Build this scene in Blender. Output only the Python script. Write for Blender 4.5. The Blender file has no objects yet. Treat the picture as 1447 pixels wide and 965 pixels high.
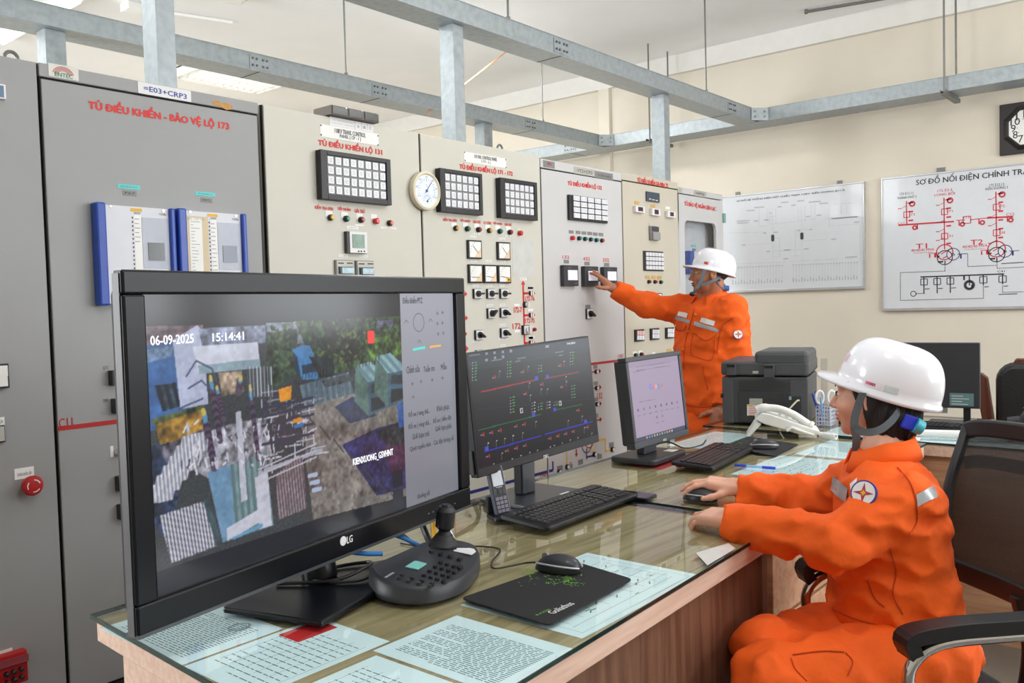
import bpy, math, random
import numpy as np
from mathutils import Matrix, Vector
random.seed(7); rng = np.random.default_rng(7)
scene = bpy.context.scene
COL = scene.collection

# ------------------------------------------------------------------ camera
ZC = 1.36                                  # camera height
CX, CY, F = 723.5, 482.5, 1227.03          # photograph 1447 x 965
YAW, PITCH, ROLL = 0.874752, 0.041847, -0.0269385
def _axes():
    cy, sy = math.cos(YAW), math.sin(YAW); cp, sp = math.cos(PITCH), math.sin(PITCH)
    f = np.array([sy*cp, cy*cp, -sp]); r = np.array([cy, -sy, 0.]); u = np.cross(r, f)
    cr, sr = math.cos(ROLL), math.sin(ROLL)
    return cr*r + sr*u, -sr*r + cr*u, f
RV, UV, FV = _axes()
CAM = np.array([0, 0, ZC])
cd = bpy.data.cameras.new('camera'); cam = bpy.data.objects.new('camera', cd); COL.objects.link(cam)
cd.sensor_width = 36.0; cd.lens = F/1447*36.0; cd.clip_start = 0.05; cd.clip_end = 60
m = Matrix.Identity(4)
for i in range(3):
    m[i][0] = RV[i]; m[i][1] = UV[i]; m[i][2] = -FV[i]; m[i][3] = CAM[i]
cam.matrix_world = m
scene.camera = cam

# ------------------------------------------------------------------ view, world, lights
scene.view_settings.view_transform = 'Standard'
try: scene.view_settings.look = 'None'
except Exception: pass
scene.view_settings.gamma = 1.0
scene.view_settings.use_curve_mapping = False
scene.view_settings.exposure = 0.0
w = bpy.data.worlds.new('world'); scene.world = w; w.use_nodes = True
w.node_tree.nodes['Background'].inputs[0].default_value = (0.9, 0.95, 1.0, 1)
w.node_tree.nodes['Background'].inputs[1].default_value = 1.0
def area(name, loc, target, sx, sy, power, col=(1, 1, 1)):
    l = bpy.data.lights.new(name, 'AREA'); l.shape = 'RECTANGLE'; l.size = sx; l.size_y = sy
    l.energy = power; l.color = col
    o = bpy.data.objects.new(name, l); COL.objects.link(o); o.location = loc
    d = Vector(target)-Vector(loc); o.rotation_euler = d.to_track_quat('-Z', 'Z').to_euler()
    return o
XW, YB, YF, XL, ZH = 7.3, 8.4, -3.6, -2.6, 3.63       # room: right wall, back, front, left, ceiling
DAY = (0.93, 0.97, 1.0)
# daylight through the windows behind and beside the photographer
for x in (3.3, 5.7): area('daylight', (x, YF+0.10, 1.95), (x, 0, 1.95), 1.5, 1.5, 78, DAY)
area('daylight', (XW-0.10, -2.65, 1.9), (0, -2.65, 1.9), 1.5, 1.7, 62, DAY)
area('daylight', (XL+0.10, 5.6, 2.1), (0, 5.6, 2.1), 3.0, 1.6, 360, DAY)  # unseen left window, added to brighten the rear ceiling and end wall
# ceiling luminaires (louvered fittings at the back and over the photographer), then unseen point lights added to brighten the ceiling
for x, y, p_ in ((1.4, -1.2, 18), (4.6, -1.2, 18), (4.72, 7.35, 50), (1.6, 5.6, 60), (5.2, 5.0, 60)):
    area('ceiling_lamp_light', (x, y, ZH-0.13), (x, y+1e-4, 0), 0.5, 1.1, p_, (1, .995, .985))
for x, y, p_ in ((1.2, 0.6, 28), (4.4, 0.6, 44)):
    l = bpy.data.lights.new('ceiling_fill_light', 'POINT'); l.energy = p_; l.shadow_soft_size = .16; l.color = (1, .995, .985)
    o = bpy.data.objects.new('ceiling_fill_light', l); COL.objects.link(o); o.location = (x, y, ZH-.5)

# ------------------------------------------------------------------ pixel helpers (points on real planes)
def ray(x, y): return (x-CX)/F*RV - (y-CY)/F*UV + FV
def D(x, y, d): return ray(x, y)*d + CAM                 # point at a depth
def onz(x, y, z):
    d = ray(x, y); return d*((z-ZC)/d[2]) + CAM
class Frame:
    def __init__(s, O, ex, ey):
        s.O = np.array(O, float); s.ex = np.array(ex, float); s.ey = np.array(ey, float)
        s.ex /= np.linalg.norm(s.ex); s.ey /= np.linalg.norm(s.ey); s.n = np.cross(s.ex, s.ey)
    def px(s, x, y):
        d = ray(x, y); t = ((s.O-CAM)@s.n)/(d@s.n); p = CAM + d*t - s.O
        return p@s.ex, p@s.ey
    def w(s, u, v, d=0.): return s.O + s.ex*u + s.ey*v + s.n*d
def zm(x0, y0, s): return lambda u, v: (x0+u/s, y0+v/s)

# ------------------------------------------------------------------ materials
def lin(c):
    c = np.array(c, float)/255.
    return tuple(np.where(c <= .04045, c/12.92, ((c+.055)/1.055)**2.4)) + (1.,)
MATS = {}
def M(name, rgb, rough=.5, metal=0., var=.06, scale=14., bump=0., bscale=None, coat=0., emit=0., spec=.5, alpha=1., stretch=None):
    if name in MATS: return MATS[name]
    mt = bpy.data.materials.new(name); mt.use_nodes = True; nt = mt.node_tree
    b = nt.nodes['Principled BSDF']; b.inputs['Roughness'].default_value = rough; b.inputs['Metallic'].default_value = metal
    b.inputs['Specular IOR Level'].default_value = spec; b.inputs['Coat Weight'].default_value = coat
    b.inputs['Coat Roughness'].default_value = .06
    c = lin(rgb)
    tc = nt.nodes.new('ShaderNodeTexCoord'); mp = nt.nodes.new('ShaderNodeMapping')
    nt.links.new(tc.outputs['Object'], mp.inputs[0])
    if stretch: mp.inputs['Scale'].default_value = stretch
    nz = nt.nodes.new('ShaderNodeTexNoise'); nz.inputs['Scale'].default_value = scale; nz.inputs['Detail'].default_value = 4
    nt.links.new(mp.outputs[0], nz.inputs[0])
    rp = nt.nodes.new('ShaderNodeValToRGB'); nt.links.new(nz.outputs[0], rp.inputs[0])
    rp.color_ramp.elements[0].position = .3; rp.color_ramp.elements[1].position = .7
    rp.color_ramp.elements[0].color = tuple(v*(1-var) for v in c[:3])+(1,)
    rp.color_ramp.elements[1].color = tuple(min(1, v*(1+var)) for v in c[:3])+(1,)
    nt.links.new(rp.outputs[0], b.inputs['Base Color'])
    if emit:
        nt.links.new(rp.outputs[0], b.inputs['Emission Color']); b.inputs['Emission Strength'].default_value = emit
    if bump:
        n2 = nt.nodes.new('ShaderNodeTexNoise'); n2.inputs['Scale'].default_value = bscale or scale; n2.inputs['Detail'].default_value = 5
        nt.links.new(mp.outputs[0], n2.inputs[0])
        bp = nt.nodes.new('ShaderNodeBump'); bp.inputs['Strength'].default_value = bump; bp.inputs['Distance'].default_value = .01
        nt.links.new(n2.outputs[0], bp.inputs['Height']); nt.links.new(bp.outputs[0], b.inputs['Normal'])
    MATS[name] = mt; return mt
def glass(name, tint=(1, 1, 1), ior=1.5, rough=.01, extra=0.):
    if name in MATS: return MATS[name]
    mt = bpy.data.materials.new(name); mt.use_nodes = True; nt = mt.node_tree; nt.nodes.clear()
    o = nt.nodes.new('ShaderNodeOutputMaterial'); mx = nt.nodes.new('ShaderNodeMixShader')
    fr = nt.nodes.new('ShaderNodeFresnel'); fr.inputs[0].default_value = ior
    t = nt.nodes.new('ShaderNodeBsdfTransparent'); t.inputs[0].default_value = tuple(tint)+(1,)
    g = nt.nodes.new('ShaderNodeBsdfGlossy'); g.inputs['Roughness'].default_value = rough
    ge = nt.nodes.new('ShaderNodeNewGeometry'); mu = nt.nodes.new('ShaderNodeMath'); mu.operation = 'SUBTRACT'; mu.use_clamp = True
    nt.links.new(fr.outputs[0], mu.inputs[0]); nt.links.new(ge.outputs['Backfacing'], mu.inputs[1])
    nt.links.new(mu.outputs[0], mx.inputs[0]); nt.links.new(t.outputs[0], mx.inputs[1]); nt.links.new(g.outputs[0], mx.inputs[2])
    nt.links.new(mx.outputs[0], o.inputs[0]); MATS[name] = mt; return mt
def wood(name, rgb, rgb2, axis=0, rough=.4, scale=9., coat=0.):
    if name in MATS: return MATS[name]
    mt = bpy.data.materials.new(name); mt.use_nodes = True; nt = mt.node_tree; b = nt.nodes['Principled BSDF']
    b.inputs['Roughness'].default_value = rough; b.inputs['Coat Weight'].default_value = coat
    tc = nt.nodes.new('ShaderNodeTexCoord'); mp = nt.nodes.new('ShaderNodeMapping'); nt.links.new(tc.outputs['Object'], mp.inputs[0])
    s = [5.]*3; s[axis] = .35; mp.inputs['Scale'].default_value = s
    nz = nt.nodes.new('ShaderNodeTexNoise'); nz.inputs['Scale'].default_value = scale; nz.inputs['Detail'].default_value = 8; nz.inputs['Distortion'].default_value = .6
    nt.links.new(mp.outputs[0], nz.inputs[0])
    rp = nt.nodes.new('ShaderNodeValToRGB'); nt.links.new(nz.outputs[0], rp.inputs[0])
    rp.color_ramp.elements[0].position = .35; rp.color_ramp.elements[1].position = .62
    rp.color_ramp.elements[0].color = lin(rgb2); rp.color_ramp.elements[1].color = lin(rgb)
    nt.links.new(rp.outputs[0], b.inputs['Base Color']); MATS[name] = mt; return mt
def vcol(name, emit, rough=.3, base=.03, coat=0., spec=.22):
    # a lit display: its picture comes from the mesh colour attribute
    mt = bpy.data.materials.new(name); mt.use_nodes = True; nt = mt.node_tree; b = nt.nodes['Principled BSDF']
    a = nt.nodes.new('ShaderNodeVertexColor'); a.layer_name = 'Col'
    b.inputs['Base Color'].default_value = (base, base, base*1.1, 1); b.inputs['Roughness'].default_value = rough
    nt.links.new(a.outputs[0], b.inputs['Emission Color']); b.inputs['Emission Strength'].default_value = emit
    b.inputs['Coat Weight'].default_value = coat; b.inputs['Specular IOR Level'].default_value = spec
    return mt

# ------------------------------------------------------------------ mesh building
ORG = {}
class MB:
    def __init__(s): s.v = []; s.f = []; s.m = []; s.cur = 0
    def add(s, vs, fs):
        b = len(s.v); s.v += [tuple(p) for p in vs]; s.f += [tuple(i+b for i in f) for f in fs]; s.m += [s.cur]*len(fs); return s
    def box(s, a, b):
        (x0, y0, z0), (x1, y1, z1) = a, b
        return s.add([(x0,y0,z0),(x1,y0,z0),(x1,y1,z0),(x0,y1,z0),(x0,y0,z1),(x1,y0,z1),(x1,y1,z1),(x0,y1,z1)],
                     [(0,3,2,1),(4,5,6,7),(0,1,5,4),(1,2,6,5),(2,3,7,6),(3,0,4,7)])
    def fbox(s, fr, u0, v0, u1, v1, d0, d1):
        if u0 > u1: u0, u1 = u1, u0
        if v0 > v1: v0, v1 = v1, v0
        if d0 > d1: d0, d1 = d1, d0
        P = [fr.w(u, v, d) for d in (d0, d1) for u, v in ((u0,v0),(u1,v0),(u1,v1),(u0,v1))]
        return s.add(P, [(0,3,2,1),(4,5,6,7),(0,1,5,4),(1,2,6,5),(2,3,7,6),(3,0,4,7)])
    def fquad(s, fr, pts, d=0.): return s.add([fr.w(u, v, d) for u, v in pts], [tuple(range(len(pts)))])
    def prism(s, fr, pts, d0, d1):
        n = len(pts); a = sum(pts[i][0]*pts[(i+1)%n][1]-pts[(i+1)%n][0]*pts[i][1] for i in range(n))
        if a < 0: pts = pts[::-1]
        P = [fr.w(u, v, d0) for u, v in pts]+[fr.w(u, v, d1) for u, v in pts]
        return s.add(P, [tuple(range(n))[::-1], tuple(range(n, 2*n))]+[(i, (i+1)%n, n+(i+1)%n, n+i) for i in range(n)])
    def cyl(s, p0, p1, r0, r1=None, seg=14, cap=True):
        r1 = r0 if r1 is None else r1
        p0 = np.array(p0, float); p1 = np.array(p1, float); a = p1-p0; a = a/np.linalg.norm(a)
        t = np.array([0, 0, 1.]) if abs(a[2]) < .9 else np.array([1., 0, 0])
        x = np.cross(t, a); x /= np.linalg.norm(x); y = np.cross(a, x)
        an = [2*math.pi*i/seg for i in range(seg)]
        P = [p0+r0*(math.cos(q)*x+math.sin(q)*y) for q in an]+[p1+r1*(math.cos(q)*x+math.sin(q)*y) for q in an]
        fs = [(i, (i+1)%seg, seg+(i+1)%seg, seg+i) for i in range(seg)]
        if cap: fs += [tuple(range(seg))[::-1], tuple(range(seg, 2*seg))]
        return s.add(P, fs)
    def tube(s, path, r, seg=8, closed=False):
        P = np.array(path, float); n = len(P); rr = r if hasattr(r, '__len__') else [r]*n
        T = np.gradient(P, axis=0) if not closed else np.roll(P, -1, 0)-np.roll(P, 1, 0)
        T /= np.linalg.norm(T, axis=1)[:, None]+1e-12
        ref = np.array([0, 0, 1.]) if abs(T[0][2]) < .9 else np.array([1., 0, 0])
        x = np.cross(ref, T[0]); x /= np.linalg.norm(x); V = []
        for i in range(n):
            x = x-T[i]*(x@T[i]); x /= np.linalg.norm(x)+1e-12; y = np.cross(T[i], x)
            V += [P[i]+rr[i]*(math.cos(2*math.pi*k/seg)*x+math.sin(2*math.pi*k/seg)*y) for k in range(seg)]
        fs = []; e = n if closed else n-1
        for i in range(e):
            j = (i+1)%n
            fs += [(i*seg+k, i*seg+(k+1)%seg, j*seg+(k+1)%seg, j*seg+k) for k in range(seg)]
        if not closed: fs += [tuple(range(seg))[::-1], tuple(range((n-1)*seg, n*seg))]
        return s.add(V, fs)
    def lathe(s, fr, u, v, prof, seg=28):        # prof: (radius, depth along fr.n)
        V = []; n = len(prof)
        for r, d in prof:
            V += [fr.w(u+r*math.cos(2*math.pi*k/seg), v+r*math.sin(2*math.pi*k/seg), d) for k in range(seg)]
        fs = [(i*seg+k, i*seg+(k+1)%seg, (i+1)*seg+(k+1)%seg, (i+1)*seg+k) for i in range(n-1) for k in range(seg)]
        fs += [tuple(range(seg))[::-1], tuple(range((n-1)*seg, n*seg))]
        return s.add(V, fs)
    def ribbon(s, path, wdir, width, thick):
        P = np.array(path, float); n = len(P); T = np.gradient(P, axis=0); T /= np.linalg.norm(T, axis=1)[:, None]
        W = np.array(wdir, float); W = np.tile(W, (n, 1)) if W.ndim == 1 else W
        V = []
        for i in range(n):
            ww = W[i]-T[i]*(W[i]@T[i]); ww /= np.linalg.norm(ww); nn = np.cross(T[i], ww)
            for a, b in ((-1,-1),(1,-1),(1,1),(-1,1)): V.append(P[i]+ww*a*width/2+nn*b*thick/2)
        fs = [(i*4+k, i*4+(k+1)%4, (i+1)*4+(k+1)%4, (i+1)*4+k) for i in range(n-1) for k in range(4)]
        fs += [(3,2,1,0), tuple(range((n-1)*4, n*4))]
        return s.add(V, fs)
    def sphere(s, c, r, nu=14, nv=9, sc=(1,1,1)):
        c = np.array(c, float); V = []
        for j in range(1, nv):
            t = math.pi*j/nv
            V += [c+r*np.array([sc[0]*math.sin(t)*math.cos(2*math.pi*i/nu), sc[1]*math.sin(t)*math.sin(2*math.pi*i/nu), sc[2]*math.cos(t)]) for i in range(nu)]
        V += [c+np.array([0,0,r*sc[2]]), c-np.array([0,0,r*sc[2]])]; T = len(V)-2
        fs = [(j*nu+i, (j+1)*nu+i, (j+1)*nu+(i+1)%nu, j*nu+(i+1)%nu) for j in range(nv-2) for i in range(nu)]
        fs += [(T, i, (i+1)%nu) for i in range(nu)]+[(T+1, (nv-2)*nu+(i+1)%nu, (nv-2)*nu+i) for i in range(nu)]
        return s.add(V, fs)

def obj(name, mb, mats, parent=None, smooth=False, bevel=0., kind=None, label=None, origin=None, angle=35):
    v, f, mi = (mb.v, mb.f, mb.m) if isinstance(mb, MB) else (mb[0], mb[1], None)
    v = np.array(v, float)
    if parent is not None: o0 = ORG[parent]
    elif origin is not None: o0 = np.array(origin, float)
    else: o0 = np.array([(v[:, 0].min()+v[:, 0].max())/2, (v[:, 1].min()+v[:, 1].max())/2, v[:, 2].min()])
    me = bpy.data.meshes.new(name); me.from_pydata((v-o0).tolist(), [], [tuple(int(i) for i in q) for q in f])
    mats = mats if isinstance(mats, (list, tuple)) else [mats]
    for mm in mats: me.materials.append(mm)
    if mi is not None and len(mats) > 1: me.polygons.foreach_set('material_index', mi)
    if smooth:
        me.polygons.foreach_set('use_smooth', [True]*len(me.polygons))
        if smooth != 'all':
            try: me.set_sharp_from_angle(angle=math.radians(angle))
            except Exception: pass
    me.update()
    o = bpy.data.objects.new(name, me); COL.objects.link(o); ORG[o] = o0
    if parent is not None: o.parent = parent
    else: o.location = o0
    if bevel:
        bm = o.modifiers.new('bevel', 'BEVEL'); bm.width = bevel; bm.segments = 2; bm.limit_method = 'ANGLE'; bm.angle_limit = math.radians(40)
    if kind: o['kind'] = kind
    if label: o['label'] = label
    return o
def tag(o, label, cat, group=None):
    o['label'] = label; o['category'] = cat
    if group: o['group'] = group
    return o
def thing(name, label, cat, loc, group=None):
    o = bpy.data.objects.new(name, None); COL.objects.link(o); o.location = tuple(float(x) for x in loc); o.empty_display_size = .05
    ORG[o] = np.array(loc, float); return tag(o, label, cat, group)
def struct(name, mb, mt, **k):
    o = obj(name, mb, mt, **k); o['kind'] = 'structure'; return o
def share(name, src, parent, off):
    # another piece using the same mesh, moved by off
    o = bpy.data.objects.new(name, src.data); COL.objects.link(o); o.parent = parent
    o.location = tuple(float(a) for a in off); ORG[o] = ORG[parent]+np.array(off); return o
TXT = {}
def text_geo(s, bold=0., shear=0.):
    k = (s, shear)
    if k not in TXT:
        def raw(q):
            cu = bpy.data.curves.new('t', 'FONT'); cu.body = q; cu.resolution_u = 2; cu.shear = shear
            o = bpy.data.objects.new('t', cu); me = bpy.data.meshes.new_from_object(o)
            v = np.empty(len(me.vertices)*3); me.vertices.foreach_get('co', v); v = v.reshape(-1, 3)[:, :2].copy()
            f = [tuple(p.vertices) for p in me.polygons]
            bpy.data.objects.remove(o); bpy.data.curves.remove(cu); bpy.data.meshes.remove(me); return v, f
        q = s.replace('\u0110', 'D').replace('\u0111', 'd').replace('\u01a0', 'O').replace('\u01af', 'U').replace('\u01a1', 'o').replace('\u01b0', 'u'); v, f = raw(q)
        for i, ch in enumerate(s):           # cross bars of the barred letters
            if ch in '\u0110\u0111':
                x1 = raw(q[:i+1])[0][:, 0].max(); g = raw(q[i])[0]; wg = g[:, 0].max()-g[:, 0].min(); hg = g[:, 1].max()
                x0 = x1-wg; b = len(v); t = hg*.06
                if ch == '\u0110': xa, xb, yc = x0-wg*.16, x0+wg*.46, hg*.5
                else: xa, xb, yc = x1-wg*.50, x1+wg*.16, hg*.86
                v = np.concatenate([v, [(xa, yc-t), (xb, yc-t), (xb, yc+t), (xa, yc+t)]]); f = f+[(b, b+1, b+2, b+3)]
            elif ch in '\u01a0\u01af\u01a1\u01b0':          # horn
                x1 = raw(q[:i+1])[0][:, 0].max(); g = raw(q[i])[0]; hg = g[:, 1].max(); b = len(v); wg = g[:, 0].max()-g[:, 0].min()
                v = np.concatenate([v, [(x1-wg*.14, hg*.80), (x1+wg*.10, hg*.90), (x1+wg*.12, hg*1.10), (x1+wg*.0, hg*1.06)]]); f = f+[(b, b+1, b+2, b+3)]
        v = (v-v.min(0))/(v.max(0)-v.min(0)+1e-9)
        TXT[k] = (v, f)
    return TXT[k]
def text_into(mb, fr, s, u0, v0, u1, v1, d=.0006, bold=0., shear=0., rot=0):
    # fit the string into the box (u0,v0)-(u1,v1)
    v, f = text_geo(s, bold, shear)
    if u0 > u1: u0, u1 = u1, u0
    if v0 > v1: v0, v1 = v1, v0
    if rot == 90: q = [(u1-b*(u1-u0), v0+a*(v1-v0)) for a, b in v]
    elif rot == 180: q = [(u1-a*(u1-u0), v1-b*(v1-v0)) for a, b in v]
    elif rot == 270: q = [(u0+b*(u1-u0), v1-a*(v1-v0)) for a, b in v]
    else: q = [(u0+a*(u1-u0), v0+b*(v1-v0)) for a, b in v]
    e = bold*min(abs(v1-v0), abs(u1-u0))*.75
    for k, (du, dv) in enumerate(((0, 0),) if not bold else ((-e, 0), (e, 0), (0, e*.6), (0, -e*.6))):
        mb.add([fr.w(a+du, b+dv, d+k*2e-5) for a, b in q], f)
def text3(mb, fr, s, TL, BL, BR, d=.0006, bold=0.):
    # three corners of the lettering in photo pixels: the line of text may be slightly tilted on its plane
    a, b, c = [np.array(fr.px(*p)) for p in (TL, BL, BR)]; ex = c-b; L = np.linalg.norm(ex); h = np.linalg.norm(a-b); ex = ex/L
    f2 = Frame(fr.w(*b), fr.ex*ex[0]+fr.ey*ex[1], fr.ey*ex[0]-fr.ex*ex[1]); text_into(mb, f2, s, 0, 0, L, h, d, bold)
def line(mb, fr, a, b, wd, d=.0006):
    a = np.array(a, float); b = np.array(b, float); t = b-a; t = t/(np.linalg.norm(t)+1e-9); n = np.array([-t[1], t[0]])*wd/2
    mb.fquad(fr, [a-n, b-n, b+n, a+n], d)
def rrect(u0, v0, u1, v1, r, n=5):
    out = []
    for cx, cy, a0 in ((u1-r, v1-r, 0), (u0+r, v1-r, 90), (u0+r, v0+r, 180), (u1-r, v0+r, 270)):
        out += [(cx+r*math.cos(math.radians(a0+90*i/n)), cy+r*math.sin(math.radians(a0+90*i/n))) for i in range(n+1)]
    return out
def spline(pts, n=12):
    # Catmull-Rom through the points
    P = [np.array(p, float) for p in pts]; P = [2*P[0]-P[1]]+P+[2*P[-1]-P[-2]]; out = []
    for i in range(1, len(P)-2):
        for k in range(n):
            t = k/n; a, b, c, d = P[i-1], P[i], P[i+1], P[i+2]
            out.append(.5*(2*b+(c-a)*t+(2*a-5*b+4*c-d)*t*t+(3*b-3*c+d-a)*t**3))
    out.append(P[-2]); return out
# ================================================================== the room
m_wall = M('cream_wall_paint', (224, 216, 201), .85, var=.03, scale=2.2, bump=.05, bscale=60)
m_ceil = M('white_ceiling_paint', (248, 248, 248), .9, var=.015, scale=3)
m_trim = M('white_trim_paint', (232, 230, 226), .7, var=.02)
m_floor = M('grey_floor_tile', (112, 106, 98), .3, var=.06, scale=6)
m_grout = M('grout', (95, 92, 88), .8)
m_galv = M('galvanised_steel', (156, 164, 168), .42, .35, var=.12, scale=26, bump=.1, bscale=40)
m_galvd = M('galvanised_rod', (120, 122, 120), .45, .6, var=.1)
m_black = M('black_gap', (14, 14, 14), .8)
struct('floor', MB().box((XL, YF, -.08), (XW, YB, -.0005)), m_grout)
fl = bpy.data.objects['floor']
first = None
for i in range(12):                        # floor tiles, 0.8 m
    for j in range(10):
        x0, y0 = XL+.05+i*.82, YF+.05+j*.82
        if first is None: first = obj('tile', MB().box((x0, y0, -.004), (x0+.81, y0+.81, 0)), m_floor, fl); p0 = (x0, y0)
        else: share('tile', first, fl, (x0-p0[0], y0-p0[1], 0))
struct('ceiling', MB().box((XL, YF, ZH), (XW, YB, ZH+.1)), m_ceil)
struct('wall_back', MB().box((XL, YB, 0), (XW, YB+.15, ZH)), m_wall)
# front and right walls with window openings
def wall_with_holes(name, fr, u0, u1, h, holes, th):
    mb = MB(); us = sorted({u0, u1, *[a for q in holes for a in (q[0], q[2])]})
    for a, b in zip(us[:-1], us[1:]):
        hs = [q for q in holes if q[0] <= a+1e-6 and q[2] >= b-1e-6]
        if hs:
            q = hs[0]; mb.fbox(fr, a, 0, b, q[1], -th, 0); mb.fbox(fr, a, q[3], b, h, -th, 0)
        else: mb.fbox(fr, a, 0, b, h, -th, 0)
    return struct(name, mb, m_wall)
FRW = Frame((XW, 0, 0), (0, -1, 0), (0, 0, 1))           # right (end) wall, u = -y, normal -x
FFW = Frame((0, YF, 0), (-1, 0, 0), (0, 0, 1))           # front wall, u = -x, normal +y
hr = [(1.90, 1.0, 3.40, 2.8)]
hf = [(-4.05, 1.2, -2.55, 2.7), (-6.45, 1.2, -4.95, 2.7)]
wall_with_holes('wall_right', FRW, -YB, -YF, ZH, hr, .15)
FLW = Frame((XL, 0, 0), (0, 1, 0), (0, 0, 1)); hl = [(4.1, 1.3, 7.1, 2.9)]  # opening for the added left window, out of view
wall_with_holes('wall_left', FLW, YF, YB, ZH, hl, .15)
wall_with_holes('wall_front', FFW, -XW, -XL, ZH, sorted(hf), .15)
m_wfr = M('white_window_frame', (225, 225, 222), .4)
m_pane = glass('window_glass')
k = 0
for fr, hs in ((FRW, hr), (FFW, hf), (FLW, hl)):
    for q in hs:
        k += 1; mb = MB(); u0, v0, u1, v1 = q; um = (u0+u1)/2
        for a in ((u0, v0, u0+.05, v1), (u1-.05, v0, u1, v1), (u0, v0, u1, v0+.05), (u0, v1-.05, u1, v1), (um-.025, v0, um+.025, v1)):
            mb.fbox(fr, *a, -.12, -.07)
        wo = struct('window_%d' % k, mb, m_wfr)
        for a in (u0+.05, um+.025): obj('pane', MB().fbox(fr, a, v0+.05, a+(u1-u0)/2-.075, v1-.05, -.1, -.094), m_pane, wo)
# white beam under the ceiling on the end wall, pilaster, skirting
struct('trim_1', MB().fbox(FRW, -YB, ZH-.17, -YF, ZH, 0, .05), m_trim)
struct('trim_2', MB().fbox(FRW, -4.86, 0, -4.74, ZH-.17, 0, .05), m_wall)
struct('baseboard_right', MB().fbox(FRW, -YB, 0, -YF, .12, 0, .015), m_trim)
struct('trim_3', MB().box((XL, YB-.05, ZH-.17), (XW-.05, YB, ZH)), m_trim)
# conduit along the ceiling edge of the end wall
t = thing('ceiling_conduit', 'thin grey conduit clipped along the ceiling edge above the wall boards', 'conduit', (XW-.6, 2.2, ZH-.02))
a, b = onz(1137, 17, ZH-.02), onz(1285, -8, ZH-.02)
obj('pipe', MB().cyl(a, b, .012), m_galvd, t, smooth=True)
obj('end_socket', MB().cyl(a, a+(b-a)*.03, .018), m_galvd, t, smooth=True)

# ------------------------------------------------------------------ cable trays
ZT = 2.797; HT = .1
def tray(name, label, axis, near, far, a, b, bolts):
    lo = (a, near, ZT) if axis == 0 else (near, a, ZT)
    t = thing(name, label, 'cable tray', lo, 'galvanised overhead cable trays')
    n, f = min(near, far), max(near, far)
    def bx(s0, s1, n0, n1, z0, z1):
        return MB().box((s0, n0, z0), (s1, n1, z1)) if axis == 0 else MB().box((n0, s0, z0), (n1, s1, z1))
    obj('tray_floor', bx(a, b, n, f, ZT, ZT+.003), m_galv, t)
    obj('side_wall', bx(a, b, n, n+.003, ZT+.003, ZT+HT), m_galv, t)
    obj('side_wall', bx(a, b, f-.003, f, ZT+.003, ZT+HT), m_galv, t)
    obj('cover', bx(a, b, n-.004, f+.004, ZT+HT, ZT+HT+.004), m_galv, t)
    for s in bolts:
        mb = bx(s-.07, s+.07, n-.004, n, ZT+.01, ZT+HT-.01)
        j = obj('joint_plate', mb, m_galv, t)
        mb = MB()
        for du in (-.05, -.022, .022, .05):
            for dz in (.03, .07):
                p = (s+du, n-.004, ZT+dz) if axis == 0 else (n-.004, s+du, ZT+dz)
                q = (s+du, n-.012, ZT+dz) if axis == 0 else (n-.012, s+du, ZT+dz)
                mb.cyl(p, q, .007, seg=6)
        obj('bolts', mb, m_galvd, j, kind='stuff')
        obj('seam', bx(s-.002, s+.002, n-.0005, f, ZT-.0015, ZT), m_black, j)
    return t
tray('cable_tray', 'long galvanised cable tray above the front edge of the cabinets', 0, 3.02, 3.20, .3, 6.792, (4.13, 6.35))
tray('cable_tray', 'galvanised cable tray running further back behind the cabinets', 0, 4.50, 4.70, -.5, 6.792, (3.1, 4.05, 5.7))
tray('cable_tray', 'galvanised cable tray running along the end wall above the whiteboards', 1, 6.80, 7.08, -1.6, 6.2, (1.0, 4.9))
# chamfered corner gussets where the trays meet
for i, (y, lab) in enumerate(((3.02, 'small bolted corner plate joining the front cable tray to the end wall tray'), (4.5, 'small bolted corner plate joining the rear cable tray to the end wall tray'))):
    g = thing('corner_plate', lab, 'bracket', (6.76, y-.06, ZT))
    fr = Frame((6.70, y, ZT), (1, -1, 0), (0, 0, 1))
    obj('plate', MB().fbox(fr, 0, .0, .14, HT, .004, .008), m_galv, g)
    mb = MB()
    for u in (.03, .11):
        for v in (.03, .07): mb.cyl(fr.w(u, v, .008), fr.w(u, v, .014), .008, seg=6)
    obj('bolts', mb, m_galvd, g, kind='stuff')
# support posts standing on the cabinet roofs / on the floor behind
def post(x, y, z0, z1, label, wd=.075):
    t = thing('support_post', label, 'post', (x, y, z0), 'galvanised tray posts')
    fr = Frame((x, y, 0), (1, 0, 0), (0, 0, 1))
    obj('channel', MB().fbox(fr, -wd/2, z0, wd/2, z1, -.05, .05), m_galv, t, bevel=.002)
    obj('foot_plate', MB().fbox(fr, -wd/2-.03, z0, wd/2+.03, z0+.006, -.07, .07), m_galv, t)
ZTOP = 2.178
for px, lab in ((241, 'galvanised post above the cabinet with the E03+CRP3 plate'), (652, 'galvanised post rising behind the 171-172 control cabinet'), (943, 'galvanised post rising from the beige transformer cabinet')):
    y = 3.11; d = ray(px, 200); x = d[0]/d[1]*3.06
    post(x, y, ZTOP, ZT, lab)
for px, lab in ((85, 'short galvanised post under the rear tray at the far left'), (690, 'short galvanised post under the rear tray beside the 171-172 post')):
    d = ray(px, 190); x = d[0]/d[1]*4.55
    post(x, 4.6, 0, ZT, lab, .1)
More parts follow.
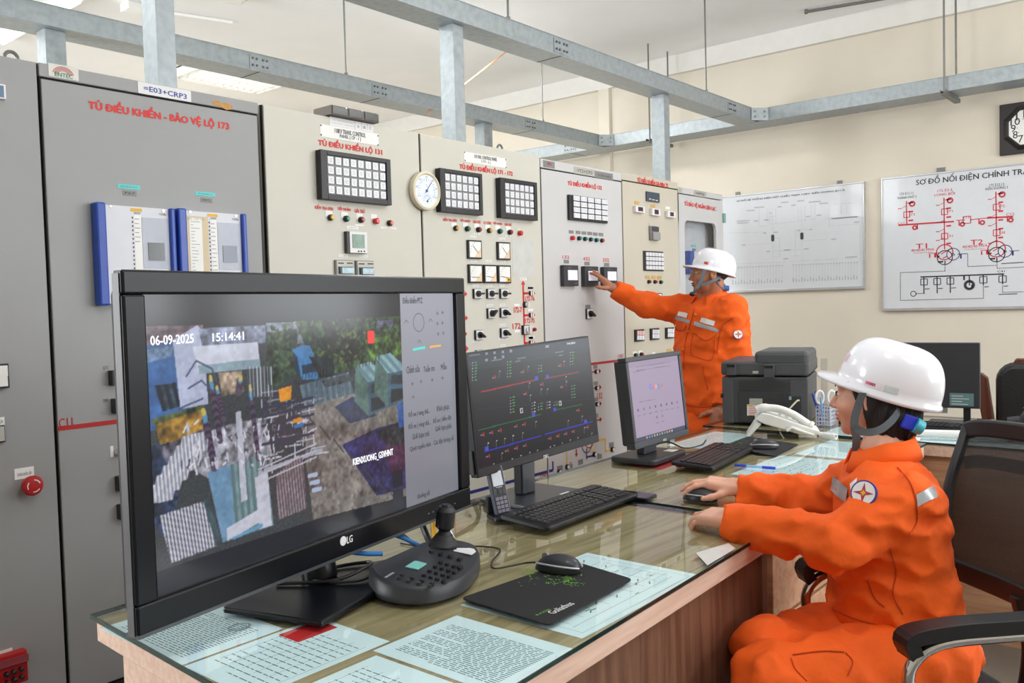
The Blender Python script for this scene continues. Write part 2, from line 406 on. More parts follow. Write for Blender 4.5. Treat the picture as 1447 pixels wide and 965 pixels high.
# hanger rods
for px, py, dy, lab in ((489, 100, 4.52, 'thin hanger rod over the alarm lamp box holding the rear tray'), (718, 25, 3.04, 'thin hanger rod holding the front tray near the 171-172 post'),
                        (767, 170, 4.52, 'thin hanger rod holding the rear tray between two posts'), (998, 130, 3.04, 'thin hanger rod holding the front tray near its corner'),
                        (640, 120, 4.68, 'thin hanger rod behind the 171-172 post')):
    d = ray(px, py); x = d[0]/d[1]*dy
    t = thing('hanger_rod', lab, 'rod', (x, dy, ZT+HT), 'tray hanger rods')
    obj('rod', MB().cyl((x, dy, ZT+HT), (x, dy, ZH), .006, seg=8), m_galvd, t, smooth=True)
    obj('nut', MB().cyl((x, dy, ZT+HT+.004), (x, dy, ZT+HT+.022), .013, seg=6), m_galvd, t)
for py_, px, lab in ((0, 1335, 'pair of hanger rods with a bracket under the end wall tray beside the clock'), (0, 918, 'pair of hanger rods with a bracket under the end wall tray above the transformer cabinet')):
    d = ray(px, 140); y = d[1]/d[0]*6.78
    t = thing('rod_hanger', lab, 'hanger', (6.78, y, ZT), 'end wall tray hangers')
    for x in (6.77, 7.11): obj('rod', MB().cyl((x, y, ZT-.03), (x, y, ZH), .007, seg=8), m_galvd, t, smooth=True)
    obj('bracket', MB().box((6.73, y-.02, ZT-.03), (7.15, y+.02, ZT-.026)).box((6.73, y-.02, ZT-.026), (7.15, y-.016, ZT-.001)).box((6.73, y+.016, ZT-.026), (7.15, y+.02, ZT-.001)), m_galvd, t)
# ------------------------------------------------------------------ ceiling luminaires
m_tube = M('lit_tube', (255, 252, 245), .5, emit=3.0, var=.0)
m_louv = M('white_louver', (238, 238, 235), .35, var=.02)
def louver(x, y, lab, lx=.9, ly=.45):
    t = thing('louver_light', lab, 'ceiling light', (x, y, ZH-.09), 'louvered ceiling lights')
    z0, z1 = ZH-.09, ZH-.001
    obj('housing', MB().box((x-lx/2, y-ly/2, z1-.01), (x+lx/2, y+ly/2, z1)).box((x-lx/2, y-ly/2, z0), (x+lx/2, y-ly/2+.012, z1)).box((x-lx/2, y+ly/2-.012, z0), (x+lx/2, y+ly/2, z1))
        .box((x-lx/2, y-ly/2, z0), (x-lx/2+.012, y+ly/2, z1)).box((x+lx/2-.012, y-ly/2, z0), (x+lx/2, y+ly/2, z1)), m_louv, t)
    for d in (-.12, 0, .12): obj('fluorescent_tube', MB().cyl((x-lx/2+.04, y+d, z1-.035), (x+lx/2-.04, y+d, z1-.035), .013, seg=10), m_tube, t, smooth=True)
    f = None
    for k in range(11):
        xx = x-lx/2+.07+k*(lx-.14)/10
        if f is None: f = obj('cross_blade', MB().box((xx-.004, y-ly/2+.013, z0+.005), (xx+.004, y+ly/2-.013, z0+.04)), m_louv, t); f0 = xx
        else: share('cross_blade', f, t, (xx-f0, 0, 0))
    for d in (-.07, .07): obj('long_blade', MB().box((x-lx/2+.012, y+d-.004, z0+.002), (x+lx/2-.012, y+d+.004, z0+.045)), m_louv, t)
louver(4.72, 7.35, 'lit louvered ceiling light seen behind the cabinet tops')
t = thing('tube_light', 'lit fluorescent batten on the ceiling at the far left', 'ceiling light', (2.83, 7.0, ZH-.09))
obj('batten', MB().box((2.78, 6.2, ZH-.05), (2.88, 7.6, ZH-.001)), m_louv, t)
obj('fluorescent_tube', MB().cyl((2.83, 6.22, ZH-.07), (2.83, 7.58, ZH-.07), .016), m_tube, t, smooth=True)
t = thing('junction_box', 'small white junction box with a conduit on the ceiling at upper left', 'junction box', (3.2, 6.2, ZH-.06))
obj('box', MB().box((3.14, 6.14, ZH-.06), (3.26, 6.26, ZH-.001)), m_louv, t, bevel=.006)
obj('conduit', MB().cyl((3.26, 6.2, ZH-.02), (3.9, 6.0, ZH-.02), .013), m_louv, t, smooth=True)
t = thing('ceiling_lamp', 'cream plastic ceiling lamp half hidden by the leftmost tall post', 'ceiling light', (3.5, 5.5, ZH-.08))
mb = MB(); fr = Frame((3.5, 5.5, ZH), (1, -.2, 0), (-.2, -1, 0))
mb.prism(fr, rrect(-.2, -.1, .2, .1, .04), .0, .03)
obj('base', mb, M('cream_plastic', (235, 222, 190), .5), t, bevel=.01)
obj('diffuser', MB().prism(fr, rrect(-.16, -.07, .16, .07, .05), .03, .07), m_louv, t, bevel=.02)
t = thing('ceiling_lamp', 'lit square ceiling lamp at the top edge above the front tray', 'ceiling light', (4.6, 4.2, ZH-.05))
p = onz(592, 0, ZH-.03); fr = Frame((p[0], p[1], ZH), (1, 0, 0), (0, -1, 0))
obj('base', MB().prism(fr, rrect(-.16, -.16, .16, .16, .02), 0, .03), m_louv, t)
obj('diffuser', MB().prism(fr, rrect(-.14, -.14, .14, .14, .03), .03, .05), m_tube, t)
d = ray(604, 160); a = CAM+d*(4.52/d[1]); b = onz(722, 68, ZH-.004)
tag(obj('orange_cord', MB().tube([a+(b-a)*k/6 for k in range(7)], .005, 6), M('orange_cord', (225, 150, 90), .6)), 'thin orange cord stretched from the rear tray up to the ceiling', 'cord')
# ================================================================== control cabinets (front plane y = YC)
YC = 2.95
FC = Frame((0, YC, 0), (1, 0, 0), (0, 0, 1))
m_cab1 = M('pebble_grey_paint', (153, 154, 155), .5, var=.02, scale=4, bump=.04, bscale=300)
m_cab2 = M('beige_grey_paint', (203, 201, 190), .5, var=.02, scale=4, bump=.04, bscale=300)
m_cab3 = M('light_grey_paint', (199, 199, 200), .5, var=.02, scale=4, bump=.04, bscale=300)
m_cab4 = M('warm_beige_paint', (198, 192, 176), .5, var=.02, scale=4, bump=.04, bscale=300)
m_red = M('red_vinyl', (204, 36, 30), .5, var=.05); m_dred = M('dark_red_paint', (176, 24, 28), .5)
m_blue = M('blue_vinyl', (38, 46, 122), .5); m_yel = M('yellow_vinyl', (226, 176, 40), .5)
m_white = M('white_label', (236, 236, 234), .5, var=.02); m_ink = M('black_ink', (40, 40, 44), .6)
m_blk = M('black_plastic', (30, 30, 33), .42, var=.1); m_dk = M('dark_grey_plastic', (62, 62, 66), .45)
m_gry = M('grey_plate', (128, 128, 128), .45); m_teal = M('teal_tape', (100, 205, 205), .55)
m_lgt = M('light_plastic', (226, 226, 228), .42, var=.02)
m_bgreen = M('green_cap', (22, 128, 100), .3, coat=.3); m_bred = M('red_cap', (206, 26, 36), .3, coat=.3)
m_bdr = M('dull_red_cap', (150, 40, 50), .3, coat=.3); m_bor = M('orange_red_cap', (206, 84, 62), .3, coat=.3)
m_by = M('yellow_cap', (214, 166, 40), .3, coat=.3); m_bteal = M('teal_cap', (20, 136, 128), .3, coat=.3)
m_tile = M('backlit_tile', (228, 230, 236), .35, var=.06, scale=30)
m_lcd = M('lcd_dark', (58, 60, 64), .18); m_lcdb = M('lcd_pale_blue', (150, 178, 190), .2, var=.25, scale=40)
m_alu = M('aluminium_plate', (188, 186, 180), .38, .4, var=.05)
m_wscr = M('white_touch_screen', (222, 220, 236), .3, emit=.35, var=.12, scale=60)
m_ochre = M('ochre_plate', (196, 164, 92), .5); m_chrome = M('chrome', (205, 207, 210), .14, 1., var=.02)

def cxz(p): return FC.px(*p)
def cbox(name, parent, p0, p1, mat, d0, d1, bevel=0., label=None):
    (u0, v0), (u1, v1) = cxz(p0), cxz(p1)
    return obj(name, MB().fbox(FC, u0, v0, u1, v1, d0, d1), mat, parent, bevel=bevel, label=label)
def ctext(parent, s, p0, p1, mat, d=.001, bold=0., name='lettering', rot=0):
    (u0, v0), (u1, v1) = cxz(p0), cxz(p1); mb = MB(); text_into(mb, FC, s, u0, v0, u1, v1, d, bold, rot=rot)
    return obj(name, mb, mat, parent)
def ctext3(parent, s, TL, BL, BR, mat, d=.001, bold=.0):
    mb = MB(); text3(mb, FC, s, TL, BL, BR, d, bold); return obj('lettering', mb, mat, parent)
def cabinet(name, label, x0, x1, ztop, mat, zdoor, header=True, dep=.8, side=.0):
    t = thing(name, label, 'cabinet', ((x0+x1)/2, YC+dep/2, 0))
    obj('carcass', MB().box((x0+.001, YC+.022, .1), (x1-.001, YC+dep, ztop)), mat, t)
    obj('plinth', MB().box((x0+.001, YC+.03, 0), (x1-.001, YC+dep, .1)), m_dk, t)
    g = .006
    obj('door_seal', MB().box((x0+.002, YC+.008, .1), (x1-.002, YC+.022, ztop-.002)), m_black, t)
    if zdoor < ztop:
        obj('header', MB().box((x0+.001, YC, zdoor+.007), (x1-.001, YC+.022, ztop)), mat, t, bevel=.003)
    dr = obj('door', MB().box((x0+g, YC, .11), (x1-g, YC+.02, min(zdoor, ztop-.002))), mat, t, bevel=.003)
    return t
def eyebolt(t, x):
    obj('eye_bolt', MB().tube([(x+.02*math.cos(a), YC+.12, ZTOP+.03+.02*math.sin(a)) for a in np.linspace(0, 2*math.pi, 17)[:-1]], .006, 8, True).cyl((x, YC+.12, ZTOP-.002), (x, YC+.12, ZTOP+.012), .012), m_galvd, t, smooth=True)
def annun(t, f0, f1, i0, i1, nx, ny, proud=.035, rim=True, gx=.14, gy=.12, pair=False):
    (u0, v0), (u1, v1) = cxz(f0), cxz(f1)
    a = obj('annunciator', MB().fbox(FC, u0, v0, u1, v1, 0, proud-.012), m_blk, t, bevel=.003)
    (a0, b0), (a1, b1) = cxz(i0), cxz(i1); a0, a1 = min(a0, a1), max(a0, a1); b0, b1 = min(b0, b1), max(b0, b1)
    if rim:
        mb = MB()
        for q in ((u0, v1, a0, v0), (a1, v1, u1, v0), (a0, v1, a1, b0), (a0, b1, a1, v0)): mb.fbox(FC, *q, proud-.012, proud)
        obj('bezel', mb, m_blk, a, bevel=.002)
        obj('back_grid', MB().fbox(FC, a0, b0, a1, b1, proud-.012, proud-.010), m_gry, a)
    dx, dz = (a1-a0)/nx, (b1-b0)/ny; f = None
    for j in range(ny):
        for i in range(nx):
            cx = a0+(i+.5)*dx; cz = b0+(j+.5)*dz
            if pair: cx += (.08 if i % 2 == 0 else -.08)*dx
            if f is None:
                f = obj('indicator_tile', MB().fbox(FC, cx-dx*(.5-gx), cz-dz*(.5-gy), cx+dx*(.5-gx), cz+dz*(.5-gy), proud-.010, proud-.004), m_tile, a); c0 = (cx, cz)
            else: share('indicator_tile', f, a, (cx-c0[0], 0, cz-c0[1]))
    mb = MB()                                # faint print on the tiles
    for j in range(ny):
        for i in range(nx):
            for k in range(3):
                cx = a0+(i+.5)*dx; cz = b0+(j+.5)*dz+(k-1)*dz*.16; wd = dx*(.12+.1*random.random())
                if pair: cx += (.08 if i % 2 == 0 else -.08)*dx
                line(mb, FC, (cx-wd, cz), (cx+wd, cz), dz*.04, proud-.0035)
    obj('tile_print', mb, M('faint_print', (170, 172, 178), .6), a, kind='stuff')
    return a
def button(t, p, cap, r=.0135, bezel=True):
    u, v = cxz(p)
    b = obj('push_button', MB().lathe(FC, u, v, [(r, 0), (r, .012), (r*.86, .016)] if bezel else [(r, 0), (r, .018), (r*.7, .022)], 18), m_blk if bezel else cap, t, smooth=True)
    if bezel: obj('button_cap', MB().lathe(FC, u, v, [(r*.74, .014), (r*.74, .021), (r*.55, .0235)], 16), cap, b, smooth=True)
    return b
def label(t, p0, p1, mat=None, txt=None, ink=None, d=.0015):
    o = cbox('label_plate', t, p0, p1, mat or m_white, 0, d)
    if txt:
        (u0, v0), (u1, v1) = cxz(p0), cxz(p1); mb = MB(); h = abs(v1-v0); v1 = min(v0, v1)
        text_into(mb, FC, txt, u0+(u1-u0)*.14, v1+h*.28, u1-(u1-u0)*.14, v1+h*.72, d+.0004)
        obj('lettering', mb, ink or m_ink, o)
    return o
def switch(t, p0, p1, ang, kind='black'):
    o = cbox('selector_switch', t, p0, p1, m_blk, 0, .012, .001)
    (u0, v0), (u1, v1) = cxz(p0), cxz(p1); v0, v1 = min(v0, v1), max(v0, v1); w_ = (u1-u0)
    obj('face_plate', MB().fbox(FC, u0+w_*.04, v0+w_*.04, u1-w_*.04, v1-w_*.04, .012, .0135), m_lgt, o)
    cu, cv = (u0+u1)/2, (v0+v1)/2; r = min(w_, v1-v0)*.33
    mk = m_blk if kind == 'black' else m_lgt
    k = obj('knob', MB().lathe(FC, cu, cv, [(r, .0135), (r*.95, .022)], 20), mk, o, smooth=True)
    fr = Frame(FC.w(cu, cv), (math.cos(ang), 0, math.sin(ang)), (-math.sin(ang), 0, math.cos(ang)))
    obj('grip', MB().fbox(fr, -r*1.25, -r*.28, r*1.25, r*.28, .020, .042), mk, o, bevel=.002)
def meter(t, p0, p1, ang, tan=True):
    o = cbox('panel_meter', t, p0, p1, m_blk, 0, .014, .002)
    (u0, v0), (u1, v1) = cxz(p0), cxz(p1); v0, v1 = min(v0, v1), max(v0, v1); w_ = u1-u0; h = v1-v0; b = .08*w_
    obj('dial', MB().fbox(FC, u0+b, v0+b, u1-b, v1-b, .014, .0145), m_white, o)
    mb = MB(); mb.fquad(FC, [(u1-b, v0+b), (u1-b, v0+h*.62), (u0+w_*.42, v0+b)] if tan else [(u1-b, v0+b), (u1-b, v0+h*.33), (u0+w_*.6, v0+h*.33), (u0+w_*.6, v0+b)], .0149)
    obj('dial_corner', mb, M('tan_dial', (228, 200, 168), .5) if tan else m_yel, o)
    c = (u0+w_*.72, v0+h*.3); L = w_*.55
    mb = MB(); line(mb, FC, c, (c[0]-L*math.cos(ang), c[1]+L*math.sin(ang)), w_*.03, .0155)
    for k in range(7):
        a = math.radians(5+k*14); q = np.array([-math.cos(a), math.sin(a)])
        line(mb, FC, np.array(c)+q*L*1.05, np.array(c)+q*L*1.15, w_*.02, .0153)
    if not tan: mb.lathe(FC, u1-w_*.22, v0+h*.2, [(w_*.05, .0155), (w_*.05, .018)], 10)
    obj('needle_and_scale', mb, m_ink, o)
def arrowhead(mb, p, d=(1, 0), s=.012, dd=.0015):
    p = np.array(p, float); d = np.array(d, float); n = np.array([-d[1], d[0]])
    mb.fquad(FC, [p+d*s, p-n*s*.8, p+n*s*.8][::1], dd)
def strip(t, p0, p1, wd, mat, name='mimic_line', d=.0012):
    a, b = cxz(p0), cxz(p1); mb = MB(); line(mb, FC, a, b, wd, d); return obj(name, mb, mat, t)
# ---- boundaries measured on the cabinet plane
X0, X1, X2, X3, X4, X5, X6, X7 = .42, 1.204, 2.036, 2.894, 3.815, 4.640, 5.350, 6.03
J = zm(0, 60, 6.029); K = zm(220, 100, 6.029); L_ = zm(420, 140, 6.029); N_ = zm(640, 180, 6.029); H_ = zm(860, 220, 6.029)
Z2 = zm(360, 120, 3.2167); G_ = zm(760, 200, 3.0167); A_ = zm(120, 250, 6.029); B_ = zm(430, 280, 8.039); C_ = zm(620, 300, 8.04)
D_ = zm(640, 400, 9.647); E_ = zm(780, 260, 9.65); I_ = zm(880, 330, 5.08); Q_ = zm(640, 500, 4.3875); R6 = zm(0, 560, 8.039); S_ = zm(0, 480, 4.022); U_ = zm(0, 860, 9.19)
zbus = 1.36-.123*YC

# ---- leftmost cabinet
t = cabinet('control_cabinet', 'grey cabinet at the left edge with a red emergency stop button', X0, X1, ZTOP, m_cab1, ZTOP)
eyebolt(t, 1.17)
o = cbox('display_window', t, J(-60, 350), J(42, 492), m_lgt, 0, .012, .002); cbox('screen', o, J(-50, 365), J(22, 475), M('blue_grey_lcd', (96, 120, 150), .25), .012, .013)
o = cbox('annunciator', t, S_(-60, 140), S_(46, 272), m_blk, 0, .015, .002)
for a in ((-50, 150, 34, 205), (-50, 210, 34, 262)): cbox('indicator_tile', o, S_(*a[:2]), S_(*a[2:]), m_white, .015, .017)
label(t, S_(-40, 445), S_(26, 485), txt='SCADA'); o = cbox('key_switch', t, S_(-40, 490), S_(26, 580), m_blk, 0, .01, .002); cbox('face_plate', o, S_(-36, 496), S_(20, 572), m_alu, .01, .012)
label(t, S_(80, 735), S_(194, 780), txt='DỪNG KHẨN CẤP')
u, v = cxz(S_(160, 822))
o = obj('emergency_button', MB().lathe(FC, u, v, [(.016, 0), (.016, .02), (.030, .024), (.032, .036), (.027, .044), (.012, .047)], 26), m_dred, t, smooth=True)
mb = MB()
for a0 in (20, 140, 260):
    for k in range(6):
        a = math.radians(a0+k*11); b = math.radians(a0+(k+1)*11)
        line(mb, FC, (u+.019*math.cos(a), v+.019*math.sin(a)), (u+.019*math.cos(b), v+.019*math.sin(b)), .003, .0465)
obj('arrow_marks', mb, m_white, o)
label(t, U_(-100, 580), U_(168, 700), txt='ĐẦU NỐI')
o = cbox('test_terminal_block', t, U_(-150, 630), U_(325, 900), m_dred, 0, .03, .004)
for x, y in ((120, 780), (215, 745), (30, 815), (130, 880), (225, 845), (35, 925)):
    u, v = cxz(U_(x, y)); obj('terminal_screw', MB().lathe(FC, u, v, [(.007, .03), (.007, .045), (.004, .048)], 12), m_blk, o, smooth=True)
obj('cover_rail', MB().fbox(FC, *cxz(U_(-150, 690)), *cxz(U_(315, 640)), .03, .036), M('clear_red', (150, 70, 78), .2), o)

# ---- E03+CRP3 protection cabinet
zd = cxz((215, 138))[1]
t = cabinet('protection_cabinet', 'grey protection cabinet marked E03+CRP3 with two blue-edged relays', X1, X2-.018, ZTOP, m_cab1, zd)
o = label(t, J(408, 172), J(670, 330), m_alu)
u, v = cxz(J(538, 285)); mb = MB()
for r in (.016, .020, .024, .028):
    pts = [(u+r*math.cos(a)*1.2, v+r*math.sin(a)) for a in np.linspace(.2, math.pi-.2, 12)]
    for a, b in zip(pts[:-1], pts[1:]): line(mb, FC, a, b, .0022, .002)
obj('arc_emblem', mb, m_dred, o)
ctext3(o, 'ENTEC', J(465, 248), J(466, 284), J(617, 314), M('green_ink', (30, 120, 80), .5), .002, .05)
o = label(t, J(1172, 330), K(302, 268), m_lgt); ctext3(o, '=E03+CRP3', J(1222, 366), J(1224, 410), K(262, 244), M('navy_ink', (28, 58, 150), .5), .002, .05)
mb = MB(); u, v = cxz(K(560, 295))
mb.fquad(FC, [(u-.042, v+.012), (u-.02, v+.016), (u+.0, v+.008), (u+.02, v+.013), (u+.046, v+.006), (u+.046, v-.008), (u+.02, v-.014), (u-.004, v-.006), (u-.03, v-.004)], .0008)
obj('torn_sticker', mb, M('torn_tape', (196, 148, 90), .8, var=.2, scale=80), t)
ctext3(t, 'TỦ ĐIỀU KHIỂN - BẢO VỆ LỘ 173', J(752, 466), J(757, 580), K(624, 517), m_red, .001, .075)
# the two relays
m_rblue = M('relay_blue', (34, 72, 168), .4, coat=.1); m_rl = M('relay_panel', (214, 216, 224), .45, var=.02); m_rg = M('relay_recess', (184, 190, 204), .5)
for k, (x0, y0, xr, sc, lab, tagname) in enumerate(((42, 220, 715, 1.0, 'relay with an uncovered left panel', 'F67'), (740, 272, 1322, .865, 'relay with brown taped notes on its left panel', 'F87L'))):
    # vertical extent continues below the television edge
    (u0, v1), (u1, _) = cxz(A_(x0, y0)), cxz(A_(xr, y0+45)); v0 = v1-.345
    o = obj('protection_relay', MB().fbox(FC, u0+.01, v0+.006, u1-.006, v1-.006, 0, .03), m_rl, t, bevel=.002, label=lab)
    bw = (u1-u0)*.118; bw2 = (u1-u0)*.07
    obj('blue_edge', MB().fbox(FC, u0, v0, u0+bw, v1, 0, .045), m_rblue, o, bevel=.006)
    obj('blue_edge', MB().fbox(FC, u1-bw2, v0, u1, v1-.004, 0, .045), m_rblue, o, bevel=.006)
    W = u1-u0; Hh = v1-v0
    def q(a, b): return u0+a*W, v1-b*Hh
    def rb(nm, a, b, c, d, mt, h0=.03, h1=.032): return obj(nm, MB().fbox(FC, *q(a, b), *q(c, d), h0, h1), mt, o)
    rb('display_recess', .575, .12, .915, .63, m_rg); rb('screen', .64, .37, .855, .55, m_lcd if k == 0 else M('lcd_blue', (70, 76, 98), .2), .032, .034)
    rb('led_strip', .475, .1, .57, .78, m_white, .03, .0308)
    mb = MB()
    for i in range(16): mb.fbox(FC, *q(.452, .12+i*.042), *q(.464, .138+i*.042), .03, .032)
    obj('led_row', mb, m_dk, o)
    mb = MB()
    for i in range(14 if k else 6): line(mb, FC, q(.482, .14+i*.045), q(.482+.05+.03*random.random(), .14+i*.045), .0022, .0312)
    obj('led_print', mb, m_gry, o)
    rb('yellow_tag', .44, .035, .585, .065, m_yel, .03, .031)
    rb('start_key', .615, .685, .665, .74, M('key_green', (20, 140, 90), .5), .03, .034)
    s = rb('stop_key', .612, .835, .668, .9, M('key_red', (206, 52, 56), .5), .03, .034)
    for a, b in ((.835, .68), (.78, .72), (.895, .715), (.84, .765), (.51, .86), (.685, .76), (.69, .855), (.755, .855), (.89, .845)):
        rb('key', a-.026, b-.026, a+.026, b+.026, m_lgt, .03, .0335)
    rb('label_strip', .45, .92, .93, .98, m_white, .03, .0308)
    mb = MB(); text_into(mb, FC, 'TOSHIBA', *q(.8, .088), *q(.9, .066), .0306); text_into(mb, FC, 'GRZ200' if k else 'GRE200', *q(.48, .09), *q(.56, .072), .0306); obj('lettering', mb, m_ink, o)
    for a, b in ((.19, .03), (.86, .04)): obj('screw', MB().lathe(FC, *q(a, b), [(.005, .03), (.004, .033)], 10), m_chrome, o)
    if k == 1:
        rb('note_tape', .1, .07, .44, .93, M('brown_tape', (205, 186, 150), .4), .03, .0312); rb('note_paper', .17, .09, .35, .92, m_white, .0312, .0316)
        mb = MB()
        for i in range(22): line(mb, FC, q(.19, .13+i*.034), q(.22+.11*random.random(), .13+i*.034), .0016, .032)
        text_into(mb, FC, 'F21 - LỘ 173', *q(.15, .115), *q(.38, .085), .0322); obj('note_lines', mb, m_gry, o)
for a, b, tx, tp in (((275, 58), (470, 112), 'BẢO VỆ SO LỆCH', ''), ((938, 122), (1110, 170), 'BẢO VỆ KHOẢNG CÁCH', '')): label(t, A_(*a), A_(*b), m_teal, tx, M('tape_ink', (40, 110, 120), .6))
label(t, A_(323, 112), A_(440, 165), m_gry, 'F67'); label(t, A_(985, 175), A_(1085, 222), m_gry, 'F87L')
# bus line and switches below
u0, _ = cxz((82, 607))
obj('mimic_line', MB().fbox(FC, u0, zbus-.0075, X2-.026, zbus+.0075, 0, .0015), m_dred, t)
ctext(t, 'C11', R6(665, 255), R6(825, 340), m_dred, .001, .02)
for a, b in (((612, 175), (660, 255)), ((628, 335), (680, 413)), ((650, 775), (700, 850)), ((660, 935), (710, 1010))): cbox('selector_switch', t, S_(*a), S_(*b), m_blk, 0, .03, .002)
label(t, S_(625, 605), S_(645, 665)); u, v = cxz(S_(668, 640)); obj('key_lock', MB().lathe(FC, u, v, [(.012, 0), (.012, .012), (.008, .02)], 16), m_chrome, t, smooth=True)
ctext(t, 'SLTC', S_(583, 152), S_(618, 168), m_ink); ctext(t, 'OFF', S_(583, 338), S_(614, 354), m_ink)

# ---- CP-1 transformer control cabinet
t = cabinet('control_cabinet', 'beige control cabinet titled 131 carrying one wide annunciator', X2, X3, ZTOP, m_cab2, ZTOP)
o = label(t, L_(192, 210), L_(693, 398), m_white)
ctext3(o, '110KV TRANS. CONTROL', L_(316, 248), L_(318, 287), L_(580, 330), m_ink, .002, .04); ctext3(o, 'PANEL ( CP - 1 )', L_(360, 300), L_(362, 337), L_(540, 364), m_ink, .002, .04)
for p in ((200, 223), (203, 305), (686, 313), (687, 392)): u, v = cxz(L_(*p)); obj('screw', MB().lathe(FC, u, v, [(.004, .0015), (.003, .003)], 8), m_dk, o)
o = label(t, L_(275, 147), L_(648, 288), m_lgt, d=.001)
ctext(o, 'TÍN HIỆU CẢNH BÁO', L_(298, 170), L_(478, 215), m_gry, .0015); ctext(o, 'CHẠM ĐẤT CUỘN 35KV', L_(288, 193), L_(484, 240), m_gry, .0015)
for s, x in (('A', 508), ('B', 562), ('C', 612)): ctext(o, s, L_(x, 222+(x-508)*.15), L_(x+20, 246+(x-508)*.15), m_ink, .0015)
mb = MB()
for x in (487, 545, 594): u, v = cxz(L_(x, 190)); u2, v2 = cxz(L_(x+5, 262)); line(mb, FC, (u, v), (u, v2), .0015, .0014)
obj('grid_line', mb, m_gry, o)
# alarm lamp box on the roof edge
(u0, v1), (u1, v0) = cxz(L_(250, 48)), cxz(L_(658, 195))
v0 = ZTOP+.002; v1 = v0+.040
o = obj('alarm_lamp_box', MB().fbox(FC, u0, v0, u1, v1, -.09, .03), M('brown_metal', (96, 86, 76), .5), t, bevel=.002)
for i in range(3):
    a = u0+(u1-u0)*(i/3)+.006; b = u0+(u1-u0)*((i+1)/3)-.006
    obj('dark_window', MB().fbox(FC, a, v0+.005, b, v1-.005, .03, .033), M('smoked_lens', (44, 50, 48), .25), o)
    obj('screw', MB().lathe(FC, b-.004, v1-.004, [(.003, .03), (.002, .034)], 8), m_chrome, o)
ctext3(t, 'TỦ ĐIỀU KHIỂN LỘ 131', L_(172, 322), L_(180, 404), L_(722, 486), m_red, .001, .075)
annun(t, L_(152, 435), L_(763, 912), L_(210, 482), L_(726, 866), 8, 4)
for s, a, b, c in (('KIỂM TRA ĐÈN', (118, 66), (120, 120), (325, 140)), ('TIẾP NHẬN', (375, 86), (377, 142), (524, 156)), ('GIẢI TRỪ', (566, 110), (568, 162), (686, 172))): ctext3(t, s, B_(*a), B_(*b), B_(*c), m_red, .001, .06)
for a, b, tx in (((238, 140), (318, 215), 'LAMP TEST'), ((414, 155), (494, 230), 'ACCEPT'), ((588, 172), (660, 245), 'RESET'), ((755, 180), (824, 240), 'CHUÔNG')): label(t, B_(*a), B_(*b), txt=None)
for p, c, bz in (((290, 222), m_by, 1), ((467, 235), m_bgreen, 1), ((636, 247), m_bdr, 1), ((803, 262), m_bred, 0), ((962, 285), m_bor, 1)): button(t, B_(*p), c, .0135, bz)
label(t, B_(575, 292), B_(675, 320)); label(t, B_(865, 322), B_(1045, 358), m_white, 'CÒI-CHUÔNG SỰ CỐ', m_red); label(t, B_(482, 315), B_(612, 356), m_white, 'P-MÉT PTZ'); label(t, B_(386, 640), B_(494, 672), txt='ĐO LƯỜNG'); label(t, B_(620, 645), B_(716, 675), txt='U, I, P, Q')
o = cbox('digital_meter', t, B_(448, 378), B_(682, 634), m_dk, 0, .02, .002); cbox('front', o, B_(474, 380), B_(680, 632), m_lgt, .02, .024, .002); cbox('screen', o, B_(503, 412), B_(645, 574), M('green_lcd', (96, 134, 108), .2, var=.35, scale=18), .024, .026)
for x in (575, 607, 641): u, v = cxz(B_(x, 607)); obj('key', MB().lathe(FC, u, v, [(.004, .024), (.003, .027)], 10), m_dk, o)
for a, b in (((335, 700), (550, 905)), ((570, 708), (778, 912))):
    o = cbox('power_meter', t, B_(*a), B_(*b), m_gry, 0, .012, .002)
    cbox('front', o, B_(a[0]+12, a[1]+10), B_(b[0]-6, b[1]-4), M('warm_grey_plastic', (190, 188, 178), .45), .012, .014)
    cbox('bezel', o, B_(a[0]+28, a[1]+78), B_(b[0]-16, a[1]+165), m_dk, .014, .017)
    cbox('screen', o, B_(a[0]+45, a[1]+90), B_(b[0]-30, a[1]+160), m_lcdb, .017, .03)
    for x in (25, 125): cbox('vent', o, B_(a[0]+x, a[1]+32), B_(a[0]+x+65, a[1]+48), m_dk, .014, .015)
obj('mimic_line', MB().fbox(FC, X2+.01, zbus-.0075, X3-.008, zbus+.0075, 0, .0015), m_dred, t)
obj('mimic_line', MB().fbox(FC, X2+.01, .42, X3-.008, .435, 0, .0015), m_blue, t)
obj('mimic_line', MB().fbox(FC, X2+.45, .43, X2+.465, zbus, 0, .0015), m_dred, t)
ctext(t, '131-1', zm(120, 720, 2.894)(1070, 190), zm(120, 720, 2.894)(1128, 212), m_dred)
for z in (.82, .62): obj('indicator_ring', MB().lathe(FC, X2+.457, z, [(.02, 0), (.02, .02), (.013, .02), (.013, .012)], 20), m_lgt, t, smooth=True)

# ---- CP-2 line control cabinet
t = cabinet('control_cabinet', 'beige control cabinet titled 171 - 172 with two annunciators and dial meters', X3, X4, ZTOP, m_cab2, ZTOP)
eyebolt(t, X4-.2); CP2 = t
o = label(t, N_(92, 205), N_(452, 348), m_white)
ctext3(o, '110 OHL CONTROL PANEL', N_(180, 230), N_(181, 261), N_(375, 291), m_ink, .002, .04); ctext3(o, '( CP - 2 )', N_(240, 275), N_(241, 302), N_(318, 318), m_ink, .002, .04)
for p in ((98, 212), (102, 282), (448, 275), (450, 342)): u, v = cxz(N_(*p)); obj('screw', MB().lathe(FC, u, v, [(.004, .0015), (.003, .003)], 8), m_dk, o)
ctext3(t, 'TỦ ĐIỀU KHIỂN LỘ 171 - 172', N_(52, 292), N_(57, 362), N_(508, 423), m_red, .001, .075)
annun(t, Z2(818, 380), Z2(1016, 596), Z2(841, 401), Z2(1002, 573), 6, 4)
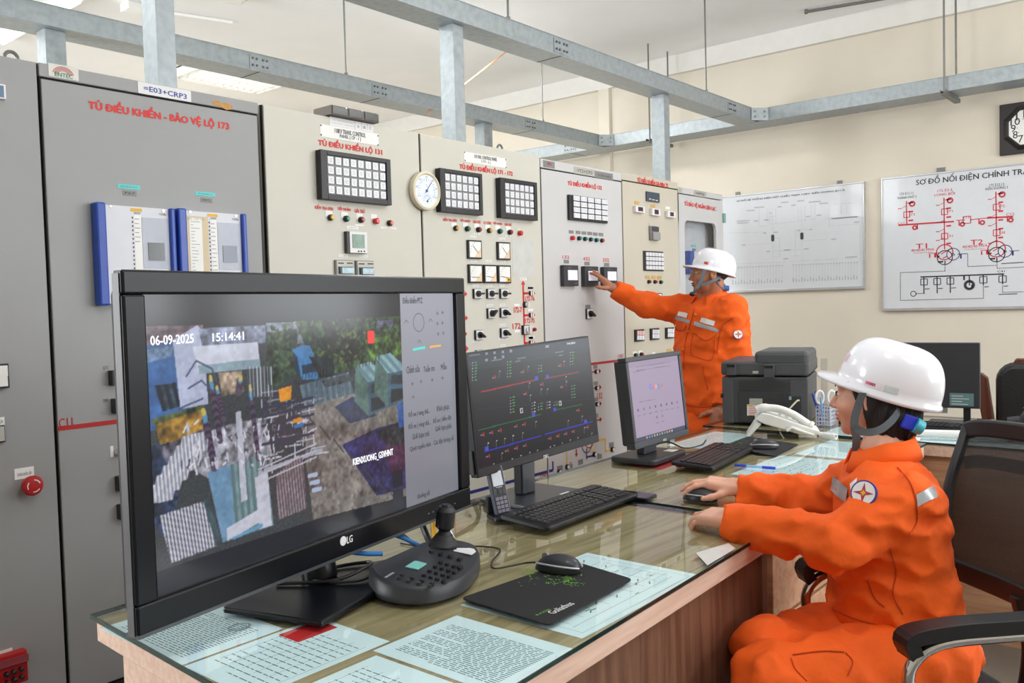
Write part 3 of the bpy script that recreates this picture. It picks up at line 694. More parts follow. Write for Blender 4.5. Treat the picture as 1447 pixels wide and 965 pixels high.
annun(t, Z2(1093, 423), Z2(1265, 620), Z2(1115, 444), Z2(1252, 598), 6, 4)
for s, a, b, c in (('KIỂM TRA ĐÈN', (48, 52), (48, 97), (203, 109)), ('TIẾP NHẬN', (240, 66), (241, 110), (355, 120)), ('GIẢI TRỪ', (387, 80), (388, 122), (474, 128)), ('K.T ĐÈN', (512, 95), (512, 134), (594, 140)), ('TIẾP NHẬN', (614, 100), (615, 139), (718, 149)), ('GIẢI TRỪ', (745, 113), (746, 150), (826, 158))): ctext3(t, s, C_(*a), C_(*b), C_(*c), m_red, .001, .06)
for p in ((170, 140), (300, 142), (428, 152), (552, 165), (668, 172), (788, 182)): label(t, C_(p[0]-28, p[1]-25), C_(p[0]+28, p[1]+30))
for p, c, bz in (((185, 182), m_by, 1), ((315, 188), m_bgreen, 1), ((442, 198), m_bdr, 1), ((565, 208), m_by, 1), ((684, 217), m_bgreen, 1), ((799, 227), m_bdr, 1), ((912, 238), m_bred, 0)): button(t, C_(*p), c, .0135, bz)
for a, b in (((350, 262), (425, 288)), ((686, 288), (752, 312)), ((398, 232), (468, 256)), ((752, 258), (822, 282)), ((355, 540), (432, 565)), ((528, 542), (596, 570)), ((695, 552), (756, 576)), ((380, 815), (455, 843)), ((538, 815), (604, 843)), ((684, 815), (748, 843)), ((918, 742), (996, 772)), ((1006, 845), (1070, 872)), ((225, 845), (272, 872)), ((880, 180), (918, 200))): label(t, C_(*a), C_(*b), txt=random.choice(('KV', 'kA', 'MW', '171', '172')))
for a, b, an, tn in (((312, 313), (472, 533), .75, 1), ((650, 335), (796, 545), .75, 1), ((322, 590), (480, 805), .02, 1), ((495, 595), (643, 805), .12, 1), ((655, 600), (803, 808), .15, 0)): meter(t, C_(*a), C_(*b), an, tn)
obj('blanking_sheet', MB().fbox(FC, *cxz(C_(830, 300)), *cxz(C_(1085, 735)), 0, .001), M('blank_sheet', (200, 202, 198), .5), t)
for a, b, an in (((265, 78), (372, 212), 0), ((450, 78), (555, 210), 0), ((628, 78), (733, 210), 0), ((455, 345), (555, 480), .75), ((632, 338), (735, 465), -.6), ((288, 642), (392, 772), -.6), ((636, 615), (738, 740), -.6), ((300, 915), (392, 1040), .6)): switch(t, D_(*a), D_(*b), an)
for a, b in (((458, 290), (545, 318)), ((636, 282), (712, 310)), ((640, 560), (714, 588)), ((270, 780), (385, 806)), ((622, 748), (738, 774)), ((645, 838), (715, 864))): label(t, D_(*a), D_(*b), txt='SYN')
# mimic diagram 172
xm = cxz(D_(955, 10))[0]; z0m = cxz(D_(970, 845))[1]-.3; z1m = cxz(D_(955, 18))[1]
mb = MB(); mb.fbox(FC, xm-.006, zbus, xm+.006, z1m, 0, .0015); arrowhead(mb, (xm, z1m), (0, 1), .022)
zz = []
for y in (140, 440, 820):
    u, v = cxz(D_(965, y)); u2, _ = cxz(D_(1092, y-8)); mb.fbox(FC, xm, v-.006, u2, v+.006, 0, .0015); arrowhead(mb, (u2, v), (1, 0), .018); zz.append(v)
obj('mimic_line', mb, m_red, t)
for y, v in zip((140, 440, 820), zz):
    u, _ = cxz(D_(1035, y)); u2, _ = cxz(D_(1086, y)); o = obj('position_indicator', MB().fbox(FC, u, v-.0125, u2-.004, v+.0125, 0, .012), m_blk, t, bevel=.002)
    obj('indicator_face', MB().fbox(FC, u+.002, v-.011, u2-.006, v+.011, .012, .014), m_lgt, o); obj('indicator_bar', MB().fbox(FC, (u+u2)/2-.005, v-.011, (u+u2)/2-.001, v+.011, .014, .0148), m_dk, o)
    label(t, D_(1018, y-88), D_(1092, y-60))
for s, a, b, c in (('172-76', (985, 182), (985, 242), (1110, 240)), ('172-75', (985, 484), (985, 545), (1112, 541)), ('172-7', (828, 330), (830, 404), (938, 398)), ('172', (812, 552), (814, 628), (920, 620))): ctext3(t, s, D_(*a), D_(*b), D_(*c), m_red, .001, .07)
u, v = cxz(D_(978, 292)); o = obj('discrepancy_switch', MB().lathe(FC, u, v, [(.017, 0), (.017, .012), (.015, .014)], 24), m_blk, t, smooth=True); obj('knob', MB().lathe(FC, u, v, [(.013, .014), (.013, .022)], 20), m_lgt, o, smooth=True); obj('grip', MB().fbox(FC, u-.005, v-.013, u+.005, v+.013, .022, .030), m_lgt, o)
(u0, v1), (u1, v0) = cxz(D_(932, 575)), cxz(D_(1024, 698)); o = obj('discrepancy_switch', MB().fbox(FC, u0, v0, u1, v1, 0, .016), m_blk, t, bevel=.002)
obj('face_plate', MB().fbox(FC, u0+.004, v0+.004, u1-.003, v1-.004, .016, .0175), m_lgt, o); uc, vc = (u0+u1)/2, (v0+v1)/2; obj('knob', MB().lathe(FC, uc, vc, [(.016, .0175), (.016, .03)], 20), m_lgt, o, smooth=True); obj('grip', MB().fbox(FC, uc-.006, vc-.018, uc+.006, vc+.018, .03, .044), m_lgt, o)
def lamp(t, p, r=.0105):
    u, v = cxz(p); o = obj('indicator_lamp', MB().lathe(FC, u, v, [(r*1.25, 0), (r*1.25, .012), (r, .014)], 18), m_lgt, t, smooth=True)
    obj('lens', MB().lathe(FC, u, v, [(r, .012), (r*.95, .024), (r*.6, .031), (r*.2, .033)], 18), m_dred, o, smooth=True)
lamp(t, D_(1075, 632)); lamp(t, D_(118, 692))
for a, b in (((832, 285), (906, 312)), ((836, 640), (912, 668)), ((1030, 728), (1108, 760)), ((78, 50), (132, 80)), ((90, 382), (140, 412)), ((100, 800), (152, 830))): label(t, D_(*a), D_(*b))
mb = MB()
for y, dx in ((148, 0), (478, 10), (895, 18)):
    u, v = cxz(D_(120+dx, y)); u2, _ = cxz(D_(160+dx, y)); mb = MB(); mb.fbox(FC, u-.05, v-.006, u2, v+.006, 0, .0015); arrowhead(mb, (u2, v), (1, 0), .018); obj('mimic_arrow', mb, m_red, t)
    uu, _ = cxz(D_(84+dx, y)); o = obj('position_indicator', MB().fbox(FC, uu-.015, v-.0125, u-.004, v+.0125, 0, .012), m_lgt, t, bevel=.002); obj('indicator_bar', MB().fbox(FC, (uu+u)/2-.006, v-.011, (uu+u)/2-.003, v+.011, .012, .0128), m_dk, o)
xl = cxz(D_(-60, 300))[0]; mb = MB(); mb.fbox(FC, xl-.006, zbus, xl+.006, z1m, 0, .0015)
obj('mimic_line', mb, m_red, t)
for s, a, b in (('171-76', (-18, 200), (152, 258)), ('171-75', (-8, 528), (162, 588)), ('171', (102, 735), (155, 775)), ('171-15', (10, 938), (160, 998))): ctext3(t, s, D_(*a), D_(a[0], b[1]), D_(*b), m_red, .001, .06)
obj('mimic_line', MB().fbox(FC, X3+.01, zbus-.0075, X4-.008, zbus+.0075, 0, .0015), m_dred, t)
zbl = cxz(Q_(85, 865))[1]
obj('mimic_line', MB().fbox(FC, X3+.01, zbl-.008, X4-.008, zbl+.008, 0, .0015), m_blue, t)

# ---- T2+CP3 control cabinet
zd = cxz((820, 247.6))[1]; zt = cxz((820, 234.5))[1]+.002
t = cabinet('control_cabinet', 'light grey control cabinet titled 132 with three small touch screens', X4, X5, zt, m_cab3, zd)
o = label(t, N_(768, 278), N_(866, 352), m_gry); u, v = cxz(N_(818, 325)); mb = MB()
for r in (.010, .015, .02):
    pts = [(u+r*math.cos(a), v+r*.8*math.sin(a)) for a in np.linspace(.2, math.pi-.2, 10)]
    for a, b in zip(pts[:-1], pts[1:]): line(mb, FC, a, b, .003, .002)
obj('arc_emblem', mb, m_dred, o)
label(t, N_(1030, 330), N_(1208, 422), m_alu, '=T2+CP3'); label(t, N_(1208, 368), N_(1362, 452), m_gry, 'TỦ ĐIỀU KHIỂN')
ctext3(t, 'TỦ ĐIỀU KHIỂN LỘ 132', N_(976, 440), N_(978, 500), N_(1267, 540), m_red, .001, .075)
annun(t, E_(203, 146), E_(730, 542), E_(238, 154), E_(722, 516), 10, 4, .03, False, .09, .09, True)
for i, (p, c) in enumerate((((265, 737), m_bred), ((358, 742), m_bteal), ((438, 750), m_bteal), ((517, 757), m_bteal), ((593, 766), m_bteal), ((670, 772), m_bor))):
    button(t, E_(*p), c, .0125, i > 0); label(t, E_(p[0]-36, p[1]-108), E_(p[0]+28, p[1]-58), m_gry)
for s, a, b, px0, px1 in (('132', (104, 485), (134, 500), (94, 527), (157, 617)), ('432', (192, 492), (222, 508), (183, 532), (242, 618)), ('332', (276, 497), (303, 513), (265, 535), (323, 616))):
    ctext(t, s, G_(*a), G_(*b), m_red, .001, .035)
    label(t, G_(a[0]+6, b[1]+4), G_(a[0]+28, b[1]+20), m_gry)
    o = cbox('touch_meter', t, G_(*px0), G_(*px1), M('anthracite_plastic', (52, 52, 56), .42), 0, .03, .003)
    w_, h_ = px1[0]-px0[0], px1[1]-px0[1]
    cbox('screen', o, G_(px0[0]+w_*.25, px0[1]+h_*.24), G_(px1[0]-w_*.09, px1[1]-h_*.28), m_wscr, .03, .0315)
    ctext(o, 'EDMI', G_(px0[0]+w_*.28, px0[1]+h_*.11), G_(px0[0]+w_*.5, px0[1]+h_*.17), m_gry, .0312); ctext(o, 'ABB', G_(px0[0]+w_*.7, px1[1]-h_*.16), G_(px0[0]+w_*.9, px1[1]-h_*.1), m_gry, .0312)
switch(t, G_(202, 713), G_(229, 755), -.6); label(t, G_(203, 696), G_(224, 712), m_gry)
u1, _ = cxz((874, 508))
obj('mimic_line', MB().fbox(FC, X4+.008, zbus-.0075, X5-.012, zbus+.0075, 0, .0015), m_dred, t)
ctext(t, '110KV', zm(820, 480, 8.039)(425, 168), zm(820, 480, 8.039)(492, 203), m_dred, .001, .02)
V_ = zm(820, 480, 8.039)
mb = MB()
for x, y in ((175, 362), (180, 548), (183, 732), (185, 915)):
    u, v = cxz(V_(x, y)); u2, _ = cxz(V_(x+48, y-4)); mb = MB(); mb.fbox(FC, u-.05, v-.004, u2, v+.004, 0, .0015); arrowhead(mb, (u2-.012, v), (1, 0), .022); obj('mimic_arrow', mb, m_dred, t)
    if y < 900:
        o = obj('position_indicator', MB().lathe(FC, u, v, [(.0135, 0), (.0135, .012), (.012, .014)], 18), m_blk, t, smooth=True); obj('indicator_face', MB().lathe(FC, u, v, [(.0105, .014), (.0105, .0155)], 16), m_lgt, o)
    label(t, V_(x-28, y-72), V_(x+18, y-36), m_gry)
ctext(t, '132', V_(190, 608), V_(250, 665), m_red, .001, .035)
um = cxz(V_(120, 500))[0]; obj('mimic_line', MB().fbox(FC, um-.006, .55, um+.006, zbus, 0, .0015), m_dred, t)
# lower diagram: winding circles, yellow and blue lines
def ring(u, v, r, mat):
    mb = MB(); pts = [(u+r*math.cos(a), v+r*math.sin(a)) for a in np.linspace(0, 2*math.pi, 25)]
    for a, b in zip(pts[:-1], pts[1:]): line(mb, FC, a, b, .007, .0013)
    obj('winding_ring', mb, mat, t)
for p, mt in (((830, 560), m_blue), ((858, 558), m_yel), ((845, 530), m_dred)): ring(*cxz(Q_(*p)), .05, mt)
mb = MB()
for a, b in (((880, 535), (945, 528)), ((945, 528), (945, 605)), ((945, 605), (1008, 582))):
    line(mb, FC, cxz(Q_(*a)), cxz(Q_(*b)), .011, .0012)
obj('mimic_line', mb, m_yel, t)
mb = MB()
for a, b in (((828, 585), (828, 655)), ((828, 640), (905, 622))): line(mb, FC, cxz(Q_(*a)), cxz(Q_(*b)), .011, .0012)
obj('mimic_line', mb, m_blue, t); mb = MB()
u, v = cxz(Q_(620, 718)); mb.fbox(FC, X4+.01, zbl-.008, u, zbl+.008, 0, .0013); mb.fbox(FC, u-.006, zbl, u+.006, zbl+.05, 0, .0014)
obj('mimic_line', mb, m_blue, t)
mb = MB(); line(mb, FC, cxz(Q_(705, 610)), cxz(Q_(706, 700)), .011, .0012); obj('mimic_line', mb, m_yel, t)
mb = MB(); line(mb, FC, cxz(Q_(764, 590)), cxz(Q_(765, 620)), .011, .0012); arrowhead(mb, cxz(Q_(765, 618)), (0, -1), .02); obj('mimic_line', mb, m_dred, t)
for p in ((875, 622), (985, 592), (705, 700), (655, 730)): u, v = cxz(Q_(*p)); o = obj('position_indicator', MB().lathe(FC, u, v, [(.0155, 0), (.0155, .012), (.013, .014)], 18), m_blk, t, smooth=True); obj('indicator_face', MB().lathe(FC, u, v, [(.011, .014), (.011, .0155)], 16), m_lgt, o)
for a, b in (((895, 625), (922, 648)), ((968, 552), (996, 578)), ((776, 658), (806, 682)), ((645, 697), (680, 722)), ((715, 690), (742, 708))): label(t, Q_(*a), Q_(*b), m_gry)
ctext(CP2, 'PA81', Q_(540, 738), Q_(584, 757), m_red, .001, .035); ctext(t, '432', Q_(722, 672), Q_(736, 700), m_red, .001, .035)

# ---- transformer cabinet
zt = cxz((918, 251))[1]+.003; zd = cxz((918, 262))[1]
t = cabinet('control_cabinet', 'warm beige transformer control cabinet beside the standing worker', X5, X6, zt, m_cab4, zd)
ctext3(t, 'TỦ ĐIỀU KHIỂN XA MBA T2', H_(242, 168), H_(244, 224), H_(506, 274), m_red, .001, .075)
o = cbox('controller', t, H_(313, 304), H_(424, 402), M('blue_black_panel', (62, 74, 88), .4), 0, .012, .002)
for i in range(3): cbox('key_row', o, H_(330+i*28, 378-(2-i)*6), H_(348+i*28, 388-(2-i)*6), m_lgt, .012, .014)
for a, b in (((205, 428), (282, 492)), ((345, 450), (416, 518)), ((478, 472), (545, 534))):
    o = cbox('temperature_meter', t, H_(*a), H_(*b), m_lgt, 0, .025, .003); cbox('screen', o, H_(a[0]+18, a[1]+10), H_(b[0]-18, b[1]-14), M('dark_red_display', (70, 36, 52), .25), .025, .0265)
for a, b in (((218, 384), (260, 418)), ((355, 412), (396, 444))): label(t, H_(*a), H_(*b), m_ochre)
label(t, H_(484, 432), H_(520, 458)); label(t, H_(345, 572), H_(410, 600), m_cab4)
o = cbox('recorder', t, H_(340, 598), H_(411, 726), m_gry, 0, .016, .003); cbox('door', o, H_(348, 604), H_(410, 650), m_dk, .016, .018); cbox('front', o, H_(348, 652), H_(410, 722), M('mid_grey_plastic', (150, 150, 148), .4), .016, .03)
annun(t, I_(143, 123), I_(288, 271), I_(152, 131), I_(284, 264), 6, 4, .02, False, .08, .1)
for p, c in (((182, 346), m_bdr), ((226, 347), m_bdr), ((267, 349), m_bgreen)): button(t, I_(*p), c, .0125); label(t, I_(p[0]-22, p[1]-46), I_(p[0]+10, p[1]-20), m_ochre)
o = cbox('panel_meter', t, I_(182, 428), I_(272, 510), m_blk, 0, .014, .002); cbox('dial', o, I_(194, 434), I_(266, 500), m_white, .014, .015)
mb = MB()
for a, b in (((218, 466), (225, 460)), ((228, 458), (236, 454)), ((238, 452), (250, 448))): line(mb, FC, cxz(I_(*a)), cxz(I_(*b)), .004, .016)
obj('needle_and_scale', mb, m_ink, o)
for a, b in (((80, 690), (143, 771)), ((191, 682), (251, 760)), ((301, 676), (358, 750))):
    o = cbox('small_annunciator', t, I_(*a), I_(*b), m_blk, 0, .015, .002)
    for j in range(2):
        for i in range(3):
            w_, h_ = (b[0]-a[0]), (b[1]-a[1]); x = a[0]+w_*(.14+.28*i); y = a[1]+h_*(.1+.42*j)
            cbox('indicator_tile', o, I_(x, y), I_(x+w_*.25, y+h_*.37), m_tile if (j or a[0] > 90) else M('pink_tile', (232, 186, 186), .4), .015, .0165)
for p, c in (((87, 872), m_bgreen), ((128, 866), m_bdr)): button(t, I_(*p), c, .0125); label(t, I_(p[0]-18, p[1]-24), I_(p[0]+12, p[1]-8))
label(t, I_(316, 830), I_(350, 854), m_ochre); label(t, I_(210, 852), I_(232, 864))
obj('mimic_line', MB().fbox(FC, X5+.008, .70, X6-.012, .712, 0, .0015), m_dred, t)

# ---- bus coupler cabinet with glazed door
zt = cxz((990, 270))[1]+.003; zd = cxz((990, 279))[1]
t = thing('protection_cabinet', 'light grey end cabinet with a glazed door behind the standing worker', 'cabinet', ((X6+X7)/2, YC+.4, 0))
(wu0, wv1), (wu1, wv0) = cxz(H_(645, 535)), cxz(H_(918, 790)); wv0 = .55; wv1 -= .01
mb = MB()
for a, b in (((X6+.001, YC+.022, .1), (X6+.02, YC+.8, zt)), ((X7-.02, YC+.022, .1), (X7, YC+.8, zt)), ((X6, YC+.78, .1), (X7, YC+.8, zt)), ((X6, YC+.022, zt-.02), (X7, YC+.8, zt)), ((X6, YC+.022, .1), (X7, YC+.8, .12))): mb.box(a, b)
obj('carcass', mb, m_cab3, t); obj('plinth', MB().box((X6+.001, YC+.03, 0), (X7, YC+.8, .1)), m_dk, t)
obj('header', MB().box((X6+.001, YC, zd+.007), (X7, YC+.022, zt)), m_cab3, t, bevel=.003)
mb = MB(); out = [(X6+.006, .11), (X7-.004, .11), (X7-.004, zd), (X6+.006, zd)]
inn = rrect(wu0, wv0, wu1, wv1, .05, 6)
n = len(inn); c4 = [(X7-.004, zd), (X6+.006, zd), (X6+.006, .11), (X7-.004, .11)]
P = [FC.w(*c4[i//7], 0) for i in range(n)]+[FC.w(*q, 0) for q in inn]+[FC.w(*q, -.02) for q in inn]
mb.add(P, [(i, (i+1)%n, n+(i+1)%n, n+i) for i in range(n)]+[(n+i, n+(i+1)%n, 2*n+(i+1)%n, 2*n+i) for i in range(n)])
dr = obj('door', mb, m_cab3, t)
obj('pane', MB().prism(FC, rrect(wu0-.01, wv0-.01, wu1+.01, wv1+.01, .05), -.018, -.014), glass('smoked_pane', (.93, .94, .95)), dr)
m_in = M('inner_panel', (206, 208, 210), .5)
obj('inner_panel', MB().fbox(FC, X6+.02, .12, X7-.02, zt-.02, -.10, -.09), m_in, t)
FI = Frame((0, YC+.09, 0), (1, 0, 0), (0, 0, 1))
def ibox(nm, p0, p1, mt, d0=0., d1=.02):
    (u0, v0), (u1, v1) = FI.px(*p0), FI.px(*p1); return obj(nm, MB().fbox(FI, u0, v0, u1, v1, d0, d1), mt, t)
ibox('inner_relay', H_(650, 812), H_(690, 1010), m_rblue, 0, .04); ibox('inner_relay_panel', H_(690, 815), H_(800, 1010), m_rl, 0, .03)
ibox('side_rail', H_(852, 560), H_(915, 780), m_gry, 0, .02); ibox('tape_label', H_(702, 758), H_(742, 780), m_teal, 0, .003); ibox('label_plate', H_(712, 790), H_(740, 812), m_gry, 0, .003)
for y in (600, 660, 695, 765): ibox('panel_seam', H_(652, y+20), H_(850, y-5+10), m_gry, 0, .001) if False else None
label(t, H_(596, 268), H_(626, 318), m_alu); label(t, H_(725, 292), H_(830, 358), m_alu, '=FP6')
ctext3(t, 'TỦ BẢO VỆ NGĂN LIÊN LẠC', H_(643, 378), H_(645, 432), H_(912, 480), m_red, .001, .075)
for y in (532, ): (u, v) = cxz(H_(975, y)); obj('hinge', MB().fbox(FC, u-.012, v-.035, u+.02, v+.035, 0, .014), M('teal_hinge', (120, 168, 158), .5), t, bevel=.002)
u, _ = cxz(H_(975, 532)); v = 1.30; obj('hinge', MB().fbox(FC, u-.012, v-.035, u+.02, v+.035, 0, .014), MATS['teal_hinge'], t, bevel=.002)

# ---- dial thermometer hung over the joint of the two beige cabinets
u, v = cxz(L_(1067, 787)); t = thing('dial_thermometer', 'round cream dial thermometer and hygrometer hung between the two beige cabinets', 'thermometer', FC.w(u, v-.12, 0))
R = .5*abs(cxz(L_(1067, 620))[1]-cxz(L_(1070, 955))[1])
obj('case', MB().lathe(FC, u, v, [(R*.95, .002), (R, .02), (R*.97, .032), (R*.88, .036), (R*.80, .028)], 44), M('cream_case', (232, 222, 196), .4), t, smooth=True)
o = obj('dial', MB().lathe(FC, u, v, [(R*.81, .027), (R*.81, .0285)], 40), M('pale_dial', (226, 234, 246), .4), t)
mb = MB()
for c, r, n, a0, a1 in (((u, v+.0), R*.62, 19, -30, 210), ((u+.004, v-R*.5), R*.3, 13, 0, 180)):
    for i in range(n):
        a = math.radians(a0+(a1-a0)*i/(n-1)); k = .86 if i % 3 else .76
        line(mb, FC, (c[0]+r*math.cos(a), c[1]+r*math.sin(a)), (c[0]+r*k*math.cos(a), c[1]+r*k*math.sin(a)), .0018, .0288)
    for i, s in enumerate(('-10', '0', '10', '20', '30', '40', '50') if n == 19 else ()):
        a = math.radians(205-230*i/6); q = (c[0]+R*.70*math.cos(a), c[1]+R*.70*math.sin(a)); text_into(mb, FC, s, q[0]-.007, q[1]-.004, q[0]+.007, q[1]+.004, .0288)
text_into(mb, FC, '°C', u-.006, v+.02, u+.006, v+.03, .0288); obj('scale_print', mb, M('blue_grey_ink', (96, 104, 124), .6), o)
m_nb = M('blue_needle', (44, 90, 140), .4); mb = MB(); line(mb, FC, (u-.012, v-.012), (u+.032, v+.042), .003, .031); mb.lathe(FC, u, v, [(.007, .0285), (.006, .032)], 14); obj('needle', mb, m_nb, t)
mb = MB(); line(mb, FC, (u, v-R*.52), (u+.016, v-R*.36), .003, .031); mb.lathe(FC, u+.002, v-R*.53, [(.005, .0285), (.004, .032)], 14); obj('needle', mb, m_nb, t)
# ================================================================== end wall: boards and clock
m_board = M('white_board', (214, 218, 224), .35, var=.015, coat=.15); m_balu = M('board_frame', (190, 192, 194), .35, .5)
m_bline = M('pale_grey_ink', (200, 204, 210), .6); m_bink = M('grey_ink', (92, 96, 104), .6); m_rink = M('red_ink', (205, 40, 58), .6); m_nink = M('navy_print', (44, 44, 120), .6)
W1 = zm(1030, 265, 6.435); W2 = zm(1200, 220, 4.194); W3 = zm(1390, 130, 8.77)
def wpx(p): return FRW.px(*p)
def board(name, label, u0, v0, u1, v1):
    t = thing(name, label, 'whiteboard', FRW.w((u0+u1)/2, v0, .015))
    obj('panel', MB().fbox(FRW, u0, v0, u1, v1, .012, .022), m_board, t)
    for q in ((u0-.012, v0-.022, u1+.012, v0), (u0-.012, v1, u1+.012, v1+.012), (u0-.012, v0, u0, v1), (u1, v0, u1+.012, v1)):
        obj('frame_bar', MB().fbox(FRW, *q, .002, .03), m_balu, t, bevel=.002)
    return t
# board with the direct-current diagram
(_, v1), (u1, _) = wpx((1030, 277.5)), wpx((1222.6, 257.4)); (_, v0) = wpx((1224.5, 404)); u0 = -3.75
t = board('diagram_board', 'whiteboard with a faint grey wiring diagram behind the standing worker', u0, v0, u1-.012, v1-.012)
for p in ((1043, 274.5), (1187, 258)): u, v = wpx(p); obj('hanging_clip', MB().fbox(FRW, u-.02, v1, u+.02, v1+.03, .0, .012), m_gry, t)
ZD = .0226
def wtext(t, s, p0, p1, mat, bold=0., rot=0):
    (a, b), (c, d) = wpx(p0), wpx(p1); mb = MB(); text_into(mb, FRW, s, a, b, c, d, ZD+.0004, bold, rot=rot); return obj('lettering', mb, mat, t)
wtext(t, 'SƠ ĐỒ HỆ THỐNG ĐIỆN MỘT CHIỀU TRẠM 110KV  KIẾN XƯƠNG (E11.7)', W1(82, 137), W1(1060, 8), m_bink, .05)
mb = MB()
def wl(a, b, wd=.004): line(mb, FRW, wpx(W1(*a)), wpx(W1(*b)), wd, ZD)
for a, b in (((285, 190), (285, 350)), ((357, 185), (357, 330)), ((375, 190), (380, 335)), ((435, 190), (438, 335)), ((402, 190), (410, 440)), ((408, 480), (412, 680)), ((665, 170), (672, 425)), ((672, 465), (674, 665)), ((700, 170), (700, 320)), ((640, 190), (640, 300)), ((612, 380), (614, 620)), ((470, 460), (470, 630)), ((756, 160), (756, 290)), ((790, 150), (790, 290)),
             ((285, 352), (380, 348)), ((380, 335), (640, 308)), ((375, 266), (435, 262)), ((0, 415), (340, 405)), ((640, 302), (790, 288)), ((180, 520), (410, 508)), ((675, 485), (900, 470)), ((675, 385), (760, 380)), ((410, 580), (670, 565)), ((410, 460), (470, 458)), ((412, 632), (470, 628)), ((605, 622), (670, 618)), ((45, 695), (535, 678)), ((560, 672), (1190, 640)),
             ((920, 145), (920, 350)), ((920, 350), (1190, 332)), ((960, 155), (1150, 138)), ((1030, 160), (1030, 240)), ((1080, 155), (1080, 235)), ((940, 285), (1180, 266)), ((1200, 340), (1205, 680))): wl(a, b)
obj('diagram_lines', mb, m_bline, t, kind='stuff')
mb = MB()
for i in range(45):
    x = 45+i*26.2
    if 515 < x < 575 or x > 1175: continue
    y0 = 694-.042*x
    wl((x, y0+35), (x+2, y0+150+10*(i % 3)), .003)
obj('feeder_lines', mb, m_bline, t, kind='stuff')
mb = MB()
for i in range(45):
    x = 45+i*26.2
    if 515 < x < 575 or x > 1175: continue
    y0 = 694-.042*x
    wl((x-5, y0+40), (x+8, y0+32), .008); wl((x-1, y0+150+10*(i % 3)), (x+1, y0+190), .010)
for a, b in (((240, 184), (330, 178)), ((170, 212), (245, 208)), ((80, 308), (200, 300)), ((85, 326), (190, 320)), ((235, 306), (278, 303)), ((328, 298), (370, 295)), ((380, 235), (398, 233)), ((485, 138), (550, 133)), ((735, 135), (845, 127)), ((830, 148), (910, 142)), ((708, 266), (752, 262)), ((805, 255), (850, 250)), ((320, 416), (350, 414)), ((415, 410), (455, 407)), ((130, 525), (162, 523)), ((740, 383), (765, 381)), ((630, 392), (660, 390)), ((940, 472), (985, 468)), ((350, 583), (385, 580)), ((690, 560), (735, 556)), ((510, 570), (568, 566)), ((505, 650), (550, 645)), ((1065, 636), (1175, 628)), ((1145, 318), (1195, 313)), ((632, 125), (695, 120)), ((450, 178), (490, 175)), ((575, 165), (615, 160)), ((940, 285), (1180, 266))): wl(a, b, .011)
obj('diagram_captions', mb, M('mid_grey_ink', (182, 186, 192), .6), t, kind='stuff')
for p in ((408, 460), (673, 442)):
    u, v = wpx(W1(*p)); obj('fuse_symbol', MB().prism(FRW, rrect(u-.014, v-.03, u+.014, v+.03, .012), ZD-.001, ZD+.0006), m_dk, t)
# board with the main single-line diagram
(u0, v1), (_, v0) = wpx((1246.4, 252.6)), wpx((1251, 439.5)); u0 += .012; u1 = -.45
t = board('diagram_board', 'whiteboard with a red and black single-line diagram under the wall clock', u0, v0+.022, u1, v1-.012)
u, v = wpx((1330, 241)); obj('hanging_clip', MB().fbox(FRW, u-.03, v1, u+.03, v1+.035, .0, .012), m_gry, t)
(tu, tv) = wpx(W2(402, 185)); (te, tv1) = wpx(W2(1028, 92))
hh = .052
mb = MB(); text_into(mb, FRW, 'SƠ ĐỒ NỐI ĐIỆN CHÍNH TRẠM 110KV KIẾN XƯƠNG', tu, tv, u1-.12, tv+.075, ZD+.0004, .02); obj('lettering', mb, m_ink, t)
def X(p): return np.array(wpx(W2(*p)))
reds, blks, navs = MB(), MB(), MB()
def l2(mb, a, b, wd=.006): line(mb, FRW, X(a), X(b), wd, ZD)
def symb(mb, p, s=.016, wd=.004):
    u, v = X(p)
    for a, b in (((-s, -s), (s, -s)), ((s, -s), (s, s)), ((s, s), (-s, s)), ((-s, s), (-s, -s))): line(mb, FRW, (u+a[0], v+a[1]), (u+b[0], v+b[1]), wd, ZD)
def circ(mb, p, r, wd=.005, n=22):
    u, v = X(p); q = [(u+r*math.cos(a), v+r*math.sin(a)) for a in np.linspace(0, 2*math.pi, n)]
    for a, b in zip(q[:-1], q[1:]): line(mb, FRW, a, b, wd, ZD)
for top, base, ys in (((344, 270), (346, 410), (350,)), ((566, 250), (570, 555), (333, 478)), ((873, 215), (878, 540), (306, 457))):
    y = top[1]; l2(reds, top, base, .008)
    for sy in ys: mb_ = MB(); symb(reds, (base[0], sy), .022, .006)
    for k, yy in enumerate(np.arange(top[1]+12, base[1]-20, 26)):
        if any(abs(yy-s_) < 16 for s_ in ys): continue
        if k % 2: l2(reds, (base[0]-52, yy+8), (base[0]-30, yy+6), .006); l2(reds, (base[0]-28, yy+4), (base[0]-2, yy-10), .004)
        else: l2(reds, (base[0]+10, yy), (base[0]+38, yy-3), .012)
    l2(reds, (base[0], top[1]+13), (base[0]+30, top[1]+12), .005)
    circ(reds, (base[0]+32, top[1]+16), .018, .012)
l2(reds, (295, 413), (625, 391), .012); l2(reds, (640, 384), (690, 382), .006); l2(reds, (720, 381), (820, 370), .006); l2(reds, (820, 370), (975, 362), .012); symb(reds, (702, 381), .026, .006)
for p in ((409, 425), (655, 405), (773, 395), (941, 380)): l2(reds, (p[0], p[1]-18), (p[0], p[1]+12), .008); circ(reds, (p[0]-16 if p[0] < 500 else p[0]+20, p[1]+2), .014, .012)
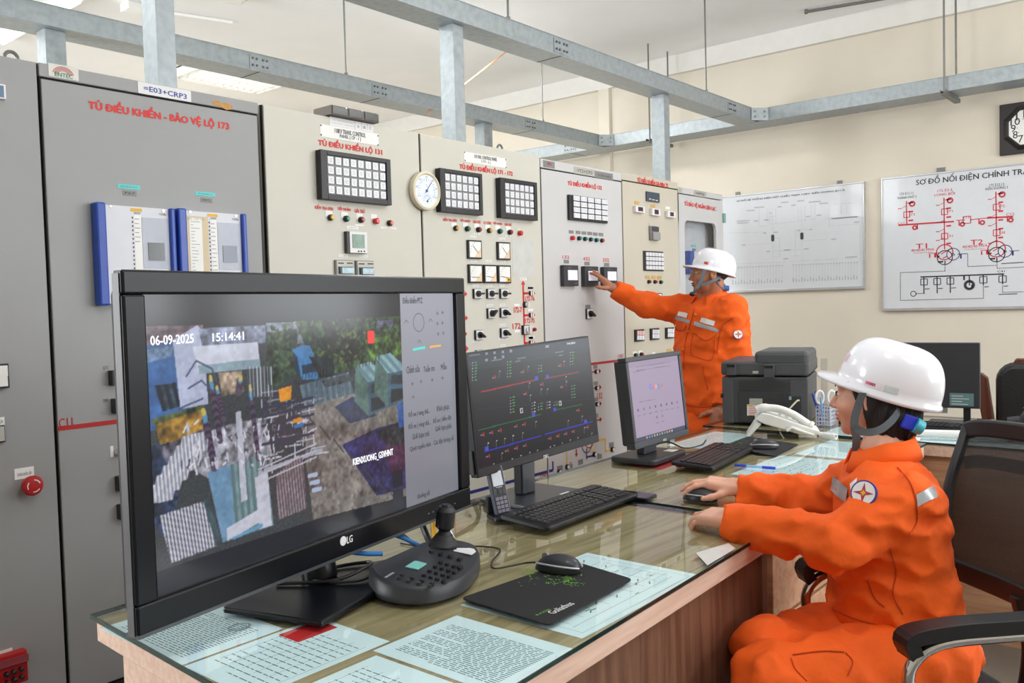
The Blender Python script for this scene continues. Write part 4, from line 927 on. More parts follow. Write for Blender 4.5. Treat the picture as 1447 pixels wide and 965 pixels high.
for cx, cy in ((570, 572), (877, 554)):
    circ(reds, (cx, cy), .058, .008); l2(reds, (cx-22, cy+12), (cx+38, cy-22), .007); circ(blks, (cx+1, cy+32), .054, .007); l2(blks, (cx-10, cy+36), (cx+12, cy+26), .006); circ(navs, (cx+50, cy+12), .045, .006)
    q = [X((cx+40, cy+18)), X((cx+60, cy+17)), X((cx+50, cy+5))]
    for a, b in zip(q, q[1:]+q[:1]): line(navs, FRW, a, b, .005, ZD)
    l2(navs, (cx+75, cy+12), (cx+135, cy+8), .005); l2(navs, (cx+96, cy+12), (cx+96, cy+38), .012); l2(reds, (cx-95, cy+8), (cx-30, cy+4), .005)
    l2(reds, (cx-88, cy+12), (cx-88, cy+34), .009); l2(reds, (cx-55, cy+8), (cx-55, cy+32), .016); l2(blks, (cx+2, cy+50), (cx+2, cy+75), .008); l2(blks, (cx-42, cy+30), (cx-30, cy+22), .01); l2(blks, (cx-40, cy+58), (cx-8, cy+56), .012)
def dash(mb, a, b, n):
    a, b = X(a), X(b)
    for k in range(n): line(mb, FRW, a+(b-a)*k/n, a+(b-a)*(k+.6)/n, .006, ZD)
dash(blks, (572, 650), (572, 686), 4); dash(blks, (572, 684), (308, 693), 24); dash(blks, (308, 693), (308, 857), 14); dash(blks, (308, 857), (800, 845), 44); dash(blks, (800, 845), (798, 760), 8); dash(blks, (706, 582), (707, 657), 8); dash(blks, (707, 657), (880, 650), 16); dash(blks, (880, 630), (880, 668), 5); dash(blks, (880, 668), (1040, 660), 14); dash(blks, (912, 770), (913, 810), 5); dash(blks, (913, 810), (1040, 806), 12)
l2(blks, (427, 719), (922, 701), .010)
for x in (447, 525, 603, 716, 798, 912):
    yt = 719-(x-427)*.036; l2(blks, (x, yt), (x+1, yt+(100 if x < 650 else 60)), .008)
    if x != 716: symb(blks, (x+1, yt+30), .024, .006); l2(blks, (x+6, yt+72), (x+34, yt+70), .006)
    else: circ(blks, (x, yt+58), .03, .02)
l2(blks, (685, 712), (685, 738), .012); circ(blks, (385, 818), .02, .006); l2(blks, (400, 818), (447, 815), .004); l2(blks, (730, 765), (732, 780), .01)
l2(blks, (905, 640), (1036, 632), .006); l2(blks, (890, 822), (1000, 818), .006)
obj('red_diagram', reds, m_rink, t, kind='stuff'); obj('black_diagram', blks, m_ink, t, kind='stuff'); obj('blue_diagram', navs, m_nink, t, kind='stuff')
for s, a, b, mt, bd in (('173 E11.11', (305, 237), (384, 222), m_ink, 0), ('THÀNH PHỐ 2', (289, 260), (404, 240), m_ink, .01), ('172 E3.3', (528, 218), (614, 203), m_rink, .01), ('LONG BỐI', (510, 242), (630, 220), m_rink, .02), ('175 E10.13', (835, 188), (922, 170), m_ink, 0), ('KIẾN XƯƠNG 2', (812, 207), (945, 185), m_ink, .01),
                        ('173', (360, 358), (394, 344), m_rink, .02), ('171', (584, 338), (618, 325), m_rink, .02), ('172', (892, 308), (926, 294), m_rink, .02), ('131', (586, 484), (618, 470), m_rink, .02), ('132', (894, 464), (928, 450), m_rink, .02), ('112', (682, 374), (718, 360), m_rink, .02), ('C11', (293, 408), (330, 396), m_rink, .02), ('C12', (935, 358), (982, 342), m_rink, .02), ('C41', (882, 692), (926, 680), m_ink, .02),
                        ('T1', (400, 552), (466, 524), m_rink, .03), ('T2', (724, 530), (796, 500), m_rink, .03), ('40/40/40 MVA', (372, 570), (508, 555), m_rink, .01), ('40/40/40 MVA', (675, 549), (824, 533), m_rink, .01), ('115/38,5/23kV', (386, 582), (500, 575), m_rink, 0), ('115/38,5/23kV', (690, 561), (810, 554), m_rink, 0)):
    (a0, b0), (a1, b1) = wpx(W2(*a)), wpx(W2(*b)); mb = MB(); hgt = abs(X((a[0], a[1]))[1]-X((a[0], b[1]))[1])
    text_into(mb, FRW, s, a0, b0, a1, b0+hgt, ZD+.0004, bd); obj('lettering', mb, mt, t)
# clock
(u0, v1), (_, v0) = wpx(W3(205, 170)), wpx(W3(218, 795)); S = v1-v0
t = thing('wall_clock', 'black square wall clock with an octagonal white dial at the right edge', 'clock', FRW.w(u0+S/2, v0, .0))
m_ck = M('black_lacquer', (36, 30, 30), .45, var=.1)
obj('case', MB().fbox(FRW, u0, v0, u0+S, v1, .002, .03), m_ck, t, bevel=.004)
cu, cv = u0+S/2, (v0+v1)/2
octa = lambda r: [(cu+r*math.cos(math.radians(22.5+45*k))/math.cos(math.radians(22.5)), cv+r*math.sin(math.radians(22.5+45*k))/math.cos(math.radians(22.5))) for k in range(8)]
mb = MB(); a, b = octa(S*.43), octa(S*.36)
mb.add([FRW.w(*q, .03) for q in a]+[FRW.w(*q, .05) for q in b]+[FRW.w(*q, .035) for q in octa(S*.33)], [(i, (i+1)%8, 8+(i+1)%8, 8+i) for i in range(8)]+[(8+i, 8+(i+1)%8, 16+(i+1)%8, 16+i) for i in range(8)])
obj('rim', mb, m_ck, t)
o = obj('dial', MB().prism(FRW, octa(S*.335), .03, .036), m_white, t)
mb = MB()
for k in range(1, 13):
    a = math.radians(90-30*k); q = (cu+S*.255*math.cos(a), cv+S*.255*math.sin(a)); s = str(k); wd = .03 if len(s) > 1 else .016
    text_into(mb, FRW, s, q[0]-wd, q[1]-.026, q[0]+wd, q[1]+.026, .0365, .01); line(mb, FRW, (cu+S*.18*math.cos(a), cv+S*.18*math.sin(a)), (cu+S*.19*math.cos(a), cv+S*.19*math.sin(a)), .006, .0365)
obj('numerals', mb, m_ink, o)
mb = MB(); line(mb, FRW, (cu, cv), (cu+.07, cv-.06), .012, .039); obj('hour_hand', mb, m_ink, t)
mb = MB(); line(mb, FRW, (cu, cv), (cu+.09, cv+.09), .008, .041); obj('minute_hand', mb, m_ink, t)
# ================================================================== desks
ZD_ = .77
FD = Frame((0, 0, ZD_), (1, 0, 0), (0, 1, 0))
m_top = wood('desk_top_wood', (176, 162, 122), (140, 124, 84), 0, .45); m_edge = wood('beech_edge', (234, 204, 186), (220, 184, 164), 0, .4, 14)
m_panel = wood('brown_panel', (128, 92, 70), (100, 66, 48), 2, .5); m_panel2 = wood('tan_panel', (206, 162, 128), (180, 134, 102), 1, .5, 7)
m_glass = glass('desk_glass', (.972, .988, .982), 1.5, .006); m_gedge = M('glass_edge', (36, 62, 56), .15)
m_paper = M('pale_cyan_paper', (222, 244, 250), .8, var=.01); m_pink = M('paper_ink', (96, 124, 130), .8)
def slab(fr, pts, d0, d1): return MB().prism(fr, pts, d0, d1)
def inset(pts, k):
    c = np.mean(np.array(pts), 0); return [tuple(np.array(p)+(c-np.array(p))/np.linalg.norm(c-np.array(p))*k) for p in pts]
def desk(label, q, panels, drawers=()):
    t = thing('office_desk', label, 'desk', (np.mean([p[0] for p in q]), np.mean([p[1] for p in q]), 0))
    obj('desk_top', slab(FD, inset(q, .012), -.012, -.0095), m_top, t)
    obj('edge_band', slab(FD, inset(q, .012), -.055, -.012), m_edge, t, bevel=.002)
    for nm, a, b, mt in panels: obj(nm, MB().box(a, b), mt, t)
    return t
Q1 = [(.705, .845), (2.165, .912), (2.18, 1.80), (.757, 1.743)]
t = desk('long wooden desk under the television with papers below its glass', Q1, (('side_panel', (.80, .90, 0), (.83, 1.70, .715), m_edge), ('side_panel', (2.10, .935, 0), (2.13, 1.72, .715), m_panel), ('back_panel', (.83, 1.66, .1), (2.10, 1.68, .715), m_panel)))
fr = Frame((.80, .885, 0), (1.30, .062, 0), (0, 0, 1)); obj('front_panel', MB().fbox(fr, .03, .0, 1.335, .715, -.02, 0), m_panel, t)
Q2 = [(2.19, .925), (3.665, .94), (3.68, 1.86), (2.205, 1.815)]
t = desk('wooden desk in front of the seated worker with the small monitor', Q2, (('side_panel', (2.20, .99, 0), (2.225, 1.72, .715), m_panel2), ('side_panel', (3.62, .99, 0), (3.645, 1.72, .715), m_panel2), ('back_panel', (2.225, 1.70, .1), (3.62, 1.72, .715), m_panel)))
obj('drawer_unit', MB().box((2.235, .985, .06), (2.66, 1.5, .71)), m_panel2, t)
for z0, z1 in ((.48, .70), (.07, .47)):
    d = obj('drawer', MB().box((2.235, .965, z0), (2.66, .985, z1)), m_panel2, t, bevel=.002)
    obj('lock', MB().cyl((2.44, .965, (z0+z1)/2+.07), (2.44, .955, (z0+z1)/2+.07), .011), m_chrome, d)
Q3 = [(3.69, -.75), (4.52, -.75), (4.50, 1.93), (3.695, 1.93)]
t = desk('wooden desk along the right carrying the printer and the far monitor', Q3, (('front_panel', (3.72, -.70, 0), (3.74, 1.88, .715), m_panel2), ('side_panel', (3.74, -.70, 0), (4.46, -.68, .715), m_panel2), ('side_panel', (3.74, 1.86, 0), (4.46, 1.88, .715), m_panel2)))
for q, lab in ((Q1, 'glass sheet covering the desk with the television'), (Q2, 'glass sheet covering the desk of the seated worker'), (Q3, 'glass sheet covering the right desk under the printer')):
    t = thing('glass_sheet', lab, 'glass sheet', (np.mean([p[0] for p in q]), np.mean([p[1] for p in q]), ZD_-.008))
    obj('pane', MB().prism(FD, q, -.0085, 0), m_glass, t)
    mb = MB(); qi = inset(q, .0035)
    for i in range(4):
        j = (i+1) % 4; mb.add([FD.w(*q[i], -.0086), FD.w(*q[j], -.0086), FD.w(*q[j], .0002), FD.w(*q[i], .0002), FD.w(*qi[i], -.0086), FD.w(*qi[j], -.0086), FD.w(*qi[j], .0002), FD.w(*qi[i], .0002)], [(0, 1, 2, 3), (3, 2, 6, 7), (4, 7, 6, 5)])
    obj('polished_edge', mb, m_gedge, t)
# papers under the glass
def paper(label, x0, y0, x1, y1, rows=22, horiz=True, table=False, sketch=False, ang=0., mat=None, z=-.0092, title=None):
    cx, cy = (x0+x1)/2, (y0+y1)/2
    fr = Frame((cx, cy, ZD_+z), (math.cos(ang), math.sin(ang), 0), (-math.sin(ang), math.cos(ang), 0)); W, H = (x1-x0)/2, (y1-y0)/2
    t = thing('paper_sheet', label, 'paper', (cx, cy, ZD_+z), 'sheets under the desk glass')
    obj('sheet', MB().fbox(fr, -W, -H, W, H, 0, .0003), mat or m_paper, t)
    mb = MB(); d = .0004
    if sketch:
        for i in range(9): line(mb, fr, (-W*.8+i*W*.2, -H*.6), (-W*.8+i*W*.2, H*.5), .001, d)
        for i in range(6): line(mb, fr, (-W*.85, -H*.7+i*H*.25), (W*.8, -H*.7+i*H*.25), .001, d)
        for i in range(40): x, y = random.uniform(-.8, .7)*W, random.uniform(-.7, .8)*H; line(mb, fr, (x, y), (x+.015, y+random.choice((0, .01))), .003, d)
        for s in (-.9, .9): line(mb, fr, (-W*.9, s*H), (W*.9, s*H), .0008, d); line(mb, fr, (s*W, -H*.9), (s*W, H*.9), .0008, d)
    else:
        L, S = (W, H) if horiz else (H, W)
        for i in range(rows):
            y = S*.78-i*S*1.5/rows; e = L*(.82 if i % 5 else random.uniform(.1, .6)); x = -L*.8
            while x < e:
                w_ = random.uniform(.008, .022); q = ((x, y), (min(x+w_, e), y)) if horiz else ((-y, x), (-y, min(x+w_, e)))
                line(mb, fr, *q, .0024, d); x += w_+.004
        if table:
            for k in range(6):
                a = -L*.85+k*L*.33; q = ((a, S*.6), (a, -S*.7)) if horiz else ((-S*.6, a), (S*.7, a)); line(mb, fr, *q, .0008, d)
    if mb.v: obj('print', mb, m_pink, t, kind='stuff')
    return t, fr
t, fr = paper('pale sheet with a round stamp at the left end of the desk', .745, 1.38, .955, 1.675, 24, False)
mb = MB()
for r in (.012, .016, .018):
    pts = [(.06+r*math.cos(a)*1.2, -.07+r*math.sin(a)) for a in np.linspace(0, 6.2832, 20)]
    for a, b in zip(pts[:-1], pts[1:]): line(mb, fr, a, b, .0014, .0005)
obj('stamp', mb, m_pink, t)
paper('pale sheet with a printed table in front of the television stand', .748, 1.168, 1.032, 1.372, 13, False, True)
paper('pale sheet with a table at the front left corner of the desk', .715, .905, .975, 1.14, 14, False, True)
paper('pale sheet densely printed in front of the camera controller', .985, .868, 1.198, 1.160, 26, False)
paper('large pale sheet with a wiring sketch under the black mouse pad', 1.245, .895, 1.69, 1.195, sketch=True)
paper('pale sheet under the blue pen on the far desk', 2.74, 1.02, 3.17, 1.33, sketch=True)
paper('pale sheet below the coiled cord of the white telephone', 3.22, 1.00, 3.60, 1.30, 16)
paper('pale sheet behind the small monitor near the standing worker', 3.15, 1.58, 3.60, 1.82, 12)
paper('pale sheet on the right desk behind the seated worker', 3.74, .62, 4.05, 1.06, sketch=True)
paper('pale sheet beside the printer on the right desk', 3.74, 1.12, 4.02, 1.40, 12)
paper('small reddish folder corner under the television stand', .93, 1.30, 1.02, 1.36, 0, mat=M('red_folder', (206, 40, 44), .5), z=-.0089)
# clear plastic pouch at the front edge
t = thing('plastic_pouch', 'clear plastic pouch lying at the desk edge below the left hand', 'plastic pouch', (1.86, .97, ZD_))
obj('film', MB().prism(FD, [tuple(onz(*zm(880, 700, 4.02)(*p), ZD_)[:2]) for p in ((415, 330), (600, 275), (640, 305), (480, 400))], .0008, .0018), M('pouch_film', (214, 214, 212), .25), t)

# ================================================================== screens: pictures painted on a fine grid
class Paint:
    def __init__(s, w, h, base=(0, 0, 0)):
        s.w, s.h = w, h; s.a = np.zeros((h, w, 3))+np.array(base, float); s.X, s.Y = np.meshgrid((np.arange(w)+.5)/w, (np.arange(h)+.5)/h); s.tex = np.zeros((h, w))
        for k, am in ((12, .5), (30, .7), (80, .8)):               # blotchy value noise
            g = rng.standard_normal((k+2, int(k*w/h)+2)); yy = s.Y*k; xx = s.X*(g.shape[1]-2); iy, ix = yy.astype(int), xx.astype(int); fy, fx = yy-iy, xx-ix
            s.tex += am*((g[iy, ix]*(1-fx)+g[iy, ix+1]*fx)*(1-fy)+(g[iy+1, ix]*(1-fx)+g[iy+1, ix+1]*fx)*fy)
    def soften(s, m_, k=.5):
        a = s.a; b = a.copy(); b[1:-1, 1:-1] = (a[:-2, 1:-1]+a[2:, 1:-1]+a[1:-1, :-2]+a[1:-1, 2:])/4; s.a[m_] = (a*(1-k)+b*k)[m_]
    def mask(s, pts):
        n = len(pts); m_ = np.zeros((s.h, s.w), bool)
        for i in range(n):
            (x0, y0), (x1, y1) = pts[i], pts[(i+1) % n]
            if y0 == y1: continue
            c = ((s.Y >= min(y0, y1)) & (s.Y < max(y0, y1)) & (s.X < (x1-x0)*(s.Y-y0)/(y1-y0)+x0)); m_ ^= c
        return m_
    def poly(s, pts, col, noise=0., stripes=None):
        m_ = s.mask(pts); n = m_.sum()
        if not n: return
        c = np.tile(np.array(col, float), (n, 1))
        if noise: c *= 1+noise*(.35*rng.standard_normal((n, 1))+1.2*s.tex[m_][:, None])
        if stripes:
            fx, fy, c2 = stripes; q = (np.sin(2*math.pi*(s.X[m_]*fx+s.Y[m_]*fy)) > 0); c[q] = c2
        s.a[m_] = c
    def line(s, a, b, wd, col):
        (x0, y0), (x1, y1) = a, b; asp = s.w/s.h; dx, dy = (x1-x0)*asp, y1-y0; L = dx*dx+dy*dy+1e-12
        t_ = np.clip(((s.X-x0)*asp*dx+(s.Y-y0)*dy)/L, 0, 1); d = np.hypot((s.X-x0)*asp-t_*dx, s.Y-y0-t_*dy)
        s.a[d < wd/2] = col
    def rect(s, x0, y0, x1, y1, col): s.a[(s.X >= x0) & (s.X < x1) & (s.Y >= y0) & (s.Y < y1)] = col
def screen(name, parent, fr, W, H, P, mat, d=.0):
    # colours sit on the grid's points (v up)
    h, w_ = P.h, P.w; U, V = np.meshgrid(np.linspace(-W/2, W/2, w_), np.linspace(0, H, h))
    co = fr.O+U.reshape(-1, 1)*fr.ex+V.reshape(-1, 1)*fr.ey+fr.n*d - ORG[parent]
    i = np.arange(h*w_).reshape(h, w_); q = np.stack([i[:-1, :-1], i[:-1, 1:], i[1:, 1:], i[1:, :-1]], -1).reshape(-1, 4)
    me = bpy.data.meshes.new(name); me.vertices.add(h*w_); me.vertices.foreach_set('co', co.ravel())
    me.loops.add(q.size); me.loops.foreach_set('vertex_index', q.ravel().astype(np.int32)); me.polygons.add(len(q)); me.polygons.foreach_set('loop_start', np.arange(0, q.size, 4, dtype=np.int32)); me.update(calc_edges=True)
    at = me.color_attributes.new('Col', 'FLOAT_COLOR', 'POINT'); c = np.clip(P.a, 0, 255)/255.; c = np.where(c <= .04045, c/12.92, ((c+.055)/1.055)**2.4)
    rgba = np.ones((h*w_, 4), np.float32); rgba[:, :3] = c.reshape(-1, 3); at.data.foreach_set('color', rgba.ravel())
    me.materials.append(mat); o = bpy.data.objects.new(name, me); COL.objects.link(o); o.parent = parent; ORG[o] = ORG[parent]; return o
def mframe(c, yaw, tilt, roll=0.):
    ex = np.array([math.cos(yaw), math.sin(yaw), 0]); n = np.array([math.sin(yaw), -math.cos(yaw), 0]); up = math.cos(tilt)*np.array([0, 0, 1.])-math.sin(tilt)*n
    return Frame(c, ex*math.cos(roll)+up*math.sin(roll), up*math.cos(roll)-ex*math.sin(roll))
m_gloss = M('gloss_black_bezel', (13, 15, 21), .30, var=.05, spec=.25); m_satin = M('satin_black', (24, 25, 29), .4, var=.08, spec=.35)

# ---- television
W, H = .925, .507; FT = mframe((1.163, 1.466, .887), .178, .0)
t = thing('television', 'large black television showing a substation camera view', 'television', (1.16, 1.50, ZD_))
mb = MB()
for q in ((-W/2-.042, -.052, W/2+.042, 0), (-W/2-.042, H, W/2+.042, H+.040), (-W/2-.042, 0, -W/2, H), (W/2, 0, W/2+.042, H)): mb.fbox(FT, *q, -.012, .012)
obj('bezel', mb, m_gloss, t, bevel=.004)
obj('rear_shell', MB().fbox(FT, -W/2-.015, -.04, W/2+.03, H+.02, -.07, -.011), m_satin, t, bevel=.02)
obj('side_trim', MB().fbox(FT, -W/2-.0435, -.050, -W/2-.0415, H+.034, -.012, .004), M('side_grey', (92, 92, 98), .4), t)
obj('bottom_trim', MB().fbox(FT, -W/2-.042, -.0535, W/2+.042, -.0475, -.02, .0135), M('trim_grey', (70, 74, 78), .3), t)
def tv(p): u, v = FT.px(*p); return (u+W/2)/W, v/H
T7 = zm(140, 370, 1.787); tq = lambda *pts: [tv(T7(*p)) for p in pts]
P = Paint(640, 360, (26, 28, 38))
x0 = tv(T7(107, 400))[0]*0; xr = tv(T7(765, 300))[0]; yt = tv(T7(430, 158))[1]; yb = tv(T7(450, 682))[1]
P.rect(0, yb, xr, yt, (62, 66, 70)); vid = (P.X < xr) & (P.Y > yb) & (P.Y < yt)
P.a[vid] += rng.normal(0, 10, (vid.sum(), 1))
P.poly(tq((100, 165), (262, 160), (262, 190), (100, 215)), (112, 88, 100), .2)
P.poly(tq((100, 215), (230, 195), (250, 400), (120, 430)), (62, 104, 164), .08)
P.poly(tq((118, 222), (190, 212), (180, 240), (112, 258)), (112, 140, 176), .15)
P.poly(tq((140, 312), (195, 305), (205, 365), (160, 378)), (40, 58, 74), .3, (60, 8, (20, 30, 44)))
P.poly(tq((186, 198), (248, 160), (264, 178), (275, 360), (205, 372)), (186, 194, 222), .04)
P.poly(tq((250, 170), (420, 160), (420, 205), (260, 212)), (120, 128, 150), .2)
P.poly(tq((236, 215), (400, 203), (406, 262), (250, 282)), (214, 218, 236), .03); P.poly(tq((250, 262), (406, 245), (406, 268), (252, 284)), (146, 172, 186), .04)
P.poly(tq((300, 280), (360, 275), (365, 330), (310, 340)), (140, 124, 110), .25)
P.poly(tq((140, 405), (258, 372), (264, 430), (155, 465)), (160, 122, 50), .2); P.poly(tq((132, 398), (262, 360), (262, 372), (136, 412)), (86, 100, 60), .2)
P.poly(tq((420, 155), (560, 148), (560, 200), (430, 215)), (128, 136, 152), .15)
P.poly(tq((425, 180), (500, 170), (500, 285), (420, 330)), (52, 70, 52), .35); P.poly(tq((495, 150), (765, 138), (768, 235), (700, 258), (640, 270), (560, 290), (520, 215)), (44, 66, 38), .4)
P.poly(tq((560, 150), (640, 146), (650, 250), (590, 262)), (40, 46, 36), .4); P.poly(tq((660, 200), (760, 180), (765, 235), (690, 250)), (70, 100, 40), .35); P.poly(tq((700, 150), (740, 146), (742, 162), (700, 168)), (92, 92, 130), .2)
for k in range(150):
    x, y = random.uniform(430, 765), random.uniform(150, 262); c = random.choice(((70, 96, 52), (32, 44, 28), (96, 110, 60), (52, 60, 44))); P.line(tv(T7(x, y)), tv(T7(x+random.uniform(-8, 8), y+random.uniform(-6, 10))), random.uniform(.006, .016), c)
P.poly(tq((487, 222), (512, 210), (532, 212), (552, 262), (552, 296), (512, 298), (500, 262)), (70, 132, 190), .06); P.poly(tq((511, 262), (546, 254), (550, 276), (513, 284)), (30, 52, 76), .1); P.poly(tq((487, 226), (500, 240), (508, 290), (498, 285)), (32, 56, 88), .1)
P.poly(tq((530, 240), (590, 245), (595, 290), (556, 292)), (24, 30, 32), .3)
P.poly(tq((505, 312), (630, 278), (642, 332), (520, 372)), (104, 124, 136), .08, (46, 4, (88, 108, 122)))
P.poly(tq((505, 372), (642, 332), (772, 318), (776, 590), (540, 650)), (126, 120, 116), .14)
P.poly(tq((560, 300), (642, 280), (642, 300), (570, 318)), (60, 66, 72), .2)
P.poly(tq((594, 366), (640, 340), (700, 388), (632, 408)), (38, 48, 82), .15); P.poly(tq((612, 462), (700, 420), (775, 400), (777, 570), (700, 590)), (46, 48, 92), .2); P.poly(tq((700, 430), (775, 395), (777, 480), (740, 480)), (40, 44, 48), .3); P.poly(tq((710, 470), (776, 455), (777, 520), (740, 530)), (70, 46, 74), .2)
for a in ((650, 262, 0), (700, 240, 1)):
    x, y = a[0], a[1]; P.poly(tq((x-4, y), (x+28, y+28), (x+30, y+128), (x-6, y+90)), (88, 118, 112), .08); P.poly(tq((x+28, y+30), (x+80, y+36 if a[2] else y+34), (x+76, y+105), (x+30, y+128)), (66, 96, 118), .08); P.poly(tq((x+36, y+46), (x+76, y+44), (x+72, y+66), (x+36, y+70)), (44, 56, 66), .1); P.poly(tq((x+36, y+82), (x+72, y+78), (x+70, y+104), (x+36, y+116)), (26, 34, 44), .1)
    P.poly(tq((x-4, y), (x+34, y-10), (x+82, y+32), (x+28, y+42)), (142, 178, 190), .05, (30, 20, (104, 142, 150)))
P.poly(tq((752, 360), (776, 345), (778, 415), (756, 420)), (48, 92, 170), .1)
for k in range(7): P.line(tv(T7(520+k*36, 380+k*34)), tv(T7(545+k*36, 412+k*34)), .006, (70, 66, 64))
# transformer with cooling fins
P.poly(tq((112, 470), (180, 455), (200, 600), (160, 690), (125, 640)), (44, 60, 92), .3); P.poly(tq((150, 470), (265, 420), (275, 520), (200, 560)), (96, 94, 110), .3)
P.poly(tq((205, 450), (330, 410), (420, 390), (440, 520), (300, 560), (230, 520)), (150, 150, 160), .25)
for k in range(7):
    x, y = 250-k*16, 440+k*25; P.poly(tq((x-40, y), (x+50-k*2, y-18), (x+44-k*2, y+10), (x-46, y+26)), (216, 218, 230), .05, (120, 4, (150, 152, 166)))
P.poly(tq((152, 640), (262, 604), (296, 716), (182, 760)), (222, 222, 234), .03, (135, 10, (96, 98, 116)))
P.poly(tq((262, 604), (275, 596), (310, 706), (296, 716)), (62, 84, 92), .1)
P.poly(tq((272, 530), (330, 512), (345, 690), (312, 708)), (112, 152, 186), .05); P.poly(tq((330, 512), (420, 480), (440, 664), (345, 694)), (122, 150, 158), .06, (60, 2, (96, 124, 128)))
P.poly(tq((344, 380), (358, 376), (374, 600), (358, 606)), (196, 200, 216), .04); P.poly(tq((392, 545), (425, 532), (436, 665), (405, 674)), (206, 208, 224), .03)
P.poly(tq((322, 672), (412, 618), (416, 650), (324, 704)), (210, 210, 226), .03); P.poly(tq((326, 700), (412, 658), (414, 668), (340, 700)), (110, 166, 206), .03)
for a, b, w_ in (((285, 318), (306, 455), .024), ((268, 400), (292, 522), .030), ((300, 330), (316, 400), .02), ((384, 345), (402, 500), .022), ((356, 300), (352, 330), .03)):
    pa, pb = np.array(tv(T7(*a))), np.array(tv(T7(*b)))
    for k in range(14):
        c = pa+(pb-pa)*k/14; P.line(c, c+(pb-pa)/22, w_, (92, 76, 100) if k % 2 else (60, 46, 70))
    P.line(pa-(pb-pa)*.14, pa, w_*.7, (96, 150, 190)); P.line(pa-(pb-pa)*.2, pa-(pb-pa)*.14, w_*.6, (210, 190, 90))
for k in range(90):
    x, y = random.uniform(395, 545), random.uniform(330, 505); c = random.choice(((190, 190, 205), (150, 150, 165), (70, 64, 84), (60, 60, 78), (120, 110, 120), (210, 210, 225)))
    if random.random() < .5: P.line(tv(T7(x, y)), tv(T7(x+random.uniform(-4, 4), y+random.uniform(14, 46))), .006, c)
    else: P.line(tv(T7(x, y)), tv(T7(x+random.uniform(20, 50), y-random.uniform(4, 14))), .006, c)
for y in (352, 372, 395, 418, 442): P.line(tv(T7(412, y+20)), tv(T7(540, y-10)), .011, (58, 62, 84))
P.line(tv(T7(405, 532)), tv(T7(560, 475)), .018, (176, 176, 192)); P.poly(tq((452, 322), (486, 312), (484, 348), (456, 354)), (206, 136, 40), .1); P.line(tv(T7(492, 402)), tv(T7(508, 398)), .018, (222, 150, 40)); P.line(tv(T7(495, 415)), tv(T7(512, 411)), .016, (60, 120, 190))
P.poly(tq((446, 535), (512, 485), (524, 622), (452, 650)), (150, 138, 144), .1, (120, 6, (96, 84, 92)))
for k in range(3): P.line(tv(T7(530+k*5, 540+k*18)), tv(T7(548+k*5, 536+k*18)), .018, (180, 196, 224))
for a, b in (((220, 290), (245, 250)), ((245, 250), (285, 270)), ((285, 270), (295, 300)), ((225, 320), (258, 300)), ((258, 300), (290, 330)), ((200, 372), (262, 345))): P.line(tv(T7(*a)), tv(T7(*b)), .006, (70, 80, 120))
for k in range(14): x = 375+k*4.5; P.line(tv(T7(x, 265)), tv(T7(x+3, 340)), .004, (200, 205, 220) if k % 2 else (90, 100, 110))
# small scatter of fittings, pipes and foliage
for k in range(60):
    x, y = random.uniform(205, 430), random.uniform(400, 520); c = random.choice(((205, 206, 220), (176, 178, 196), (84, 80, 100), (232, 232, 242))); P.line(tv(T7(x, y)), tv(T7(x+random.uniform(-10, 10), y+random.uniform(4, 26))), .007, c)
for k in range(26):
    x = 505+k*8; y = 268-k*1.6; P.line(tv(T7(x, y+28)), tv(T7(x+1, y+10)), .005, (62, 66, 66))
for k in range(9): x = 520+k*13; P.line(tv(T7(x, 306-k*3.2)), tv(T7(x+6, 362-k*3.6)), .004, (70, 88, 100))
for y in (466, 482, 500): P.line(tv(T7(402, y+58)), tv(T7(548, y-8)), .006, (196, 198, 210))
P.soften(vid, .6)
P.a[vid] = np.clip(P.a[vid], 0, 255)*.98
# grey control panel at the right of the picture
pan = P.X >= xr; g = .74+.26*P.Y[pan]; P.a[pan] = np.array([176, 178, 192])*g[:, None]
P.rect(xr-.055, 0, xr-.012, .10, (34, 40, 56)); P.rect(xr-.055, .11, xr-.012, .19, (30, 34, 46))
m_tv = vcol('television_picture', .80, .13, .02, .0, .28)
sc = screen('screen', t, FT, W, H, P, m_tv, .001)
def stext(parent, fr, s, pl, pr, mat, d=.0016, bold=0., h=.012):
    # left and right ends of the line of text (photo pixels), height in metres
    (a, b), (c, e) = fr.px(*pl), fr.px(*pr); v = (b+e)/2; mb = MB(); text_into(mb, fr, s, a, v-h/2, c, v+h/2, d, bold); return obj('lettering', mb, mat, parent)
m_sw = M('screen_white', (214, 214, 222), .5, emit=.55, var=0); m_sd = M('screen_dark', (44, 46, 56), .5, var=0); m_sgrey = M('screen_grey', (120, 122, 132), .5, emit=.3, var=0)
stext(sc, FT, '06-09-2025', T7(128, 197), T7(237, 195), m_sw, bold=.05, h=.016); stext(sc, FT, '15:14:41', T7(285, 190), T7(364, 187), m_sw, bold=.05, h=.015)
stext(sc, FT, 'KIENXUONG_GSVHNT', T7(640, 505), T7(741, 482), m_sw, bold=.06, h=.017)
for s, a, b in (('Điều khiển PTZ', (765, 96), (815, 95)), ('Chỉnh sửa', (775, 272), (808, 269)), ('Tuần tra', (818, 269), (846, 266)), ('Mẫu', (862, 264), (876, 262)), ('Đỗ xe ( vùng thả...', (780, 386), (834, 376)), ('Khôi phục', (852, 373), (883, 367)), ('Đỗ xe ( vùng thả...', (780, 416), (836, 405)), ('Đỗ xe ( điểm đặt', (842, 402), (888, 392)), ('Giới hạn trái', (790, 443), (832, 434)), ('Giới hạn phải', (848, 424), (888, 414)), ('Quét tuyến tính', (784, 472), (836, 460)), ('Cài đặt thông số', (844, 457), (894, 444)), ('Đường tối', (803, 592), (834, 583))): stext(sc, FT, s, T7(*a), T7(*b), m_sd, h=.018, bold=.02)
